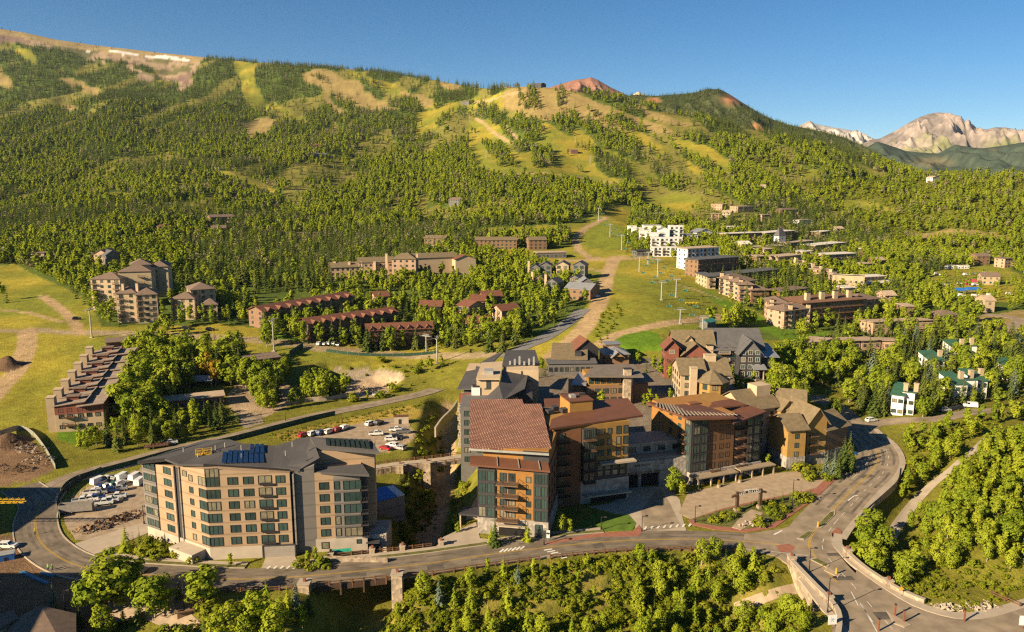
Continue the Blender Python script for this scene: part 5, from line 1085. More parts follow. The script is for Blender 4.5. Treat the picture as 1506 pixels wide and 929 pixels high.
def lodge_slate():
    p, q = W(1052, 556, 9), W(1134, 556, 9); b = Bld('slate_lodge', 'big dark lodge under slate grey gable roofs, at the foot of the ski slope', 'lodge', p); w = b.frame(p, q)
    b.box(0, w*.9, 6, 28, -6, 12, DKP); b.gable(0, w*.9, 6, 28, 12, 7.0, SLATE, WHITEW, 'x', 1.3); zs = [.9+3.2*k for k in range(4)]  # dark wall colour carries the shade on the lodge body
    b.wins((0, 6), (w*.9, 6), 6, zs, 1.8, 2.0, 2); b.wins((w*.9, 6), (w*.9, 28), 5, zs, 1.7, 1.9, 2); b.box(w*.42, w*.80, 0, 6.5, -6, 11.5, DKP); b.gable(w*.42, w*.80, 0, 12, 11.5, 5.5, SLATE, MGREY, 'y', 1.0); b.wins((w*.42, 0), (w*.80, 0), 3, zs, 1.9, 2.1, 2, FRW)
    b.shed(w*.72, w+3, 2, 18, 9.6, 9.2, 11.8, 12.2, LGR); b.box(w*.8, w+2, 2.5, 20, -6, 9.1, DKP); b.shed(w*.66, w*.84, -3.4, 0, 5.0, 5.0, 6.2, 6.2, LGR); b.box(w*.67, w*.69, -3.2, -2.9, -6, 4.6, STONE, 'post'); b.box(w*.81, w*.83, -3.2, -2.9, -6, 4.6, STONE, 'post')
    for k in range(1, 4): b.bal((0, 6), (w*.9, 6), w*.2, 3.2*k+.3, 5, 1.6, BRNW, FRW)
lodge_slate()
def lodge_tan():
    p, q = W(1003, 600, 8.8), W(1070, 600, 8.8); b = Bld('octagon_lodge', 'tan roofed lodge with pointed eight sided turret and cream chimney above the striped roof', 'lodge', p); w = b.frame(p, q); zs = [.8+3.1*k for k in range(4)]
    b.box(0, w*.55, 4, 20, -4, 12.4, TANST); b.gable(0, w*.55, 4, 20, 12.4, 4.4, TANR, TANST, 'x'); b.wins((0, 20), (0, 4), 4, zs, 1.6, 1.8, 2); b.wins((0, 4), (w*.55, 4), 2, zs, 1.6, 1.8, 2)
    b.box(w*.45, w*1.12, 6, 22, -4, 11.8, TANST); b.gable(w*.45, w*1.12, 6, 22, 11.8, 4.6, TANR, CREAM, 'x'); b.wins((w*1.12, 6), (w*1.12, 22), 3, zs, 1.6, 1.8, 2)
    cx, cy, r = w*.68, 3.2, 5.4; oc = [(cx+r*cos(pi/8+k*pi/4), cy+r*sin(pi/8+k*pi/4)) for k in range(8)]
    b.mass(oc, -4, 10.6, GOLDW, 'turret'); mb = MB(); oc2 = [(cx+(r+1.2)*cos(pi/8+k*pi/4), cy+(r+1.2)*sin(pi/8+k*pi/4)) for k in range(8)]
    for k in range(8): a_, c_ = oc2[k], oc2[(k+1) % 8]; mb.face([(*a_, 10.3), (*c_, 10.3), (cx, cy, 14.6)])
    mb.prism(oc2, 10.05, 10.299, 0, False, True); b.put(mb, 'turret_roof', TANR)
    for k in (4, 5, 6, 7, 0): b.wins(oc[k], oc[(k+1) % 8], 1, [.9, 4.2, 7.4], 2.0, 2.2, 2)
    b.chim(w*.26, 3.0, -4, 15.2, 2.6, 2.2, CREAM, CREAM); b.chim(w*.75, 13, 14, 18, 4.5, 2.2, CREAM, CREAM); b.box(w*.9, w*1.35, 2, 10, -4, 4.2, SLATE, 'annex')
lodge_tan()
def strip_gold():
    p = W(1094, 668, 2); b = Bld('gold_strip', 'chain of tan gable roofs over golden walls at the bend of the road', 'lodge', p)
    zs = lambda h: [1.0+3.1*k for k in range(int(h/3.1))]
    for a, c, z, dep, h, rise, ax, wm in ((( 1092, 672), (1140, 664), 0, 15, 17.2, 4.6, 'x', CREAM), ((1140, 664), (1178, 668), 0, 14, 16.4, 5.0, 'x', GOLDW), ((1156, 690), (1182, 688), 0, 12, 14.0, 3.2, 'x', GOLDW), ((1184, 684), (1212, 681), 0, 17, 15.0, 4.6, 'y', GOLDW), ((1212, 681), (1243, 672), 0, 13, 12.0, 3.6, 'x', BRNW)):
        A, C = W(a[0], a[1], z), W(c[0], c[1], z); b.block(A, C, dep, h, wm, TANR, 'gable', int(h/3.1), 3.1, None, rise, 'both', 1.5, 1.7, 0, .3, 1.0, axis=ax, base=(STONEG, 4.2))
        w = (C-A).length
        if ax == 'y':
            for k in range(1, 4): b.bal((0, 0), (w, 0), w*.3, 3.1*k+1.2, 3.2, 1.5)
    A = W(1092, 672, 0); b.frame(A, W(1140, 664, 0)); b.box(8, 14, 4, 9, 17, 23.6, CREAM, 'chimney'); b.gable(14, 20, -2, 7, 16.0, 3.0, TANR, GOLDW, 'y'); b.box(14, 20, -2, 6.9, -3, 16, GOLDW, 'wall'); b.wins((14, -2), (20, -2), 2, [9.5, 12.8], 1.6, 2.0, 2)
    for k in range(1, 5): b.bal((20, -2), (26, -2), 3, 3.1*k+.6, 4, 1.6)
strip_gold()
# ------------------------------------------------------------------ stepped brick townhouses on the left
TRF = mat('weathered_roof', (.31,.235,.18), .85, .15, .6)
def townhouses():
    s, e = W(84, 638), WY(139, 556, 345); dr = (e-s); rz = atan2(-dr.x, dr.y); nm = ['nearest', 'second', 'third', 'fourth', 'fifth', 'sixth', 'farthest']
    for k in range(7):
        p = s.lerp(e, k/6); g = max(zt(p.x, p.y), k*1.03); p = Vector((p.x, p.y, g))
        b = Bld('townhouse', f'{nm[k]} in the stepped row of brown and red townhouses with pale stone chimney towers on the meadow edge', 'townhouse', p, 'stepped townhouses on the meadow edge')
        b.root['label'] = f'{nm[k]} of the stepped brown and red townhouses with pale chimney towers' if k not in (0, 6) else f'{nm[k]} of the stepped brown townhouses with pale chimney towers on the meadow edge'
        b.frame(p, None, rz); D, Wd = 9.2, 16.5
        b.box(0, Wd, 0, D, -6, 6.8, CREAM); b.box(-.08, Wd+.08, -.08, D, 6.81, 9.6, REDW, 'upper_wall'); b.shed(-.3, Wd*.62, 0, D+.6, 10.3, 11.5, 11.5, 10.3, TRF, .5); b.mass([(0, .05), (Wd*.6, .05), (Wd*.6, D), (0, D)], 9.61, [9.9, 11.1, 11.1, 9.9], REDW, 'gable_wall')
        b.shed(Wd*.5, Wd, -.8, D-.4, 9.9, 10.6, 10.9, 10.3, TRF, .7); b.box(Wd*.62, Wd, -.06, D-.1, 9.605, 9.75, REDW, 'gable_wall')
        b.wins((0, 0), (Wd, 0), [.12, .3, .52, .7, .88], [1.2, 5.2, 7.6], 1.7, 1.5, 2); b.wins((0, D), (0, 0), [.3, .7], [1.4, 5.4], 1.4, 1.6, 1)
        b.chim(-1.4, 2.2, -6, 13.4, 2.8, 3.6, CREAM, CREAM); b.box(Wd*.2, Wd*.45, D*.45, D*.8, 10.4, 12.4, REDW, 'dormer'); b.flat(Wd*.2, Wd*.45, D*.45, D*.8, 12.4, BRR, .4, .25)
        for z in (2.6, 5.8): b.bal((0, 0), (Wd, 0), Wd*.28, z, 4.5, 1.3)
    p = P(205, 516); b = Bld('townhouse', 'low brown roofed townhouses at the top of the row behind the trees', 'townhouse', p); b.block(P(158, 522), P(200, 517), 12, 6, REDW, BRR, floors=2); b.block(P(190, 518), P(222, 515), 12, 6.5, REDW, BRR, floors=2)
townhouses()
def multi(name, label, cat, blocks, group=None, face=False):
    p = blocks[0][0]; p = P(*p) if len(p) == 2 else W(*p); b = Bld(name, label, cat, p, group)
    for q, r, dep, h, wm, rm, k in blocks:
        A, C = (P(*v) if len(v) == 2 else W(*v) for v in (q, r)); z = min(A.z, C.z)
        if face: C = Vector(((r[0]-753)/F_PX*(A.y*CP+(HC-A.z)*SP), A.y, z))
        A = Vector((A.x, A.y, z)); C = Vector((C.x, C.y, z)); b.block(A, C, dep, h, wm, rm, **k)
    return b
HP = dict(roof='hip', rise=3.4); H5 = dict(roof='hip', rise=3.2, floors=5, ww=1.7, wh=1.7, bal=3)
b = multi('tan_condominium', 'tan six storey condominium with many brown hip roofs at the meadow edge', 'condominium', [
 ((174,475),(203,474),11,17,CREAM,BRR,H5),((203,476),(234,474),11,16.5,CREAM,BRR,H5),((137,456),(180,456),15,19,CREAM,BRR,dict(H5, floors=6)),((178,452),(226,450),14,22,TANST,BRR,dict(H5, floors=6)),((196,440),(226,438),16,22,CREAM,BRR,dict(H5, floors=6)),((224,437),(250,436),18,20,CREAM,BRR,dict(H5, floors=6))])
for x, y, z in ((3, 3, 19.5), (10, 5, 19.5)): b.frame(P(174, 475)); b.chim(x, y, 14, 22, 1.4, 1.4, CREAM, BRR)
b = multi('tan_condominium', 'smaller tan condominium with a round windowed corner, to the right of its bigger twin', 'condominium', [
 ((253,470),(288,470),13,12.5,CREAM,BRR,dict(H5, floors=4)),((283,466),(319,463),17,16,TANST,BRR,dict(H5, floors=5)),((299,472),(321,471),8,9.5,CREAM,BRR,dict(H5, floors=3))])
multi('grey_condominium', 'small brown and grey condominium half hidden in trees above the tan condominium', 'condominium', [((140,398),(160,398),14,13,PINKW,BRR,dict(roof='gable', rise=3, floors=4, axis='y')),((158,400),(177,398),14,13,MGREY,SLATE,dict(roof='gable', rise=3, floors=4, axis='y'))])
UMB = mat('shade_toned_siding', (.17,.095,.055), .85, .12, .8); UMB2 = mat('russet_siding', (.27,.16,.10), .85, .12, .8)  # first wall tone darkened to put shade into the lodge front
RC = dict(roof='gable', rise=2.4, floors=4, bal=2, ov=1.0, cols=14); RC3 = dict(RC, floors=3, cols=9)
def dormers(b, A, C, n, h, dep=4, wm=BRNW, rm=REDR):
    w = b.frame(A, C)
    for i in range(n):
        x = w*(i+.5)/n; b.gable(x-1.6, x+1.6, -.5, dep, h-.3, 1.9, rm, wm, 'y', .5)
for lab, q, r, dep, h, n in (('long red roofed lodge at the left of its group, gables along the eave', (389,484), (520,462), 13, 11.5, 9), ('middle red roofed lodge with small gables, facing the lift track and its parked cars', (456,503), (585,488), 13, 11.5, 9), ('front red roofed brown lodge behind the twin lift masts', (541,511), (636,507), 12, 9.5, 7)):
    A, C = P(*q), P(*r); z = min(A.z, C.z); A.z = C.z = z
    b = multi('red_roof_lodge', lab, 'lodge', [(q, r, dep, h, UMB if n == 7 else UMB2, REDR, dict(RC if n == 9 else RC3))], 'red roofed lodges'); dormers(b, A, C, n, h)
multi('red_roof_lodge', 'pink walled red roofed row stepping down among dark conifers', 'lodge', [((674,474),(690,476),12,11,PINKW,REDR,RC3),((692,470),(712,468),12,12,PINKW,REDR,RC3),((712,464),(738,460),12,12,BRNW,REDR,RC3)], 'red roofed lodges')
multi('red_roof_lodge', 'small red roofed house below the pink row among conifers', 'lodge', [((688,494),(720,490),10,8,ORW,REDR,dict(RC3, floors=2))], 'red roofed lodges')
multi('red_roof_lodge', 'red roofed house nearest the grey lane, hidden in trees', 'lodge', [((738,482),(764,476),11,10,PINKW,REDR,RC3)], 'red roofed lodges')
multi('red_roof_lodge', 'tiny red gable showing between conifers above the middle red lodge', 'lodge', [((553,458),(572,457),10,10,PINKW,REDR,RC3)], 'red roofed lodges')
multi('red_roof_lodge', 'low red roofed house half buried in trees, left of the pink row', 'lodge', [((618,470),(648,470),10,9,BRNW,REDR,RC3)], 'red roofed lodges')
b = multi('beige_lodge', 'very long beige lodge with tall centre block and stepped wings in the woods', 'lodge', [((577,414),(612,414),13,17,PINKW,TANR,dict(roof='hip', rise=4, floors=5)),((486,413),(530,411),14,10,PINKW,TANR,dict(roof='gable', rise=3, floors=3)),((528,411),(578,409),14,13,PINKW,TANR,dict(roof='gable', rise=3, floors=3)),((611,404),(672,400),13,13,CREAM,TANR,dict(roof='gable', rise=3, floors=3, ww=2)),((670,404),(700,402),10,12,CREAM,REDR,dict(roof='gable', rise=3, floors=3, axis='y'))])
for x in (-44, -33, -24, -14, -5, 8, 18): b.frame(P(577, 414)); b.chim(x, 7, 8, 17+(3 if x > -8 else -3), 1.8, 1.8, CREAM, CREAM)
for k, (x0, x1, y, h, lab, rm, wm) in enumerate(((779,794,413,10,'dark chalet at the far left of the back row of glass fronted chalets',SLATE,MGREY),(792,811,412,11,'grey chalet with tall green glass front and two pitched roofs, second in the back row',SLATE,MGREY),(817,836,411,11,'tan chalet with tall green glass front, third in the back row',SLATE,TANST),(842,860,411,11,'grey chalet at the right end of the back row of chalets',SLATE,MGREY),(784,801,429,9,'chalet with tall pale chimney at the left of the front row',SLATE,BRNW),(803,819,434,9,'lowest dark chalet in the front row beside conifers',SLATE,MGREY),(836,853,424,7,'small dark chalet just above the wide grey roofed chalet',SLATE,MGREY))):
    b = simple('chalet', lab, 'chalet', P(x0, y), P(x1, y), 10, h, wm, rm, 'glass fronted chalets beside the dirt road', roof='gable', rise=2.6, floors=3, axis='y', cols=2, ww=2.6, wh=2.2, drop=6)
    if k in (0, 4, 5): b.chim(-1, 2, -6, h+5, 1.6, 1.6, CREAM)
b = multi('chalet', 'wide chalet with pale grey metal roof, nearest the bend of the dirt road', 'chalet', [((831,441),(868,441),14,8,BRNW,LGR,dict(roof='gable', rise=3, floors=2)),((852,436),(872,434),12,9,MGREY,LGR,dict(roof='gable', rise=3, floors=2, axis='y'))], 'glass fronted chalets beside the dirt road')
# ------------------------------------------------------------------ white condominium and the brown blocks on the right
PALER_ = mat('pale_roof_gravel', (.55,.52,.47), .85, .1, .5)
WH = dict(roof='flat', floors=3, ov=.3, ww=2.0, wh=1.5, bal=2)
multi('white_condominium', 'brilliant white terraced condominium stepping up the slope beside the ski run', 'condominium', [((961,377),(998,377),9,8,WHITEW,WHITEW,WH),((957,370),(1003,370),9,13,WHITEW,WHITEW,dict(WH, floors=4)),((984,364),(1004,364),9,21,WHITEW,WHITEW,dict(WH, floors=6)),((968,364),(984,364),8,17,WHITEW,LGR,dict(WH, roof='gable', rise=2.5, axis='y', floors=5)),((950,366),(968,366),8,15,WHITEW,WHITEW,dict(WH, floors=4)),((940,360),(957,360),9,14,WHITEW,WHITEW,dict(WH, floors=4)),((930,352),(947,352),9,12,WHITEW,WHITEW,dict(WH, floors=3)),((946,350),(972,350),9,14,WHITEW,PALER_,dict(WH, floors=4)),((924,346),(936,346),8,10,WHITEW,WHITEW,dict(WH, floors=3))], None, True)
multi('white_gable_hall', 'white hall with broad low gable, right of the white condominium', 'hall', [((1001,360),(1026,361),12,11,WHITEW,LGR,dict(roof='flat', floors=3)),((1024,358),(1049,357),13,11,WHITEW,LGR,dict(roof='gable', rise=3.5, floors=2, axis='y'))])
FB = dict(roof='flat', floors=3, ov=1.2, bal=2); B4 = dict(FB, floors=4); PALER = mat('pale_flat_roof', (.70,.63,.54), .8, .1, .4); WARMR = mat('warm_flat_roof', (.48,.36,.25), .85, .12, .5)
for lab, bl in (
 ('brown block with pale flat roof and dark balconies, right of the white gable hall', [((1066,357),(1117,356),13,10,BRNW,PALER,FB)]),
 ('small pale roofed house above the brown balcony block', [((1070,343),(1089,342),12,7,WHITEW,PALER,dict(FB, floors=2))]),
 ('low pink house tucked in trees between pale roofs', [((1046,325),(1057,325),10,9,PINKW,WARMR,dict(FB, floors=3))]),
 ('dark block with white roof behind the pointed white tower', [((1124,357),(1168,355),14,12,BRNW,PALER,FB)]),
 ('long low tan block stretching right from the pointed white tower', [((1152,365),(1196,366),12,9,TANST,WARMR,FB)]),
 ('long low building in front of the pointed white tower', [((1100,368),(1152,370),12,6,TANST,WARMR,dict(FB, floors=2))]),
 ('brown block with wide pale roof, upper of two pale roofs at the right', [((1198,374),(1242,373),15,12,BRNW,PALER,B4)]),
 ('cream block with white roof, lower of two pale roofs at the right', [((1210,390),(1258,391),14,12,CREAM,PALER,B4)]),
 ('pink block with rounded balconies among trees', [((1144,392),(1177,393),13,11,PINKW,WARMR,FB),((1123,382),(1139,382),12,10,PINKW,WARMR,FB)]),
 ('brown block with one blank white end wall beside the ski run', [((1010,397),(1056,394),13,17,WHITEW,WARMR,dict(B4, floors=5))]),
 ('dark brown balcony block with one orange end wall', [((1026,408),(1085,404),14,14,BRNW,SLATE,dict(B4))]),
 ('long flat dark roof with a cream end wall at the lawn', [((1039,424),(1052,425),22,9,CREAM,SLATE,FB),((1052,417),(1145,411),12,8,BRNW,SLATE,FB)]),
 ('white roofed hall with cream pillars among trees at the right', [((1223,424),(1270,430),16,11,CREAM,PALER,dict(roof='shedf', rise=2.5, floors=2, cols=6, ov=1.5))]),
 ('low spreading white roofed building right of the white roofed hall', [((1271,427),(1325,425),15,6,CREAM,PALER,dict(FB, floors=1)),((1270,423),(1300,422),10,9,CREAM,PALER,FB)]),
 ('brown house with posts, between dark conifers above the big brown roof', [((1146,441),(1187,438),12,7,ORW,BRR,dict(FB, floors=2))])):
    multi('apartment_block', lab, 'apartments', bl, 'apartment blocks on the right slope')
for k in range(5):
    p, q = P(1172+k*11.5, 398+k*4.4), P(1182+k*11.5, 399+k*4.6); simple('row_house', f'{["first","second","third","fourth","last"][k]} from the left of a short stepped row of pale chimney houses', 'house', p, q, 10, 8, PINKW, WARMR, 'short stepped row of chimney houses', floors=2, cols=2).chim(1, 3, 2, 11, 2.4, 2.4, CREAM)
b = simple('pointed_tower', 'small white tower with dark pointed roof among the flat roofed blocks', 'tower', P(1145, 361), P(1155, 361), 6.5, 10, WHITEW, SLATE, roof='hip', rise=8, floors=2, cols=1)
HB4 = dict(roof='hip', rise=2.6, floors=4, ov=1.4, bal=2)
b = multi('brown_lodge', 'pink and brown balconied lodge with cream chimneys along the bright lawn strip', 'lodge', [((1057,431),(1072,436),16,12,PINKW,BRR,HB4),((1071,437),(1086,442),16,12.5,PINKW,BRR,HB4),((1085,443),(1106,446),18,12.5,PINKW,BRR,HB4),((1104,446),(1130,448),14,10,BRNW,BRR,dict(HB4, floors=3))])
for q in ((1059, 431), (1072, 436), (1087, 442)): b.frame(P(*q)); b.chim(.5, -.6, -3, 14, 2.2, 1.6, CREAM)
b = multi('brown_lodge', 'broad brown roofed lodge with long dark balconies, largest on the right', 'lodge', [((1178,478),(1268,474),20,15,BRNW,mat('chestnut_roof', (.20,.105,.06), .8, .1, .5),dict(HB4, bal=1, cols=11)),((1262,474),(1290,470),16,14,PINKW,BRR,HB4)])
for x in (6, 17, 27, 38): b.frame(P(1178, 478), P(1268, 474)); b.chim(x, 3, 12, 19, 3.0, 2.0, CREAM)
b = multi('brown_lodge', 'pink lodge with cream chimneys and low brown roofs at the end of the lawn', 'lodge', [((1131,474),(1156,477),16,13,PINKW,BRR,HB4),((1152,484),(1190,482),13,12,PINKW,BRR,HB4)])
for q in ((1133, 474), (1160, 483), (1186, 482)): b.frame(P(*q)); b.chim(0, -.6, -3, 14, 2.0, 1.6, CREAM)
LR = dict(roof='shedf', rise=1.4, floors=2, ov=1.0)
for lab, pts in (('upper of two long low beige roofed rows among conifers on the right', [((1283,492),(1312,491)),((1314,491),(1342,490)),((1344,490),(1371,489))]), ('lower of two long low beige roofed rows among conifers on the right', [((1199,526),(1222,518)),((1236,522),(1264,521)),((1266,521),(1294,520)),((1296,520),(1324,522))])):
    multi('beige_row', lab, 'row houses', [(q, r, 12, 6.5, PINKW, mat('sand_roof', (.46,.33,.22), .85, .12, .5), LR) for q, r in pts])
def green_house(label, q, r, h=8, n=2):
    A, C = P(*q), P(*r); z = min(A.z, C.z); A.z = C.z = z; b = Bld('green_roof_house', label, 'house', A, 'white houses with green roofs'); w = (C-A).length
    for i in range(n):
        p0, p1 = A.lerp(C, i/n), A.lerp(C, (i+.92)/n); b.block(p0+Vector((0, i*2.5, 0)), p1+Vector((0, i*2.5, 0)), 12, h-(i % 2), WHITEW, GREENR, 'shedf' if i % 2 else 'shed', 2, None, 2, 2.6, ww=1.8, wh=1.6); b.chim(w/n*.9, 5, 2, h+4.0, 1.7, 1.7, TANST, CREAM)
    return b
green_house('white house with green roof and square chimneys, facing the lane left of the parked cars', (1309,610), (1349,613), 8.6, 2)
green_house('white house with green roofs and three chimney boxes, right of the parked cars', (1402,592), (1462,590), 8, 3)
green_house('upper green roofed white house half hidden by conifers', (1402,536), (1440,536), 8, 2)
green_house('small green roof glimpsed deep among conifers', (1366,548), (1390,548), 6, 1)
green_house('green roof at the right edge above the shrub slope', (1480,560), (1500,560), 6, 1)
for lab, q, r, dep, h, wm, rm, rf in (
 ('beige windowless house beside the curving road in the right valley', (1447,459), (1462,459), 12, 8, TANST, WARMR, 'gable'),
 ('low tan house above the trailers in the right valley', (1443,418), (1470,419), 12, 7, TANST, BRR, 'gable'),
 ('brown roofed house hidden in trees left of the curving road', (1381,478), (1411,477), 12, 6, BRNW, BRR, 'hip'),
 ('tan house at the top of the trailer valley', (1399,384), (1417,384), 12, 6, TANST, WARMR, 'flat'),
 ('red brown house on the right hillside above the trailers', (1436,390), (1455,389), 12, 9, BRNW, BRR, 'gable'),
 ('reddish house near the right edge of the hillside', (1477,394), (1489,393), 11, 9, PINKW, BRR, 'flat'),
 ('wide brown lodge alone on the hill above the pale roofs', (1150,318), (1173,318), 14, 8, BRNW, BRR, 'hip'),
 ('white walled house just below the lone hill lodge', (1175,331), (1192,331), 12, 6, WHITEW, WARMR, 'flat'),
 ('dark cabin by the left meadow edge with blue roof', (0,378), (9,378), 10, 6, MGREY, LGR, 'gable'),
 ('tan cabin between dark trees at the top of the left meadow', (53,388), (66,387), 12, 9, PINKW, BRR, 'flat'),
 ('brown house with double gable high in the left woods', (310,330), (346,329), 14, 8, BRNW, BRR, 'gable'),
 ('dark chalet with pointed gable in the left woods', (312,347), (333,347), 13, 8, BRNW, BRR, 'gable'),
 ('red brown roof deep in the left woods', (234,345), (254,345), 13, 8, BRNW, REDR, 'hip'),
 ('long tan roof in the woods above the beige lodge', (437,351), (472,350), 13, 6, BRNW, TANR, 'flat'),
 ('pair of grey roofs in the woods left of the strip meadow', (624,362), (655,362), 13, 8, BRNW, TANR, 'gable'),
 ('tan roofed row house facing the strip meadow', (699,367), (760,366), 14, 9, BRNW, TANR, 'gable'),
 ('house with pale roof right of the tan row on the strip meadow', (778,367), (804,367), 13, 9, BRNW, TANR, 'gable'),
 ('long low dark shed beside the dirt crossing', (790,380), (833,379), 12, 5, MGREY, WARMR, 'flat'),
 ('house with white sheds at the bottom of the small right run', (852,289), (868,289), 14, 8, TANST, WARMR, 'flat'),
 ('dark house high in the aspens above the run', (660,303), (676,303), 14, 9, MGREY, BRR, 'gable'),
 ('pale roofed house in the aspens below the big run', (680,266), (700,266), 16, 6, TANST, PALER, 'flat'),
 ('reddish house in the aspens on the left slope', (451,219), (474,219), 18, 8, BRNW, REDR, 'gable'),
 ('grey house below the reddish house in the aspens', (464,232), (482,232), 16, 7, MGREY, LGR, 'gable'),
 ('lift station house on the slope beside the big run', (776,221), (788,221), 18, 7, MGREY, LGR, 'gable'),
 ('small red lift house in the middle of the big run', (840,226), (850,226), 16, 6, REDW, BRR, 'gable'),
 ('lift house on the shoulder left of the hill top', (678,154), (690,154), 22, 8, MGREY, BRR, 'gable'),
 ('dark lift station on top of the round hill', (784,129), (796,129), 26, 9, DKP, BRR, 'gable'),
 ('white house among trees near the right ridge', (1362,268), (1371,268), 18, 8, WHITEW, WARMR, 'gable'),
 ('tan house below the right ridge line', (1300,252), (1308,252), 18, 8, TANST, WARMR, 'gable'),
 ('white house in trees beside the small right run', (1119,283), (1126,283), 14, 9, WHITEW, WARMR, 'gable'),
 ('white hut beside the narrow run in the left woods', (316,251), (322,251), 10, 5, WHITEW, WHITEW, 'flat'),
 ('row of pink houses in the woods behind the white condominium', (1046,309), (1062,309), 14, 8, PINKW, WARMR, 'flat'),
 ('second row of pink houses further right behind the white condominium', (1085,313), (1108,312), 14, 8, PINKW, WARMR, 'flat'),
 ('pale flat roofed building right behind the white condominium', (948,323), (978,322), 14, 7, TANST, PALER, 'flat'),
 ('brown building in trees behind the pool on the left', (368,562), (414,556), 12, 10, REDW, BRR, 'flat'),
 ('long grey building behind trees at the back of the pool', (232,606), (330,596), 8, 4, BRNW, WARMR, 'flat')):
    simple('house', lab, 'house', P(*q), P(*r), dep, h, wm, rm, None, roof=rf, floors=max(1, int(h/3)), rise=2.4)
for i, (x, y, w_, c, rf, lab) in enumerate(((1062,322,12,TANST,WARMR,'small tan house above the pink rows behind the white condominium'),(1120,326,12,PINKW,WARMR,'pink house left of the lone hill lodge'),(1206,352,14,BRNW,PALER,'brown house with pale roof above the upper pale roofed block'),(1230,346,10,TANST,WARMR,'tan cabin in the trees above the upper pale roofed block'),(1262,378,14,BRNW,PALER,'brown house right of the upper pale roofed block'),(1268,402,14,CREAM,WARMR,'cream house right of the lower pale roofed block'),(1290,396,12,BRNW,WARMR,'brown cabin among trees above the low white roofed building'),(1112,392,16,BRNW,WARMR,'brown house left of the pink rounded balconies'),(1240,441,16,BRNW,PALER,'brown house in trees below the cream pillared hall'),(1300,452,16,PINKW,WARMR,'pink house in trees right of the broad brown lodge'),(1330,470,14,BRNW,WARMR,'brown house in trees above the beige roofed rows'),(1206,412,12,PINKW,WARMR,'pink house at the end of the short stepped row'),(1090,372,14,TANST,PALER,'tan house below the brown balcony block'),(1180,384,14,PINKW,PALER,'pink house between the rounded balconies and the cream block'))):
    simple('house', lab, 'house', P(x, y), P(x+w_, y), 11, 8.5, c, rf, None, roof='flat' if i % 3 else 'gable', floors=3, rise=2.2, ov=.9)
# ------------------------------------------------------------------ bottom left corner and the building site
def corner_house():
    p = W(-60, 985, -3); b = Bld('brown_roof_house', 'house with dark brown hip roof at the bottom left corner', 'house', p); o = p
    S = lambda px, py, z: tuple(W(px, py, z)-p)
    pk = S(60, 890, 3.4); L_, R_, F = S(24, 908, 1.6), S(112, 902, 1.4), S(60, 985, 1.0)
    b.frame(p); b.slab([pk, L_, S(-40, 990, .8), F], .3, BRR); b.slab([pk, F, S(112, 985, .8), R_], .3, BRR)
    b.slab([S(-30, 912, 2.4), S(-20, 935, 2.2), S(26, 909, 2.2), S(20, 895, 2.4)], .3, BRR); c = Vector(S(0, 935, -2)); b.box(c.x-5, c.x+3.4, c.y-4, c.y+1.2, -4, 4.6, TANST)
    b.box(c.x+4, c.x+16, c.y-16, c.y-2, -4, 2.4, BRNW)
corner_house()
b = Bld('brown_shed', 'small brown open shed under the trees near the bottom left path', 'shed', W(262, 922, -4)); b.frame(W(262, 922, -4), W(297, 915, -4)); b.box(0, 5, 0, 5, -2, 3.4, BRNW); b.shed(0, 5, 0, 5, 3.8, 3.8, 4.6, 4.6, BRNW, .5)
for lab, x0, x1, y0, y1, h in (('concrete hotel shell under construction left of the picture beside the road', -226, -182, 172, 202, 25), ('second concrete shell under construction left of the picture', -200, -146, 102, 146, 27)):
    b = Bld('shadow_building', lab, 'building', (x0, y0, -2)); b.block(Vector((x0, y0, 0)), Vector((x1, y0, 0)), y1-y0, h, CONW, CONC, floors=7)  # off-frame blocks, added to throw the shadows that come in from the left
cr = empty('crane', (-160, 196, 0), 0, 'yellow lattice crane jib reaching in over the road from the left edge', 'crane'); YM = MATS['safety_yellow']
a, e = Vector((0, 0, 10.5)), W(37, 738, 11)-Vector((-160, 196, 0)); mb = MB(); u = (e-a).normalized(); sd = u.cross(Vector((0, 0, 1))).normalized()
ch = [sd*.8, -sd*.8, Vector((0, 0, 1.3))]; n = int((e-a).length/1.6)
for c in ch: mb.tube(a+c, e+c*.6, .13, n=4)
for i in range(n):
    p, q = a.lerp(e, i/n), a.lerp(e, (i+1)/n)
    for k in range(3): mb.tube(p+ch[k], q+ch[(k+1) % 3], .08, n=3)
mb.obj('jib', YM, cr); mb = MB(); mb.box(-1, 1, -1, 1, -2, 12); mb.obj('mast', YM, cr)
print("parts 7 ok")
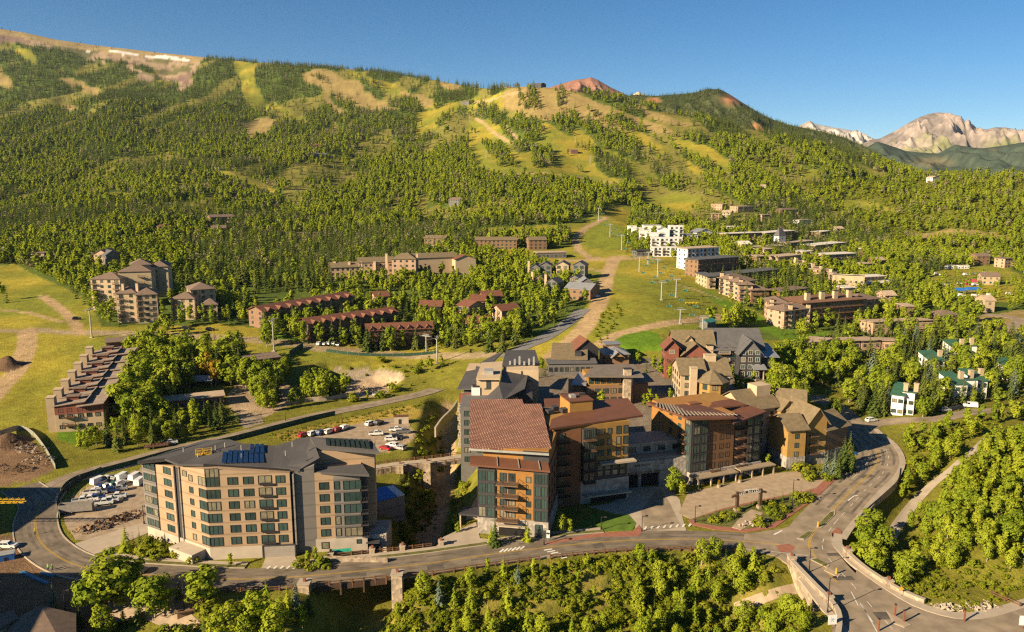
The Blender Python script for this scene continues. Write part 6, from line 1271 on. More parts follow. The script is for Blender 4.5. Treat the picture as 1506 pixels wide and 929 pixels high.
# ------------------------------------------------------------------ foliage
def leaf_mat(name, c1, c2, tr=.32, isl=.35):
    m, t = new_mat(name); N, L = t.nodes, t.links
    o = N.new('ShaderNodeOutputMaterial'); d = N.new('ShaderNodeBsdfDiffuse'); tl = N.new('ShaderNodeBsdfTranslucent'); mx = N.new('ShaderNodeMixShader'); mx.inputs[0].default_value = tr
    L.new(d.outputs[0], mx.inputs[1]); L.new(tl.outputs[0], mx.inputs[2]); L.new(mx.outputs[0], o.inputs[0])
    oi = N.new('ShaderNodeObjectInfo'); ge = N.new('ShaderNodeNewGeometry')
    a = N.new('ShaderNodeMath'); a.operation = 'MULTIPLY_ADD'; a.inputs[1].default_value = isl; L.new(ge.outputs['Random Per Island'], a.inputs[0])
    b = N.new('ShaderNodeMath'); b.operation = 'MULTIPLY'; b.inputs[1].default_value = 1-isl; L.new(oi.outputs['Random'], b.inputs[0]); L.new(b.outputs[0], a.inputs[2])
    r = N.new('ShaderNodeMix'); r.data_type = 'RGBA'; r.inputs[6].default_value = (*c1, 1); r.inputs[7].default_value = (*c2, 1); L.new(a.outputs[0], r.inputs[0])
    L.new(r.outputs[2], d.inputs['Color'])
    g = N.new('ShaderNodeVectorMath'); g.operation = 'MULTIPLY'; g.inputs[1].default_value = (1.25, 1.2, .6); L.new(r.outputs[2], g.inputs[0]); L.new(g.outputs[0], tl.inputs['Color'])
    return m
LEAF = leaf_mat('broad_leaf', (.12,.175,.014), (.275,.305,.026), .24); NEED = leaf_mat('needle', (.045,.074,.016), (.12,.135,.028), .12, .4); NEEDB = leaf_mat('blue_needle', (.085,.12,.085), (.14,.175,.115), .15, .4)
SCRUB = leaf_mat('scrub_leaf', (.115,.155,.012), (.25,.25,.022), .26); GOLDL = leaf_mat('golden_leaf', (.24,.17,.015), (.34,.21,.02)); BRIGHT = leaf_mat('bright_leaf', (.165,.22,.016), (.31,.335,.028), .26)
BARK = mat('bark', (.11,.08,.055), .95, .25, 3); BARKP = mat('pale_bark', (.42,.38,.29), .9, .25, 3)
def quads(name, C, Nn, sz, m, asp=1.5, rng=RNG):
    n = len(C); Nn = Nn/np.linalg.norm(Nn, axis=1, keepdims=True)
    t = rng.normal(size=(n, 3)); u = np.cross(Nn, t); u /= np.linalg.norm(u, axis=1, keepdims=True); v = np.cross(Nn, u)
    a = (u*(sz*asp*.5)[:, None]); b = v*(sz*.5)[:, None]; mid = Nn*(sz*.12)[:, None]
    V = np.stack([C-a, C-b+mid, C+a, C+b+mid], 1).reshape(-1, 3)
    me = bpy.data.meshes.new(name); me.vertices.add(4*n); me.vertices.foreach_set('co', V.reshape(-1).astype(np.float32))
    me.loops.add(4*n); me.loops.foreach_set('vertex_index', np.arange(4*n, dtype=np.int32)); me.polygons.add(n)
    me.polygons.foreach_set('loop_start', np.arange(0, 4*n, 4, dtype=np.int32)); me.polygons.foreach_set('loop_total', np.full(n, 4, np.int32))
    me.materials.append(m); me.update(calc_edges=True); return me
def crown_pts(rng, nb, per, rx, rz, zc, br):
    C = []; Nn = []
    for i in range(nb):
        d = rng.normal(size=3); d /= np.linalg.norm(d); rr = rng.uniform(.45, 1.0)**.6
        c = np.array([d[0]*rx*rr, d[1]*rx*rr, zc+d[2]*rz*rr]); w = br*rng.uniform(.7, 1.25)*(1 if c[2] < zc+rz*.3 else .8)
        p = rng.normal(size=(per, 3)); p /= np.linalg.norm(p, axis=1, keepdims=True); q = c+p*w*rng.uniform(.5, 1, (per, 1))*np.array([1, 1, .8])
        C.append(q); cd = c-np.array([0, 0, zc-.1*rz]); cd = cd/(np.linalg.norm(cd)+1e-6); Nn.append(p+rng.normal(size=(per, 3))*.30+cd*.7+np.array([0, 0, .3]))
    return np.concatenate(C), np.concatenate(Nn)
def broad_mesh(name, seed, m, nb=30, per=28, rx=.26, rz=.40, zc=.56, br=.12, sz=.05):
    rng = np.random.default_rng(seed); C, Nn = crown_pts(rng, nb, per, rx, rz, zc, br)
    C[:, 2] = np.maximum(C[:, 2], .05); return quads(name, C, Nn, sz*rng.uniform(.7, 1.35, len(C)), m, 1.5, rng)
def conifer_mesh(name, seed, m, tiers=17, nb=11, r=.19, z0=.06, sub=3):
    rng = np.random.default_rng(seed); C = []; Nn = []; S_ = []
    for i in range(tiers):
        f = i/(tiers-1); z = z0+(1-z0)*(f**.92)*.97; R = r*(1-f)**.85*rng.uniform(.85, 1.12)+.012
        k = max(4, int(nb*(1-f*.6)))
        for j in range(k):
            a = 2*pi*(j+rng.random())/k; L_ = R*rng.uniform(.72, 1.15)
            for s in range(sub):
                g = (s+.7)/sub; ra = L_*g
                C.append([cos(a)*ra, sin(a)*ra, z-.35*ra*g+.01]); Nn.append([cos(a)*.75+rng.normal()*.25, sin(a)*.75+rng.normal()*.25, .85]); S_.append(max(.022, L_*.46)*(1.15-.3*g))
    return quads(name, np.array(C), np.array(Nn), np.array(S_), m, 1.35, rng)
def trunk_mesh(name, m, r=.016, top=.62, limbs=True, seed=0):
    rng = random.Random(seed); mb = MB(); mb.tube((0, 0, -.06), (0, 0, .3), r, r*.8, 6, cap=False); mb.tube((0, 0, .3), (.01, .006, top), r*.8, r*.3, 6, cap=False)
    if limbs:
        for i in range(5):
            a = rng.uniform(0, 6.28); z = rng.uniform(.22, .5); mb.tube((0, 0, z), (cos(a)*.15, sin(a)*.15, z+.16), r*.4, r*.15, 4, cap=False)
    return mb.mesh(name, m)
BR = [broad_mesh('crown', 10+i, LEAF, nb=36, per=34, rx=.19+.03*(i % 3), rz=.40, zc=.54, sz=.042) for i in range(5)]; BRB = [broad_mesh('crown', 30+i, BRIGHT, nb=36, per=34, rx=.16+.03*(i % 3), rz=.42, zc=.54, sz=.040) for i in range(4)]
BRG = [broad_mesh('crown', 50, GOLDL, nb=20, per=22, rx=.2)]; CO = [conifer_mesh('crown', 60+i, NEED, r=.17+.02*(i % 3)) for i in range(4)]; COB = [conifer_mesh('crown', 70+i, NEEDB, r=.20) for i in range(2)]
COY = [conifer_mesh('crown', 75+i, BRIGHT, r=.20, tiers=14) for i in range(2)]
SH = [broad_mesh('crown', 80+i, SCRUB, nb=14, per=24, rx=.42, rz=.36, zc=.42, br=.24, sz=.11) for i in range(4)]
TRK = [trunk_mesh('trunk', BARKP, seed=i) for i in range(3)]; TRC = [trunk_mesh('trunk', BARK, .02, .9, False)]
FAR = {'aspen': [broad_mesh('aspen_far', 100+i, LEAF, nb=22, per=18, rx=.11+.025*(i % 4), rz=.40, zc=.57, br=.09, sz=.060) for i in range(6)], 'bright': [broad_mesh('aspen_far', 110+i, BRIGHT, nb=22, per=18, rx=.11+.025*(i % 3), rz=.40, zc=.57, br=.09, sz=.058) for i in range(5)],
       'conifer': [conifer_mesh('conifer_far', 120+i, NEED, 11, 8, .145+.012*i, .05, 2) for i in range(4)], 'bare': [broad_mesh('bare_far', 140, leaf_mat('dry_twig', (.19,.165,.085), (.27,.24,.14), .2), nb=10, per=8, rx=.15, rz=.34, zc=.58, br=.12, sz=.08)],
       'scrub': [broad_mesh('scrub_far', 130+i, SCRUB, nb=14, per=16, rx=.46, rz=.34, zc=.40, br=.24, sz=.13) for i in range(3)]}
# ground that is built over
GX0, GY0, GW, GH = -420, 110, 1100, 1000
OCC = np.zeros((GH, GW), bool)
bpy.context.view_layer.update()
def mark(x, y, r=1):
    i, j = int(y-GY0), int(x-GX0)
    if r <= i < GH-r and r <= j < GW-r: OCC[i-r:i+r+1, j-r:j+r+1] = True
for ob in list(COL.objects):
    if ob.type != 'MESH': continue
    nm = ob.name.split('.')[0]
    if nm in ('wall', 'roof', 'stone_base', 'concrete_base', 'annex', 'upper_wall', 'road', 'pavement', 'road_junction', 'footpath', 'plaza_court', 'garage_drive', 'drive_lane', 'forecourt', 'gravel_lot', 'gravel_drive', 'garden_path', 'kerb_island', 'deck', 'court_kerb', 'red_walk', 'turret', 'terrace', 'red_crossing') and ob.parent != None or nm in ('road', 'pavement', 'footpath', 'plaza_court', 'garage_drive', 'forecourt', 'gravel_lot', 'gravel_drive', 'garden_path', 'road_junction', 'red_walk', 'drive_lane'):
        M = ob.matrix_world; vs = [M @ v.co for v in ob.data.vertices]
        for p in ob.data.polygons:
            if nm in ('wall', 'roof') and ob.parent and ob.parent.name.startswith(('timber', 'stone_par')): continue
            pv = [vs[i] for i in p.vertices]; a = pv[0]
            for k in range(1, len(pv)-1):
                b, c = pv[k], pv[k+1]; n = int(max((b-a).length, (c-a).length, (c-b).length)/1.2)+1
                if n > 70: n = 70
                for i in range(n+1):
                    for j in range(n+1-i):
                        q = a+(b-a)*(i/n)+(c-a)*(j/n); mark(q.x, q.y)
def occ(x, y):
    i, j = int(y-GY0), int(x-GX0); return 0 <= i < GH and 0 <= j < GW and OCC[i, j]
TREES = []                                     # (x, y, z, height, kind, zone)
def poisson(poly, sp, zone, kinds, hr, seed, clear=True):
    rng = random.Random(seed); pw = []
    for p in poly: q = P(*p) if p[1] < 640 else W(p[0], p[1], 0); pw.append((q.x, q.y))
    xs = [p[0] for p in pw]; ys = [p[1] for p in pw]; got = {}
    A = (max(xs)-min(xs))*(max(ys)-min(ys)); n = int(A/(sp*sp)*5)
    for _ in range(n):
        x, y = rng.uniform(min(xs), max(xs)), rng.uniform(min(ys), max(ys))
        if not inpoly(np.array([x]), np.array([y]), pw)[0]: continue
        if clear and occ(x, y): continue
        k = (int(x/sp), int(y/sp)); bad = False
        for dx in (-1, 0, 1):
            for dy in (-1, 0, 1):
                for q in got.get((k[0]+dx, k[1]+dy), ()):
                    if (q[0]-x)**2+(q[1]-y)**2 < sp*sp: bad = True
        if bad: continue
        got.setdefault(k, []).append((x, y)); r = rng.random(); kk = kinds[-1][0]
        for nm, pr in kinds:
            if r < pr: kk = nm; break
            r -= pr
        s = .5 if kk == 'scrub' and hr[1] > 4 else 1; TREES.append((x, y, zt(x, y), rng.uniform(*hr)*s, kk, zone))
def one(px, py, h, kind, zone, z=None):
    p = P(px, py); TREES.append((p.x, p.y, p.z, h, kind, zone))
A7 = [('aspen', .55), ('bright', .25), ('conifer', .2)]; MIX = [('aspen', .42), ('bright', .13), ('conifer', .45)]; CON = [('conifer', .6), ('blue', .1), ('aspen', .3)]
poisson([(168,604),(166,560),(196,528),(245,525),(330,532),(372,540),(372,575),(335,566),(300,562),(262,580),(235,612),(200,640)], 4.6, 'grove', A7, (13, 19), 1)
poisson([(378,548),(412,548),(415,590),(388,604),(372,596)], 5, 'grove', A7, (11, 17), 2)
poisson([(150,648),(200,622),(245,615),(330,618),(335,630),(250,654),(170,668)], 4.2, 'front of the pool', MIX, (8, 12), 3)
poisson([(452,592),(508,584),(512,576),(470,572),(450,580)], 4.5, 'pit edge', A7, (9, 14), 4)
for a in ((402,492,12,'aspen'),(424,494,13,'aspen'),(444,486,13,'conifer'),(528,511,13,'aspen'),(545,513,14,'conifer'),(552,515,10,'conifer'),(575,516,15,'aspen'),(592,515,12,'aspen'),(612,514,13,'conifer'),(628,516,10,'conifer'),(650,513,12,'aspen'),(500,474,12,'conifer'),(518,476,11,'aspen'),(470,460,11,'aspen'),(660,512,13,'aspen'),(560,486,12,'conifer'),(700,503,12,'conifer'),(720,506,14,'aspen'),(740,500,13,'conifer')): one(*a, 'red lodges')
poisson([(1352,408),(1400,400),(1500,412),(1500,444),(1440,444),(1360,432)], 8.5, 'right slope blocks', A7, (5, 9), 33)
poisson([(916,374),(920,346),(945,352),(957,374)], 6, 'ski run edge', A7, (7, 10), 31)
poisson([(1060,372),(1340,378),(1345,470),(1290,472),(1180,440),(1110,412),(1060,396)], 10, 'right slope blocks', MIX, (8, 12), 32)
for a in ((1000,386,14,'aspen'),(990,384,12,'aspen'),(1008,388,12,'aspen'),(1098,449,11,'conifer'),(1112,453,10,'conifer'),(1125,458,11,'conifer'),(1137,476,9,'conifer'),(1150,492,10,'brightc'),(1165,492,10,'brightc'),(1177,491,11,'conifer'),(1192,489,8,'conifer'),(1202,487,13,'aspen'),(1216,486,14,'aspen'),(1232,488,14,'conifer'),(1150,450,11,'blue'),(1168,448,11,'conifer'),(1075,447,8,'aspen'),(1048,420,7,'aspen'),(1036,412,7,'conifer')): one(*a, 'right slope blocks')
one(305, 560, 15, 'gold', 'grove'); one(318, 566, 13, 'gold', 'grove'); one(402, 604, 11, 'bright', 'pit edge'); one(389, 606, 10, 'bright', 'pit edge')
for a in ((140,905,13,'aspen'),(168,893,15,'aspen'),(188,885,13,'aspen'),(152,940,9,'bright'),(228,908,12.5,'aspen'),(297,890,11,'aspen'),(80,896,7,'blue'),(163,926,6,'conifer'),(182,921,5,'conifer'),(205,914,7,'conifer'),(264,884,6,'conifer'),(338,940,9,'bright'),(356,930,7,'brightc'),(376,922,10,'bright'),(394,915,11,'brightc'),(410,925,8,'bright'),(424,908,8,'brightc'),(436,905,9,'blue'),(322,950,9,'bright'),(445,925,7,'bright'),(362,950,8,'bright'),(402,945,9,'bright'),(302,925,5,'conifer'),(350,900,4,'blue'),(380,893,3.5,'conifer'),(118,920,5,'conifer'),(455,905,6,'conifer'),(310,905,5,'scrub'),(340,905,4,'scrub'),(270,935,4,'scrub'),(244,940,4,'scrub')): one(*a, 'lower left')
RP = [(568,866),(600,856),(700,846),(830,826),(930,815),(1000,816),(1110,820),(1145,850),(1180,900),(1195,960),(1195,1020),(470,1020),(540,950),(560,905)]
poisson([(562,868),(640,854),(720,843),(800,835),(800,900),(700,930),(560,940)], 3.6, 'ravine', [('brightc', .30), ('bright', .35), ('blue', .1), ('scrub', .25)], (4, 7.5), 5)
poisson([(800,832),(930,816),(1000,816),(1000,930),(800,960)], 3.4, 'ravine', [('scrub', .6), ('bright', .25), ('brightc', .15)], (3, 6), 6)
poisson([(940,822),(1000,814),(1110,818),(1145,850),(1180,905),(1195,1010),(940,1010)], 2.9, 'ravine', [('aspen', .4), ('bright', .3), ('brightc', .15), ('scrub', .15)], (4.5, 8), 7)
poisson([(560,930),(940,900),(960,1040),(480,1040)], 3.0, 'ravine', [('scrub', .6), ('bright', .4)], (3, 6), 8)
poisson([(1238,812),(1248,790),(1275,772),(1310,752),(1330,745),(1322,780),(1302,806),(1285,826)], 3.6, 'junction', [('aspen', .7), ('bright', .3)], (7.5, 11), 9)
poisson([(1320,868),(1318,840),(1330,812),(1362,855),(1345,878)], 4, 'junction', [('aspen', .8), ('bright', .2)], (6, 9), 10)
poisson([(1350,780),(1400,715),(1450,680),(1540,640),(1600,640),(1600,830),(1500,850),(1440,840),(1390,845),(1360,820)], 2.9, 'right slope', [('aspen', .5), ('bright', .35), ('scrub', .15)], (5, 8), 11)
poisson([(1318,690),(1330,640),(1380,632),(1470,618),(1600,590),(1600,640),(1460,640),(1400,680),(1370,705),(1345,725)], 3.8, 'right slope', [('aspen', .5), ('scrub', .3), ('bright', .2)], (5, 9), 12)
poisson([(1340,735),(1360,718),(1376,708),(1350,750),(1325,775),(1322,760)], 3.6, 'junction', [('aspen', .8), ('bright', .2)], (5, 8), 121)
poisson([(1325,690),(1330,712),(1310,735),(1322,742),(1345,705)], 3, 'right slope', [('aspen', .6), ('scrub', .4)], (4, 7), 122)
poisson([(1380,850),(1440,850),(1480,860),(1460,895),(1400,895),(1370,880)], 6, 'right slope', [('scrub', 1)], (1.2, 2), 123)
BED = [(1022,765),(1064,752),(1108,742),(1176,728),(1210,720),(1165,750),(1132,771),(1100,776),(1060,773)]
poisson(BED, 1.9, 'court bed', [('scrub', .35), ('conifer', .35), ('blue', .15), ('brightc', .15)], (2.0, 3.9), 13)
for a in ((1215,698,9,'blue'),(1226,700,10,'blue'),(1240,690,12,'conifer'),(1248,682,12,'conifer'),(1203,702,7,'conifer'),(1184,704,6,'brightc'),(1232,704,8,'conifer'),(1252,694,10,'conifer'),(1128,690,6,'aspen'),(1157,692,4,'blue'),(1180,696,5,'scrub'),(1190,705,4,'scrub'),(1216,706,3,'scrub'),(992,724,9,'bright'),(1002,728,5,'bright'),(985,728,6,'aspen'),(825,785,7,'aspen'),(839,786,5,'bright'),(728,803,8,'conifer'),(722,800,6,'brightc'),(776,797,6,'brightc'),(668,782,6,'bright'),(656,790,4.5,'brightc'),(672,790,5,'bright'),(612,745,6,'brightc'),(600,725,7,'conifer'),(588,708,6,'brightc'),(625,738,5,'scrub'),(607,765,5,'scrub'),(595,790,4,'scrub'),(556,812,5,'bright'),(614,702,5,'scrub'),(186,812,8,'brightc'),(197,808,5,'brightc'),(210,815,4,'scrub'),(222,806,4.5,'scrub'),(238,815,4,'scrub'),(250,812,4.5,'brightc'),(261,820,3,'scrub'),(230,822,3,'scrub'),(205,800,5,'brightc'),(284,828,3,'scrub'),(340,834,4,'bright'),(452,828,4,'bright'),(464,826,4.5,'bright'),(474,832,3.5,'scrub'),(440,834,2.5,'scrub'),(456,838,2.5,'scrub'),(480,838,2.2,'scrub')): one(*a, 'hotel gardens')
for a in ((893,612,8,'brightc'),(884,600,8,'bright'),(895,590,7,'conifer'),(955,596,7,'bright'),(966,600,6,'bright'),(948,600,6,'aspen'),(985,560,8,'bright'),(970,552,9,'aspen'),(950,548,9,'conifer'),(938,540,9,'aspen'),(962,545,8,'bright'),(985,590,6,'bright'),(1005,605,6,'bright'),(1080,575,8,'bright'),(1090,585,9,'bright'),(1100,578,8,'aspen'),(1108,570,8,'aspen'),(1095,600,6,'bright'),(1075,560,7,'aspen'),(800,552,8,'conifer'),(790,556,7,'conifer'),(796,545,7,'aspen'),(1020,612,5,'bright'),(1060,560,6,'bright')): one(*a, 'plaza')
poisson([(1128,600),(1135,565),(1145,530),(1180,520),(1240,515),(1262,545),(1230,570),(1200,572),(1180,585),(1185,610),(1150,615)], 5, 'right village', [('aspen', .6), ('bright', .2), ('conifer', .2)], (10, 15), 14)
poisson([(1225,625),(1228,600),(1262,560),(1300,545),(1330,512),(1380,496),(1440,500),(1520,500),(1560,560),(1520,590),(1470,590),(1400,598),(1370,612),(1350,575),(1305,575),(1300,612),(1260,622)], 5.2, 'right village', CON, (11, 16), 15)
poisson([(1150,500),(1230,500),(1280,490),(1400,478),(1440,490),(1400,500),(1330,515),(1262,530),(1200,535)], 5.2, 'right village', CON, (10, 15), 151)
poisson([(386,512),(384,470),(500,440),(690,428),(790,425),(838,450),(838,470),(800,494),(756,520),(690,516),(640,507),(590,514),(540,516),(480,506),(455,508)], 5.4, 'red lodges', MIX, (9, 15), 16)
poisson([(205,510),(250,495),(270,480),(330,480),(386,480),(380,450),(320,430),(250,445),(255,470)], 5.4, 'tan condominium', MIX, (8, 13), 17)
poisson([(160,480),(135,455),(100,430),(120,400),(140,410),(150,450),(190,480)], 5, 'tan condominium', MIX, (9, 14), 18)
for a in ((10,445,14,'conifer'),(4,442,13,'aspen'),(238,505,9,'conifer'),(280,500,7,'conifer'),(345,500,9,'conifer'),(325,502,6,'conifer'),(296,503,5,'conifer'),(316,500,6,'conifer'),(118,655,10,'brightc'),(130,662,9,'aspen'),(142,655,9,'aspen'),(642,536,5,'conifer'),(632,545,8,'aspen'),(650,540,7,'aspen'),(560,532,4,'scrub'),(620,540,5,'bright'),(612,548,5,'scrub')): one(*a, 'meadow edge')
poisson([(880,512),(872,490),(885,460),(905,445),(915,460),(900,490),(890,510)], 4, 'dirt road bank', [('scrub', 1)], (2, 4.5), 19)
for a in ((1299,612,11,'conifer'),(1357,614,10,'aspen'),(1368,610,11,'conifer'),(1304,603,12,'blue'),(1378,606,10,'aspen'),(1398,598,11,'conifer'),(1432,596,7,'aspen'),(1468,600,9,'aspen')): one(*a, 'right village')
poisson([(1118,816),(1148,834),(1178,872),(1200,912),(1165,905),(1125,850)], 2.6, 'ravine', [('scrub', .5), ('bright', .5)], (2.5, 5), 202)
for a in ((432,600,9,'aspen'),(444,597,8,'bright'),(520,590,5,'scrub'),(540,588,5,'bright'),(560,584,4,'scrub'),(580,575,5,'scrub'),(350,622,9,'brightc'),(365,560,11,'aspen'),(420,558,12,'aspen')): one(*a, 'pit edge')
poisson([(662,760),(668,700),(680,660),(690,700),(690,770),(675,790)], 2.6, 'hotel gardens', [('scrub', .7), ('bright', .3)], (1.2, 3), 201)
poisson([(575,760),(600,700),(625,690),(640,700),(625,740),(600,790),(560,800)], 3, 'hotel gardens', [('scrub', .8), ('bright', .2)], (1.2, 2.6), 20)
poisson([(612,640),(640,610),(655,640),(650,665),(620,668)], 3.2, 'hotel gardens', [('scrub', 1)], (1.5, 3), 21)
poisson([(440,540),(640,528),(660,545),(600,572),(595,548),(500,536)], 6, 'meadow edge', [('scrub', 1)], (1, 2.2), 22)
poisson([(30,905),(120,935),(110,960),(300,945),(460,935),(460,1010),(120,1010)], 5, 'lower left', [('scrub', .6), ('conifer', .4)], (2, 4), 24)
NZ = len(TREES)
# ------------------------------------------------------------------ the wooded hillsides
FARP = []
rngf = np.random.default_rng(5)
openpolys = [v[0] for v in OPEN.values()]
ISLES = [[(750,132),(764,131),(785,163),(768,160)],[(776,133),(793,131),(802,160),(786,168)],[(818,136),(838,136),(858,166),(846,182),(826,160)],[(722,166),(788,172),(806,196),(775,202),(735,196)],[(712,214),(738,216),(756,246),(736,242)],[(786,220),(812,221),(814,246),(784,244)],[(690,150),(712,150),(725,160),(700,164)],[(862,160),(900,170),(960,196),(950,204),(900,186)],[(455,110),(475,110),(530,150),(520,156)],[(535,118),(560,124),(610,150),(600,156)],[(850,214),(880,224),(930,252),(905,250)]]
for y0, y1, sp in ((395, 520, 5.0), (520, 700, 5.0), (700, 1000, 5.1), (1000, 1500, 5.8), (1500, 2200, 7.2), (2200, 3600, 10.0)):
    A = (y1*y1-y0*y0)/2*1.42; n = int(A/(sp*sp))
    Y = np.sqrt(rngf.uniform(y0*y0, y1*y1, n)); X = rngf.uniform(-.71, .71, n)*Y
    ci = (X/Y*1168+753-PXC[0])/3; k0 = np.clip(ci.astype(int), 0, NC-2); fr = ci-k0
    cy = np.interp(ci, np.arange(NC), CRESTY); ok = Y < cy*1.01; X, Y = X[ok], Y[ok]
    Z = np.array([zt(a, b) for a, b in zip(X, Y)]); px, py = proj(X, Y, Z)
    op = np.zeros(len(X), bool); j = np.clip(Y/500, .5, 3)
    jx = px+5*j*fbm(X/(Y*.03), Y/(Y*.03)+X*.013, 3, 41); jy = py+2.4*j*fbm(X/(Y*.03)+7, X*.017+Y*.021, 3, 43)
    for pl in openpolys: op |= inpoly(jx, jy, pl)
    for pl in ISLES: op &= ~inpoly(jx, jy, pl)
    for pts, hw, c in PATHS: op |= sdist(X, Y, px_world(pts), False) < hw+2.5
    for pl, zz in (([(1352,500),(1352,455),(1420,440),(1520,440),(1520,500)], 0),): op |= inpoly(jx, jy, pl) & (rngf.random(len(X)) > .25)
    op |= (py > 482) | ((py > 430) & (px > 380) & (px < 850)) | ((py > 425) & (px > 90) & (px < 390)) & (rngf.random(len(X)) < .8)
    glf = fbm(X/70, Y/420+X/500, 3, 111); st2 = fbm(X/110, Y/110+9, 3, 99); tuft = fbm(X/16, Y/45+X/60, 3, 97); clump = fbm(X/55, Y/55, 3, 91); stand = fbm(X/190, Y/190, 3, 93); clear = fbm(X/38, Y/38, 3, 95)
    scr = inpoly(px, py, [(1180,268),(1330,258),(1900,230),(1900,400),(1340,372),(1260,335)])
    for a in range(len(X)):
        if op[a]:
            if py[a] > 330 or tuft[a] < .5 or rngf.random() < .4: continue
        if not (-90 < px[a] < 1600): continue
        if Y[a] > 950 and glf[a] > .24 and not scr[a] and rngf.random() < .85: continue
        if clear[a] > .40 and rngf.random() < .8: continue
        if occ(X[a], Y[a]) or occ(X[a], Y[a]+3): continue
        if occ(X[a], Y[a]+8) and rngf.random() < .45: continue
        big = 1+.28*min(1, max(0, (Y[a]-550)/900)); hgt = rngf.uniform(.7, 1.2); r = rngf.random()
        left = px[a] < 620
        alt = (py[a] < 205 and left) or (py[a] < 165)
        pc = .93 if py[a] < 150 and px[a] < 740 else (.62 if alt else .07+.74*(stand[a] > .16)+.16*(py[a] < 225))
        if scr[a] and rngf.random() < .75: FARP.append((X[a], Y[a], Z[a], hgt*rngf.uniform(3.5, 6.5), 'scrub')); continue
        if r < pc: FARP.append((X[a], Y[a], Z[a], hgt*rngf.uniform(11, 17)*big, 'conifer'))
        elif r < pc+(.10 if not (py[a] < 330 and stand[a] < -.2) else .26): FARP.append((X[a], Y[a], Z[a], hgt*10*big, 'bare' if py[a] < 400 else 'aspen'))
        else: FARP.append((X[a], Y[a], Z[a], hgt*rngf.uniform(8.5, 13.5)*big, 'bright' if rngf.random() < (.78 if st2[a] > .02 else .15) else 'aspen'))
# single trees: the 300 of each kind that show largest; the rest make up the woods
allp = [(x, y, z, h, k, zn) for x, y, z, h, k, zn in TREES]+[(x, y, z, h, k, 'hillside') for x, y, z, h, k in FARP]
fam = {'aspen': 'broad', 'bright': 'broad', 'gold': 'broad', 'conifer': 'conifer', 'blue': 'conifer', 'brightc': 'conifer', 'scrub': 'scrub', 'bare': 'bare'}
CAMV = Vector((0, 0, HC))
def seen(t):
    px, py = proj(t[0], t[1], t[2]+t[3]*.6)
    if not (0 < px < 1506 and py < 950): return False
    d = Vector((t[0], t[1], t[2]+t[3]*.8))-CAMV; h = BVH.ray_cast(CAMV, d.normalized()); return h[0] is None or h[3] > d.length-2
singles = []; rest = {'conifer': [], 'aspen': [], 'bright': [], 'scrub': [], 'bare': []}
for f, lim in (('broad', 295), ('conifer', 295), ('scrub', 200), ('bare', 0)):
    c = sorted((t for t in allp if fam[t[4]] == f), key=lambda t: -t[3]/t[1]); n = 0
    for t in c:
        if n < lim and seen(t): singles.append(t); n += 1
        else: rest['bright' if t[4] == 'bright' else {'broad': 'aspen', 'conifer': 'conifer', 'scrub': 'scrub', 'bare': 'bare'}[f]].append(t)
ZL = {'grove': 'in the tall grove behind the stepped townhouses', 'front of the pool': 'along the road edge in front of the pool', 'pit edge': 'at the edge of the building pit', 'lower left': 'below the road in the lower left corner', 'ravine': 'in the brushy ravine below the road', 'junction': 'in the dense clump beside the junction', 'right slope': 'on the shrubby slope at the right', 'court bed': 'in the planted bed by the arch', 'hotel gardens': 'in the gardens round the hotels', 'plaza': 'among the plaza lodges', 'right village': 'in the wooded village right of the road', 'red lodges': 'among the red roofed lodges', 'tan condominium': 'round the tan condominiums', 'meadow edge': 'along the meadow and lift track', 'dirt road bank': 'on the bank beside the dirt road', 'hillside': 'in the woods of the hillside', 'ski run edge': 'beside the white condominium', 'right slope blocks': 'among the apartment blocks on the right slope'}
KD = {'aspen': ('green leafy tree', 'aspen_tree', 'tree'), 'bright': ('bright green leafy tree', 'aspen_tree', 'tree'), 'gold': ('golden yellow leafy tree', 'aspen_tree', 'tree'), 'conifer': ('dark green conifer', 'spruce_tree', 'tree'), 'blue': ('blue grey spruce', 'spruce_tree', 'tree'), 'brightc': ('young yellow green conifer', 'spruce_tree', 'tree'), 'scrub': ('rounded green shrub', 'shrub', 'shrub')}
CR = {'aspen': BR, 'bright': BRB, 'gold': BRG, 'conifer': CO, 'blue': COB, 'brightc': COY}
rr = random.Random(3)
for x, y, z, h, k, zn in singles:
    d, nm, cat = KD[k]; lab = f'{d} {ZL[zn]}'; a = rr.uniform(0, 6.28); wv = rr.uniform(.85, 1.25)
    if k == 'scrub':
        o = link(nm, rr.choice(SH), None, (x, y, z-.05*h), a); o.scale = (h*1.3*wv, h*1.3*wv, h); tag(o, lab, cat, lab); continue
    r = empty(nm, (x, y, z-.03*h), a, lab, cat, lab); c = link('crown', rr.choice(CR[k]), r); c.scale = (h*wv*(1.2 if zn in ('lower left', 'junction', 'right slope') and k == 'aspen' else 1), h*wv*(1.2 if zn in ('lower left', 'junction', 'right slope') and k == 'aspen' else 1), h)
    t = link('trunk', rr.choice(TRC if fam[k] == 'conifer' else TRK), r); t.scale = (h, h, h)
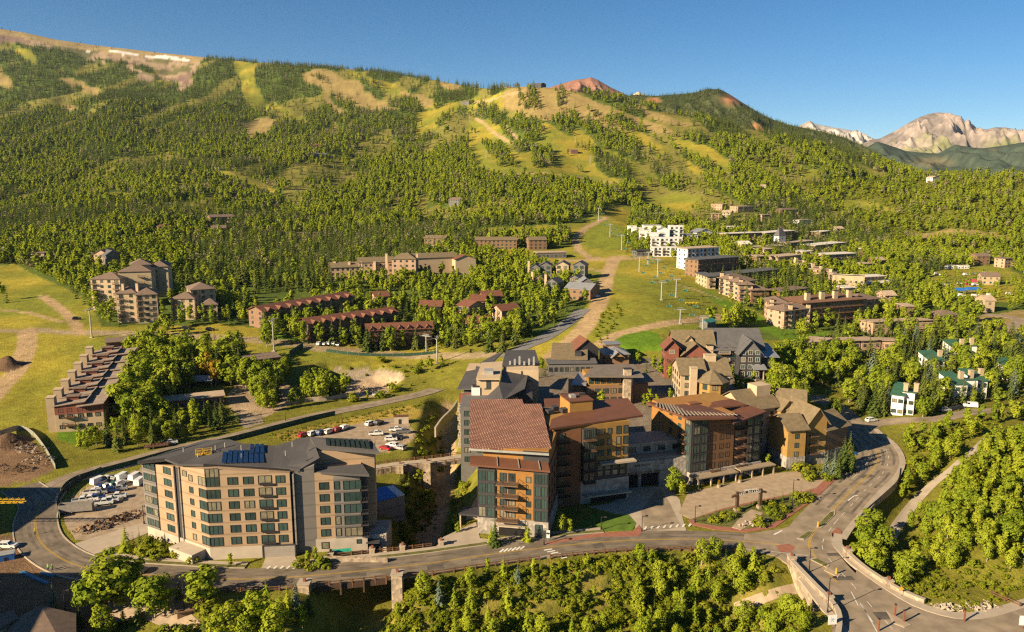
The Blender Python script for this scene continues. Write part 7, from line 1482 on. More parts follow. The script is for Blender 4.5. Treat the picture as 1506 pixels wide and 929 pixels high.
def wood(name, pts, protos, sc_xy=1.0):
    if not pts: return
    n = len(pts); me = bpy.data.meshes.new(name); me.vertices.add(n)
    me.vertices.foreach_set('co', np.array([(p[0], p[1], p[2]-.03*p[3]) for p in pts], np.float32).reshape(-1))
    def attr(nm, ty, arr):
        a = me.attributes.new(nm, ty, 'POINT'); a.data.foreach_set('vector' if ty == 'FLOAT_VECTOR' else 'value', np.asarray(arr).reshape(-1))
    rg = np.random.default_rng(n); hh = np.array([p[3] for p in pts]); w = rg.uniform(.85, 1.3, n)*sc_xy
    attr('size', 'FLOAT_VECTOR', np.stack([hh*w, hh*w, hh], -1).astype(np.float32)); attr('turn', 'FLOAT_VECTOR', np.stack([rg.normal(0, .04, n), rg.normal(0, .04, n), rg.uniform(0, 6.28, n)], -1).astype(np.float32)); attr('which', 'INT', rg.integers(0, len(protos), n).astype(np.int32))
    me.update(); ob = link(name, me); cl = bpy.data.collections.new(name+'_kinds')
    for i, m in enumerate(protos): cl.objects.link(bpy.data.objects.new(f'{name}_kind_{i:02d}', m))
    g = bpy.data.node_groups.new(name, 'GeometryNodeTree'); g.interface.new_socket('Geometry', in_out='INPUT', socket_type='NodeSocketGeometry'); g.interface.new_socket('Geometry', in_out='OUTPUT', socket_type='NodeSocketGeometry')
    N, L = g.nodes, g.links; gi, go = N.new('NodeGroupInput'), N.new('NodeGroupOutput'); ip = N.new('GeometryNodeInstanceOnPoints'); ci = N.new('GeometryNodeCollectionInfo')
    ci.inputs['Collection'].default_value = cl; ci.inputs['Separate Children'].default_value = True; ci.inputs['Reset Children'].default_value = True
    def na(nm, ty):
        q = N.new('GeometryNodeInputNamedAttribute'); q.data_type = ty; q.inputs['Name'].default_value = nm; return [s for s in q.outputs if s.enabled and s.name == 'Attribute'][0]
    L.new(gi.outputs[0], ip.inputs['Points']); L.new(ci.outputs[0], ip.inputs['Instance']); ip.inputs['Pick Instance'].default_value = True
    L.new(na('which', 'INT'), ip.inputs['Instance Index']); L.new(na('turn', 'FLOAT_VECTOR'), ip.inputs['Rotation']); L.new(na('size', 'FLOAT_VECTOR'), ip.inputs['Scale']); L.new(ip.outputs[0], go.inputs[0])
    md = ob.modifiers.new('scatter', 'NODES'); md.node_group = g; return ob
for nm, key, pr, lab, cat in (('aspen_wood', 'aspen', FAR['aspen'], 'leafy green aspen woods covering the middle slopes', 'woods'), ('bright_aspen_wood', 'bright', FAR['bright'], 'bright yellow green aspen stands lighter than the woods round them', 'woods'), ('conifer_wood', 'conifer', FAR['conifer'], 'dark conifer woods covering the upper slopes', 'woods'), ('scrub_cover', 'scrub', FAR['scrub'], 'yellow green scrub covering the right hillside and banks', 'scrub'), ('bare_wood', 'bare', FAR['bare'], 'pale thin leafless looking aspens scattered through the woods', 'woods')):
    o = wood(nm, rest[key], pr); tag(o, lab, cat, None, 'stuff')
# low growth on rough ground
def ground_scatter():
    rg = np.random.default_rng(77); pts = []
    def fill(poly, sp, hr, z=0):
        pw = [tuple((P(*p) if p[1] < 640 else W(p[0], p[1], z)).xy) for p in poly]; xs = [p[0] for p in pw]; ys = [p[1] for p in pw]
        n = int((max(xs)-min(xs))*(max(ys)-min(ys))/(sp*sp)); X = rg.uniform(min(xs), max(xs), n); Y = rg.uniform(min(ys), max(ys), n); ok = inpoly(X, Y, pw) & (fbm(X/9, Y/9, 3, 12) > -.35)
        for x, y in zip(X[ok], Y[ok]):
            if not occ(x, y): pts.append((x, y, zt(x, y), rg.uniform(*hr), 'scrub'))
    fill(RP, .85, (.5, 1.7)); fill([(1300,880),(1320,800),(1400,700),(1600,590),(1600,900),(1500,880),(1400,900)], 1.4, (.4, 1.2)); fill([(560,800),(610,690),(645,690),(640,745),(610,815),(560,825)], 1.5, (.3, .9))
    fill([(395,640),(470,622),(600,594),(645,605),(560,620),(470,638),(430,655)], 1.7, (.3, .8)); fill(BED, 1.3, (.3, .8)); fill([(175,815),(215,795),(300,820),(312,828),(250,832),(180,830)], 1.5, (.3, 1.0)); fill([(440,838),(455,822),(540,812),(555,822),(500,835)], 1.5, (.3, .9)); fill([(1310,700),(1330,640),(1480,612),(1480,640),(1400,680),(1340,730)], 2.0, (.4, 1.3))
    fill([(-50,910),(60,905),(300,880),(450,895),(450,1000),(-50,1000)], 2.2, (.3, 1.0))
    return pts
# conifers on the mountain behind
X, Y, Z, PX_, PY_, nz = MTN['forested_mountain']; mp = []
rgm = np.random.default_rng(21); nr_, nc_ = X.shape; npt = 26000
ri, cj = rgm.uniform(2, nr_*.75, npt), rgm.uniform(0, nc_-1.01, npt); r0, c0 = ri.astype(int), cj.astype(int); fr_, fc_ = ri-r0, cj-c0
def bl_(A): return (A[r0, c0]*(1-fc_)+A[r0, c0+1]*fc_)*(1-fr_)+(A[r0+1, c0]*(1-fc_)+A[r0+1, c0+1]*fc_)*fr_
mx_, my_, mz_, mn_ = bl_(X), bl_(Y), bl_(Z), bl_(nz); mpx, mpy = proj(mx_, my_, mz_)
keep = (np.hypot((mpx-1076)/32, (mpy-147)/13) > 1) & (mn_ < .30) & (fbm(mx_/120, my_/120, 3, 5) > -.3)
o = wood('mountain_conifers', [(a, b, c, h, 'conifer') for a, b, c, h in zip(mx_[keep], my_[keep], mz_[keep], rgm.uniform(12, 19, keep.sum()))], FAR['conifer']); tag(o, 'conifer woods on the mountain behind the right ridge', 'woods', None, 'stuff')
o = wood('undergrowth', ground_scatter(), FAR['scrub'], 1.25); tag(o, 'low rough growth covering the ravine, banks and beds', 'undergrowth', None, 'stuff')
print('TREES', len(TREES), 'singles', len(singles), {k: len(v) for k, v in rest.items()})
# ------------------------------------------------------------------ vehicles
TYRE = mat('tyre', (.02,.02,.02), .9); CARGL = mat('car_glass', (.015,.02,.025), .12, .1, 1, spec=.8)
CARC = dict(white=(.78,.77,.74), silver=(.42,.42,.42), grey=(.16,.16,.165), black=(.025,.025,.03), red=(.40,.02,.02), blue=(.03,.06,.20), green=(.04,.16,.08), tan=(.36,.27,.17))
for k, c in CARC.items(): mat('car_paint_'+k, c, .3, .03, 1, spec=.5)
PROF = {  # side outline of body (x, z), cabin base and roof, per kind
 'suv': ([(-2.3,.35),(2.3,.35),(2.35,.75),(2.2,1.02),(1.15,1.12),(-2.3,1.12),(-2.36,.7)], (-2.2,.95,1.12,1.78,.35,.55)),
 'sedan': ([(-2.3,.32),(2.3,.32),(2.35,.65),(2.15,.88),(1.05,.97),(-2.2,1.0),(-2.36,.62)], (-1.7,.95,.97,1.45,.6,.7)),
 'pickup': ([(-2.7,.42),(2.7,.42),(2.75,.85),(2.6,1.12),(1.5,1.2),(-2.7,1.2),(-2.76,.8)], (-.75,1.35,1.2,1.86,.25,.6)),
 'van': ([(-2.6,.4),(2.6,.4),(2.66,.85),(2.3,1.15),(1.9,1.25),(-2.6,1.25),(-2.66,.8)], (-2.56,1.75,1.25,2.3,.1,.65))}
def car_meshes(kind):
    pr, (x0, x1, z0, z1, ra, rf) = PROF[kind]; mb = MB(); w = .92 if kind != 'van' else .98; n = len(pr)
    L_ = [(x, -w, z) for x, z in pr]; R_ = [(x, w, z) for x, z in pr]
    mb.face(L_); mb.face(R_[::-1])
    for i in range(n): j = (i+1) % n; mb.face([L_[j], L_[i], R_[i], R_[j]])
    wt = w*.84; A = [(x0, -w*.97, z0), (x1, -w*.97, z0), (x1, w*.97, z0), (x0, w*.97, z0)]; B = [(x0+ra, -wt, z1), (x1-rf, -wt, z1), (x1-rf, wt, z1), (x0+ra, wt, z1)]
    for i in range(4): j = (i+1) % 4; mb.face([A[i], A[j], B[j], B[i]])
    mb.face(B)
    if kind == 'pickup':
        mb.face([(-2.6, -.8, 1.205), (-.85, -.8, 1.205), (-.85, .8, 1.205), (-2.6, .8, 1.205)], 1)
    g = MB()
    for i in range(4):
        j = (i+1) % 4; a, b, c, d = (Vector(v) for v in (A[i], A[j], B[j], B[i])); nn = (b-a).cross(d-a).normalized()*.012
        def bl(u, v): return a.lerp(b, u).lerp(d.lerp(c, u), v)+nn
        if kind == 'van' and i in (0, 2): lo, hi = (.72, .97) if i == 0 else (.03, .28)
        elif kind == 'van' and i == 3: continue
        else: lo, hi = .07, .93
        if i in (0, 2) and kind in ('suv', 'sedan'):
            for u0, u1 in ((lo, .47), (.51, hi)): g.face([bl(u0, .16), bl(u1, .16), bl(u1, .86), bl(u0, .86)])
        else: g.face([bl(lo, .14), bl(hi, .14), bl(hi, .88), bl(lo, .88)])
    wh = MB(); wh.tube((0, -.13, 0), (0, .13, 0), .36, n=12); wh.tube((0, -.14, 0), (0, .14, 0), .2, n=8, mi=1)
    return mb.mesh('car_body', [MATS['car_paint_white'], DKP]), g.mesh('car_windows', CARGL), wh.mesh('car_wheel', [TYRE, STEEL])
CARM = {k: car_meshes(k) for k in PROF}
def car(kind, colr, px, py, ang, label, group=None, z=None):
    p = W(px, py, z) if z is not None else P(px, py)
    if z is None: p.z = zt(p.x, p.y)
    r = empty({'suv': 'parked_car', 'sedan': 'parked_car', 'pickup': 'pickup_truck', 'van': 'van'}[kind], p+Vector((0, 0, .12)), radians(ang), label, {'pickup': 'pickup truck', 'van': 'van'}.get(kind, 'car'), group); b, g, w = CARM[kind]
    o = link('body', b, r); o.material_slots[0].link = 'OBJECT'; o.material_slots[0].material = MATS['car_paint_'+colr]
    link('windows', g, r); x = 1.45 if kind in ('suv', 'sedan') else 1.75
    for sx in (-x, x):
        for sy in (-.85, .85): link('wheel', w, r, (sx, sy, .36))
    return r
ORD = ['first', 'second', 'third', 'fourth', 'fifth', 'sixth', 'seventh', 'eighth']
def row(cars, where, ang, group, z=0.05):
    for i, c in enumerate(cars):
        k, col_, x, y = c[:4]; a = c[4] if len(c) > 4 else ang+random.uniform(-6, 6); kd = {'suv': 'car', 'sedan': 'car', 'pickup': 'pickup', 'van': 'van'}[k]
        car(k, col_, x, y, a, f'{col_} {kd}, {ORD[i]} from left in the {where}', group, z)
GA = 'cars crowded in the fenced gravel lot'
row([('van','white',146,711),('pickup','white',157,708),('suv','grey',165,706),('suv','black',173,706),('van','white',181,705)], 'back row of the fenced gravel lot', 70, GA)
row([('suv','blue',150,720),('suv','silver',159,718),('suv','green',168,716),('suv','white',177,714)], 'second row of the fenced gravel lot', 75, GA)
row([('pickup','white',137,727),('suv','silver',147,726),('pickup','blue',162,724),('pickup','silver',174,722)], 'third row of the fenced gravel lot', 20, GA)
row([('pickup','white',121,739),('pickup','white',132,737),('suv','blue',142,735),('pickup','white',153,742),('pickup','white',161,739),('pickup','white',172,733)], 'front row of the fenced gravel lot', 18, GA)
row([('van','white',200,705),('van','white',207,712)], 'pair beside the tan hotel left wall', 80, GA)
GB = 'cars in the gravel lot behind the tan hotel'
row([('suv','red',447,642),('suv','white',460,640),('suv','blue',472,638.5),('suv','white',484,637),('suv','red',497,634),('suv','white',507,631)], 'long row behind the solar roof', 60, GB)
row([('suv','white',545,625),('suv','black',557,624)], 'pair below the pale site office container', 60, GB)
row([('pickup','white',553,640),('pickup','white',583,634),('pickup','grey',593,637)], 'middle of the lot behind the hotel', 5, GB)
row([('suv','white',575,648),('suv','black',584,645)], 'pair nearest the gully in that lot', 10, GB)
row([('sedan','red',567,661),('suv','white',577,657),('suv','silver',588,661)], 'bottom corner of the lot by the bridge', 150, GB)
row([('suv','white',470,507),('sedan','silver',478,507),('suv','white',485,506.5),('suv','white',492,507),('sedan','grey',499,508)], 'small row below the middle red lodge', 75, 'cars below the middle red lodge', None)
for k, c, x, y, a, lab in (('pickup','white',250,653,22,'white pickup towing a loaded trailer on the road behind the tan hotel'),('pickup','white',557,582,10,'white pickup parked by the building pit'),('suv','white',1134,571,10,'white car parked in shade below the slate lodge'),('suv','white',1281,620,20,'pale car at the start of the lane to the green roofed houses'),('suv','silver',1390,605,10,'silver car, left of three beside the green roofed houses'),('sedan','black',1402,603,10,'black car, middle of three beside the green roofed houses'),('sedan','black',1411,601,10,'black car, right of three beside the green roofed houses'),('van','white',1427,599,160,'long white van in front of the green roofed houses'),('suv','blue',881,422,80,'dark blue car on the dirt road beside the chalets'),('suv','black',879,417,80,'black car behind the blue one beside the chalets'),('suv','white',877,437,20,'white car at the corner of the wide chalet'),('suv','black',113,470,30,'dark car on the worn track across the left meadow'),('suv','black',274,484,10,'dark car on the grass below the smaller tan condominium'),('suv','black',309,486,10,'dark car between young trees right of the smaller tan condominium'),('suv','silver',1247,570,20,'silver car on the brick edged road in the trees'),('sedan','black',203,841,170,'black car in the shade on the road behind the big leafy trees'),('suv','black',196,857,172,'dark car half hidden behind the big leafy trees'),('suv','white',12,806,0,'white vehicle at the building site by the left edge')):
    car(k, c, x, y, a, lab, None, 0.15 if y > 640 and x != 12 else None)
row([('van','white',1376,404),('suv','white',1385,405),('suv','black',1396,397),('suv','white',1408,396),('van','white',1420,405),('van','white',1430,404),('suv','silver',1440,403),('van','white',1449,402)], 'far lane of the trailer lot', 20, 'cars in the far trailer lot', None)
row([('suv','black',1368,417),('van','white',1388,421),('suv','grey',1398,420),('suv','white',1412,418),('suv','red',1424,419),('van','white',1434,420)], 'middle lane of the trailer lot', 10, 'cars in the far trailer lot', None)
row([('van','white',1414,436),('van','white',1434,437),('van','white',1444,437),('van','white',1456,436),('van','white',1484,434)], 'near edge of the trailer lot', 5, 'cars in the far trailer lot', None)
def tarp(px0, px1, py, h, m, lab, name='tarp_shelter', cat='shelter'):
    A, C = P(px0, py), P(px1, py); w = (C-A).length; b = Bld(name, lab, cat, A); b.frame(A, C); b.gable(0, w, 0, 6, h, 1.6, m, m, 'x', .3)
    for x in (.1, w-.3):
        for y in (.1, 5.7): b.box(x, x+.2, y, y+.2, -1, h, STEEL, 'post')
BLUET = mat('blue_tarp', (.03,.16,.50), .6, .12, .6)
tarp(1408, 1420, 433, 3.0, BLUET, 'bright blue tarpaulin roof, left of two in the trailer lot'); tarp(1424, 1442, 432, 3.0, BLUET, 'bright blue tarpaulin roof, right of two in the trailer lot')
tarp(1424, 1437, 420, 3.2, mat('red_tarp', (.45,.07,.09), .6), 'pinkish red tarpaulin roof in the trailer lot')
for i, x in enumerate((1390, 1399, 1409, 1418)):
    b = Bld('trailer_home', f'white mobile home, {ORD[i]} from the left in the upper row of the trailer lot', 'mobile home', P(x, 395), 'mobile homes'); b.block(P(x, 395), P(x+7.5, 395), 3.5, 3, WHITEW, PALER, floors=1, cols=2, ov=.1, ww=.9, wh=.8)
# trailer with load on the road, dump trailer in the lot
def trailer(p, rz, lab, l, h, m, load=None, cat='trailer'):
    r = empty('trailer', p, rz, lab, cat); mb = MB(); mb.box(-l/2, l/2, -1.1, 1.1, .6, .8)
    for x0, x1, y0, y1 in ((-l/2, l/2, -1.15, -1.05), (-l/2, l/2, 1.05, 1.15), (-l/2, -l/2+.1, -1.04, 1.04), (l/2-.1, l/2, -1.04, 1.04)): mb.box(x0, x1, y0, y1, .801, .8+h)
    mb.tube((l/2, 0, .6), (l/2+1.6, 0, .55), .1, n=4); mb.obj('bed', m, r)
    for x in (-l*.3, -l*.12):
        for y in (-1, 1): link('wheel', CARM['suv'][2], r, (x, y, .36))
    if load: g = MB(); [g.box(-l/2+.3+i*l/7, -l/2+.3+(i+.8)*l/7, -.9, .9, .81, 1.2+.5*random.random()) for i in range(7)]; g.obj('load', load, r)
    return r
trailer(W(230, 658, .15), radians(24), 'brown trailer with a rusty load towed by the white pickup on the road', 8, .5, BRNW, mat('rusty_load', (.16,.06,.035), .9, .3, 2))
trailer(W(113, 753, .1), radians(12), 'long grey open box trailer at the front of the fenced gravel lot', 9, 2.0, mat('grey_paint', (.30,.27,.24), .6), mat('earth_load', (.2,.13,.08), 1))
# ------------------------------------------------------------------ site clutter
def pile(px, py, r, h, lab, m, n=40, name='rubble_pile', z=0):
    rg = random.Random(px); p = W(px, py, z) if z is not None else P(px, py); mb = MB()
    for i in range(n):
        a = rg.uniform(0, 6.28); d = r*math.sqrt(rg.random()); s = rg.uniform(.25, .8); x, y = cos(a)*d, sin(a)*d*.6; zz = max(0, h*(1-d/r))
        q = [(x+rg.uniform(-s, s), y+rg.uniform(-s, s), zz+rg.uniform(-.3, s)) for _ in range(6)]
        for f in ((0,1,2),(0,2,3),(0,3,4),(0,4,1),(5,2,1),(5,3,2),(5,4,3),(5,1,4)): mb.face([q[k] for k in f])
    return tag(mb.obj(name, m, None, p), lab, 'rubble')
DIRTM = mat('dark_earth', (.12,.075,.05), 1, .3, 1); ROCKM = mat('pale_rock', (.42,.34,.26), .95, .2, 1)
for i, (x, y) in enumerate(((128, 780), (145, 775), (163, 769), (181, 763), (199, 757))): pile(x, y, 4.2, 1.4, f'{ORD[i]} heap from the left in the dark debris bank along the gravel lot', DIRTM if i % 2 else BRNW, 40, 'debris_heap')
for i, (x, y, m) in enumerate(((20, 655, DIRTM), (45, 662, ROCKM), (14, 690, DIRTM), (60, 678, ROCKM))): pile(x, y, 6, 2.0, f'{ORD[i]} rubble heap in the fenced earth yard at the left edge, counted from the back', m, 50, 'rubble_pile', 1)
for i, (x, y) in enumerate(((470, 578), (492, 574), (528, 572), (545, 577), (515, 582))): pile(x, y, 5, 1.2, f'{ORD[i]} heap of broken concrete in the building pit', ROCKM, 40, 'rubble_pile', None)
for i, (x, y) in enumerate(((20, 820), (38, 835), (10, 845), (50, 872), (28, 880))): pile(x, y, 3.5, 1.2, f'{ORD[i]} heap of timber and steel on the shaded site at the lower left', (DKMET, BRNW, STEEL, DIRTM, BRNW)[i], 35, 'site_heap', -2)
a, e = W(32, 847, -1), W(71, 864, -1); mb = MB(); mb.tube((0, 0, 1), e-a+Vector((0, 0, 1)), .5, n=4); mb.tube((e-a)*.4+Vector((1.5, 1.5, 1.2)), (e-a)*.75+Vector((2, 2, 1.2)), .4, n=4); tag(mb.obj('steel_beam', mat('blue_paint', (.06,.24,.42), .6), None, a), 'pale blue steel beam lying on the shaded building site', 'beam')
def container(px, py, px2, py2, h, m, lab, z=0):
    b = Bld('site_container', lab, 'container', W(px, py, z)); w = b.frame(W(px, py, z), W(px2, py2, z)); b.box(0, w, 0, 2.6, 0, h, m, 'body'); b.box(-.05, w+.05, -.05, 2.65, h+.002, h+.12, RFB if m == CONW else STEEL, 'roof'); b.box(w*.3, w*.5, -.05, -.01, .1, 2.0, DKMET, 'door')
container(580, 624, 601, 623, 2.9, CONW, 'pale site office container with rusty roof edge at the back of the car lot')
container(0, 832, 22, 828, 2.6, BLUET, 'blue site container at the left edge of the building site', -1)
b = Bld('blue_canopy', 'bright blue tarpaulin over a small grey structure right of the tan hotel', 'shelter', W(556, 768, -2)); b.frame(W(556, 768, -2), W(588, 760, -2)); b.box(0, 8.5, 0, 9, -6, 6.2, GREYP); b.slab([(-.3, -.3, 6.6), (6.0, -.3, 6.6), (6.2, 8, 7.0), (-.3, 8, 7.0)], .15, BLUET, 'tarpaulin'); b.box(6.3, 8.6, .2, 8.4, 6.25, 6.6, WHITEW, 'roof')
mb = MB(); mb.tube((0, 0, .6), (5.5, 1.0, .6), .65, n=8); tag(mb.obj('green_net_roll', mat('green_net', (.02,.30,.20), .7, .2, 2), None, W(484, 815, .2)), 'rolled green netting on the stone wall below the tan hotel', 'netting')
mb = MB(); mb.box(0, 17, 0, .8, -1, 1.3); tag(mb.obj('garden_wall', STONE, None, W(472, 826, 0), -.04), 'low stone garden wall below the right wing of the tan hotel', 'wall')
# pool with its shelter
A, C = P(277, 590), P(307, 589); pz = max(A.z, C.z)+.25; mb = MB(); mb.box(0, (C-A).length, 0, 7, -.3, 0); tag(mb.obj('swimming_pool', mat('pool_water', (.02,.16,.50), .08, .15, .4, spec=.6), None, Vector((A.x, A.y, pz)), atan2(C.y-A.y, C.x-A.x)), 'bright blue swimming pool behind the roadside conifers', 'pool')
tarp(279, 312, 571, 3.2, LGR, 'pale flat pavilion roof at the back of the swimming pool', 'pavilion', 'pavilion')
mb = MB(); a, e = P(368, 566), P(384, 572); mb.tube((0, 0, 4), e-a+Vector((0, 0, 1.5)), .5, n=6); tag(mb.obj('water_slide', BLUET, None, a), 'short blue slide between trees right of the pool', 'slide')
# ------------------------------------------------------------------ arch, lamps, signs, posts
def arch():
    p, q = W(1083.5, 752, .2), W(1117.5, 747, .2); r = empty('entrance_arch', p, 0, 'dark timber entrance arch with white letters over the garden path', 'arch'); d = q-p; w = d.length; rz = atan2(d.y, d.x); R = Matrix.Rotation(rz, 3, 'Z')
    for x in (0, w):
        mb = MB(); mb.box(-.42, -.06, -.35, .35, 0, 6.0); mb.box(.06, .42, -.35, .35, 0, 6.0); mb.obj('post', WOODD, r, R @ Vector((x, 0, 0)), rz); g = MB(); g.box(-.8, .8, -.7, .7, -.6, .9); g.obj('plinth', STONE, r, R @ Vector((x, 0, 0)), rz)
    mb = MB(); n = 12; x0, x1 = -1.9, w+1.9
    for i in range(n):
        a, b_ = x0+(x1-x0)*i/n, x0+(x1-x0)*(i+1)/n; za, zb = (5.0+.9*(1-((2*(v-x0)/(x1-x0)-1)**2)) for v in (a, b_)); mb.slab([(a, -.25, za), (b_, -.25, zb), (b_, .25, zb), (a, .25, za)], .55)
    mb.obj('beam', WOODD, r, (0, 0, 0), rz); LW = mat('white_letters', (.85,.84,.80), .5)
    s = 'BASE VILLAGE'
    for i, ch in enumerate(s):
        if ch == ' ': continue
        x = w*.02+w*.96*(i+.5)/len(s); u = 2*(x-x0)/(x1-x0)-1; z = 5.0+.9*(1-u*u)-.62; text('letter', ch, .95, LW, r, R @ Vector((x, -.32, z)), (pi/2, math.atan(.9*2*u*2/(x1-x0)), rz), .03)
    s = 'SNOWMASS'
    for i, ch in enumerate(s):
        x = w*.24+w*.6*(i+.5)/len(s); u = 2*(x-x0)/(x1-x0)-1; z = 5.0+.9*(1-u*u)+.08; text('letter', ch, .8, LW, r, R @ Vector((x, -.1, z)), (pi/2, math.atan(.9*2*u*2/(x1-x0)), rz), .03)
arch()
def lamp(px, py, h, lab, m=DKMET, arm=1.2, z=.15):
    p = W(px, py, z) if z is not None else P(px, py); r = empty('street_lamp', p, random.uniform(-.6, .6), lab, 'street lamp'); mb = MB(); mb.tube((0, 0, -.2), (0, 0, h), .13, .08, 6); mb.tube((0, 0, 0), (0, 0, .8), .24, .2, 6); mb.tube((0, 0, h-.3), (arm, 0, h), .06, n=4); mb.obj('pole', m, r); g = MB(); g.prism([(arm-.35, -.25), (arm+.35, -.25), (arm+.35, .25), (arm-.35, .25)], h-.15, h+.12, 0, True, True); g.obj('lamp_head', m, r)
for a in ((1217,901,8.5,'tall dark street lamp against the ravine parapet near the banner'),(1165,745,8.5,'tall dark street lamp in the planted bed right of the arch'),(944,781,4.5,'lamp post at the corner of the small lawn'),(884,779,4.0,'lamp post standing in the sunny strip of the lawn'),(1022,768,5.0,'lamp post at the left tip of the planted bed'),(1190,841,6.5,'dark street lamp on the bridge just past the junction'),(96,897,5.0,'green lamp post beside the brown hip roof'),(212,770,5.5,'lamp post in front of the left wall of the tan hotel'),(271,893,7.0,'slim lamp post by the tree lined path'),(420,618,4,'yellow topped post beside the road behind the solar roof'),(800,801,3.5,'white post at the foot of the rust roofed lodge'),(1265,790,5,'lamp post in front of the junction clump')): lamp(*a)
RUST = mat('rust_metal', (.25,.09,.05), .7)
for x, y, lab in ((1316, 905, 'rusty square post at the left of the traffic island'), (1329, 914, 'rusty square post at the right of the traffic island'), (1292, 927, 'rusty square post left of the traffic island in the road'), (1418, 913, 'tall rusty post on the curved pavement by the stony basin')):
    mb = MB(); mb.prism([(-.15, -.15), (.15, -.15), (.15, .15), (-.15, .15)], 0, 2.6); r = tag(mb.obj('bollard', RUST, None, W(x, y, .25)), lab, 'post'); g = MB(); g.box(-.2, .2, -.2, .2, 2.602, 2.8); g.obj('cap', DKMET, r)
def sign(px, py, h, w, hh, m, lab, rz=0.0, pm=STEEL, z=.15, star=None, diamond=False):
    p = W(px, py, z); r = empty('sign', p, rz, lab, 'sign'); mb = MB(); mb.tube((0, 0, 0), (0, 0, h), .06, n=5); mb.obj('post', pm, r); g = MB()
    if diamond: g.v += []; pts = [(0, -.09, h-hh), (w/2, -.09, h-hh/2), (0, -.09, h), (-w/2, -.09, h-hh/2)]; g.face(pts); g.face([(a, -.05, c) for a, b, c in pts[::-1]])
    else: g.box(-w/2, w/2, -.12, -.06, h-hh, h)
    o = g.obj('panel', m, r)
    if star:
        s = MB()
        for k in range(6):
            a = pi*k/3; s.face([(cos(a)*.75+.0, -.125, h-hh/2+sin(a)*.75), (cos(a+.25)*.3, -.125, h-hh/2+sin(a+.25)*.3), (0, -.125, h-hh/2), (cos(a-.25)*.3, -.125, h-hh/2+sin(a-.25)*.3)][::-1])
        s.obj('emblem', star, o)
sign(1223, 924, 3.2, 2.0, 2.2, WHITEW, 'white banner sign with a blue flower emblem beside the ravine parapet', .15, RUST, .2, mat('emblem_blue', (.02,.25,.62), .6)); sign(1504, 924, 3.0, 1.8, 2.2, WHITEW, 'white banner sign at the lower right edge of the picture', -.1, RUST)
sign(1324, 878, 2.8, 1.3, 1.3, YEL, 'yellow diamond warning sign behind the trail side parapet', 0, STEEL, 0, None, True); sign(806, 795, 3.0, .9, 2.2, WHITEW, 'tall white sign beside the right corner of the rust roofed lodge'); sign(1240, 688, 2.2, 1.6, 1.2, WHITEW, 'small white sign under blue spruces at the bend'); sign(1258, 676, 3, 1.4, 1.2, mat('sign_blue', (.05,.2,.5), .6), 'small blue sign among conifers at the bend'); sign(1176, 585, 2.6, 1.6, 1.6, MATS['sign_blue'], 'blue sign at the left of the brick edged road'); sign(1209, 572, 2.6, 1.4, 1.4, MATS['sign_blue'], 'blue sign under trees above the brick edged road')
for x, y, lab in ((1203, 774, 'yellow keep right post on the upper traffic island'), (1230, 843, 'pale bollard on the island just past the junction')):
    mb = MB(); mb.tube((0, 0, 0), (0, 0, 1.5), .28, .22, 8); r = tag(mb.obj('bollard', YEL, None, W(x, y, .35)), lab, 'bollard')
for i, (x, y) in enumerate(((1098, 770), (1106, 773), (1115, 771), (1120, 775), (1090, 774), (1128, 768))): pile(x, y, .9, .5, f'{ORD[i]} pale boulder from the left among the garden path plantings' if i < 4 else ('pale boulder at the lower left of the garden path' if i == 4 else 'pale boulder at the right of the garden path plantings'), ROCKM, 5, 'boulder', .2)
for i, (x, y) in enumerate(((1385, 893), (1396, 896), (1440, 893), (1450, 891))): pile(x, y, 3, .3, f'{ORD[i]} patch of pale stones from the left in the grassy basin', ROCKM, 26, 'stone_patch', None)
for i, (x, y) in enumerate(((1057, 716), (1088, 709))):
    mb = MB(); mb.prism([(cos(k*pi/4)*.6, sin(k*pi/4)*.6) for k in range(8)], 0, .9); r = tag(mb.obj('planter', STONE, None, W(x, y, .1)), ('left' if i == 0 else 'right')+' round planter with golden plant in front of the court hotel', 'planter'); g = link('plant', BRG[0], r, (0, 0, .7)); g.scale = (2.2, 2.2, 1.8)
# ------------------------------------------------------------------ ski lifts
def tower(px, py, pt, lab, ang, z=None):
    p = P(px, py); p.z = zt(p.x, p.y); h = max(8, zat(p.y, pt)-p.z); r = empty('lift_tower', p, ang, lab, 'lift tower', 'ski lift towers'); mb = MB(); mb.tube((0, 0, -1), (0, 0, h), .42, .30, 8); mb.obj('mast', STEEL, r)
    c = MB(); c.box(-3.2, 3.2, -.22, .22, h-.1, h+.35); c.tube((-2.9, -1.6, h+.45), (-2.9, 1.6, h+.45), .12, n=4); c.tube((2.9, -1.6, h+.45), (2.9, 1.6, h+.45), .12, n=4); c.box(-1.6, 1.6, -.1, .1, h+.9, h+1.1); c.obj('crossarm', STEEL, r)
    for s in (-2.9, 2.9): g = MB(); [g.tube((s-.1, y, h+.35), (s+.1, y, h+.35), .28, n=8) for y in (-1.2, -.4, .4, 1.2)]; g.obj('sheave_train', DKMET, r)
    b = MB(); b.box(-.9, .9, -.9, .9, -2, .3); b.obj('footing', CONC, r); return p+Vector((0, 0, h+.5))
def cable(pts, side, lab):
    mb = MB()
    for (p, d), (q, e) in zip(pts, pts[1:]):
        a, b_ = p+d*side, q+e*side; n = 8
        for i in range(n):
            u, v = a.lerp(b_, i/n), a.lerp(b_, (i+1)/n); L_ = (b_-a).length; u.z -= L_*.02*4*(i/n)*(1-i/n); v.z -= L_*.02*4*((i+1)/n)*(1-(i+1)/n); mb.tube(u-pts[0][0], v-pts[0][0], .035, n=3, cap=False)
    return tag(mb.obj('lift_cable', DKMET, None, pts[0][0]), lab, 'cable')
TEAL = mat('teal_chair', (.02,.22,.17), .5); YCH = mat('yellow_chair', (.55,.40,.02), .5)
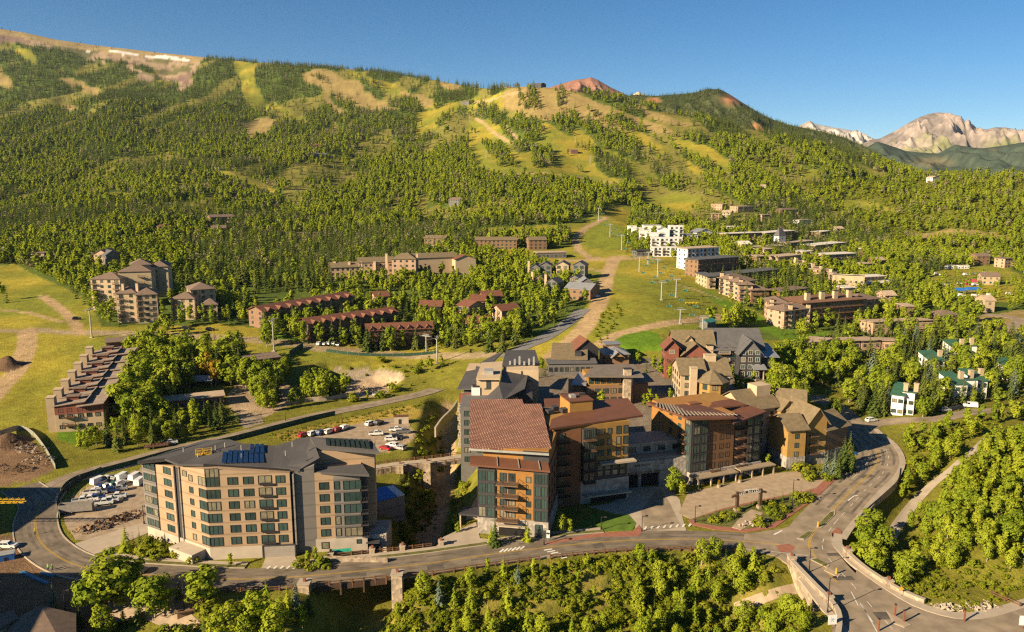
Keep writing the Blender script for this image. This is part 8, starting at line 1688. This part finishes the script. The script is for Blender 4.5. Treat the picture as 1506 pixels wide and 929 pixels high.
def chair_mesh():
    mb = MB(); mb.tube((0, 0, 0), (0, 0, -2.2), .06, n=4); mb.box(-1.4, 1.4, -.35, .35, -3.0, -2.85, 1); mb.box(-1.4, 1.4, .3, .42, -2.849, -2.1, 1); mb.box(-1.4, -1.3, -.35, .42, -2.8, -2.15); mb.box(1.3, 1.4, -.35, .42, -2.8, -2.15); mb.box(-1.4, 1.4, -.06, .06, -2.2, -2.1)
    return mb.mesh('lift_chair', [STEEL, TEAL])
CHM = chair_mesh()
def line(tw, nm, chairs, group):
    ps = [P(a, b_) for a, b_, c in tw]; tops = []
    for i, (a, b_, c) in enumerate(tw):
        d = (ps[min(i+1, len(ps)-1)]-ps[max(i-1, 0)]); ang = atan2(d.y, d.x)-pi/2
        lab = f'{["lowest","second lowest","third","fourth","fifth","sixth","topmost"][i]} mast of the {nm}'; tops.append((tower(a, b_, c, lab, ang), Vector((cos(ang), sin(ang), 0))*2.9))
    for s, t_ in ((-1, 'left'), (1, 'right')): cable(tops, s, f'{t_} cable of the {nm}')
    k = 0
    for i in range(len(tops)-1):
        (p, d), (q, e) = tops[i], tops[i+1]; L_ = (q-p).length
        for s in (-1, 1):
            f = .3 if s < 0 else .7
            if chairs:
                for ff in (f,) if L_ < 60 else (f*.6, f*.6+.4):
                    c = (p+d*s).lerp(q+e*s, ff); c.z -= L_*.02*4*ff*(1-ff); o = link('lift_chair', CHM, None, c, atan2((q-p).y, (q-p).x)-pi/2); k += 1
                    tag(o, f'teal chair hanging from the {nm}', 'chairlift chair', f'chairs of the {nm}')
line([(1000,476,458),(972.5,441,415),(940,399,378),(914,367,346),(897,348,330),(880,325,306)], 'left chairlift up the central slope', True, 'c')
line([(1033,488,467),(994,437,411),(967,406,382),(953,388,371)], 'right chairlift up the central slope', True, 'd')
line([(135,496,456),(403,516,471),(643,534,497)], 'gondola line across the left meadow', False, 'g')
line([(627,519,494),(700,470,450)], 'short lift beside the red lodges', False, 'h')
line([(742,265,255),(715,232,222),(702,205,195),(690,180,170)], 'far lift up the big run', False, 'i')
line([(905,288,278),(868,240,230),(846,210,201),(826,180,171)], 'far lift to the round hill top', False, 'j')
b = Bld('lift_station', 'dark lift station with machinery at the foot of the white condominium', 'lift station', P(938, 377)); b.block(P(936, 377), P(956, 376), 10, 5, MGREY, DKP, floors=1, ov=1)
b = Bld('lift_station', 'small teal roofed lift hut behind the slate lodge', 'lift station', P(1043, 484)); b.block(P(1040, 485), P(1052, 483), 5, 4, MGREY, mat('teal_roof', (.06,.22,.20), .6), roof='gable', rise=1.2, floors=1, ov=.6)
mb = MB()
for i in range(4): mb.tube((i*2.2, 0, .6), (i*2.2+1.6, .5, .9), .45, n=6); mb.tube((i*2.2, 0, .2), (i*2.2, 0, 1.6), .12, n=4)
tag(mb.obj('stored_chairs', YCH, None, P(1008, 447)), 'short row of yellow equipment lying on the slope', 'equipment')
# ------------------------------------------------------------------ people at work
def person(px, py, z, rz, lab, vest, trouser=(.03,.035,.06), hat=(.7,.6,.1), arm=.25):
    r = empty('person', W(px, py, z), rz, lab, 'person')
    vv = [(0,0,.95),(0,0,1.15),(0,0,1.42),(0,0,1.54),(0,0,1.66),(.10,0,.9),(.13,.03,.5),(.14,-.02,.06),(.15,-.16,.03),(-.10,0,.9),(-.14,-.04,.5),(-.17,.05,.06),(-.18,-.10,.03),(.20,0,1.40),(.27,.02,1.13),(.27,-arm,.98),(.27,-arm-.1,.93),(-.20,0,1.40),(-.28,.02,1.13),(-.29,-arm*.6,.92),(-.29,-arm*.6-.08,.86)]
    ed = [(0,1),(1,2),(2,3),(3,4),(0,5),(5,6),(6,7),(7,8),(0,9),(9,10),(10,11),(11,12),(2,13),(13,14),(14,15),(15,16),(2,17),(17,18),(18,19),(19,20)]
    rd = [.15,.15,.16,.06,.11,.10,.075,.05,.05,.10,.075,.05,.05,.075,.055,.04,.04,.075,.055,.04,.04]
    me = bpy.data.meshes.new('body'); me.from_pydata(vv, ed, []); o = link('body', me, r); md = o.modifiers.new('skin', 'SKIN')
    for i, d in enumerate(rd): me.skin_vertices[0].data[i].radius = (d, d); me.skin_vertices[0].data[i].use_root = i == 0
    o.modifiers.new('sub', 'SUBSURF').levels = 1; o.modifiers['sub'].render_levels = 2
    dg = bpy.context.evaluated_depsgraph_get(); bpy.context.view_layer.update(); m2 = bpy.data.meshes.new_from_object(o.evaluated_get(bpy.context.evaluated_depsgraph_get())); o.modifiers.clear(); o.data = m2
    ms = [mat('skin_tone', (.38,.22,.15), .7), mat('work_trousers_'+str(trouser), trouser, .9), mat('vest_'+str(vest), vest, .8)]; m2.materials.clear(); [m2.materials.append(m) for m in ms]
    for p in m2.polygons: c = p.center; p.material_index = 1 if c.z < .93 and abs(c.x) < .24 else (2 if c.z < 1.5 and c.z > .97 else 0)
    h = MB()
    for k in range(8):
        a, b_ = k*pi/4, (k+1)*pi/4; h.face([(cos(a)*.15, sin(a)*.16, 1.70), (cos(b_)*.15, sin(b_)*.16, 1.70), (cos(b_)*.09, sin(b_)*.1, 1.82), (cos(a)*.09, sin(a)*.1, 1.82)])
    h.face([(cos(k*pi/4)*.09, sin(k*pi/4)*.1, 1.82) for k in range(8)]); h.obj('hard_hat', mat('hat_'+str(hat), hat, .5), r)
person(52, 786, .15, .4, 'worker in a yellow vest standing alone in the middle of the road', (.65,.55,.02)); person(71, 839, .15, -.5, 'worker in a bright green vest, left of a pair at the shaded road edge', (.15,.60,.05)); person(77, 840, .15, 1.2, 'worker in a yellow green vest, right of a pair at the shaded road edge', (.40,.58,.04))
# ------------------------------------------------------------------ thin morning haze
mb = MB(); mb.box(-10000, 10000, -3500, 11000, -71.5, 1150)
hm, ht = new_mat('haze_air'); ho = ht.nodes.new('ShaderNodeOutputMaterial'); pv = ht.nodes.new('ShaderNodeVolumePrincipled')
pv.inputs['Color'].default_value = (.62, .80, 1.0, 1); pv.inputs['Density'].default_value = 1.7e-5; pv.inputs['Anisotropy'].default_value = .2
ht.links.new(pv.outputs[0], ho.inputs['Volume'])
tag(mb.obj('haze', hm), 'thin blue haze hanging in the air over the valley', 'haze', None, 'stuff')
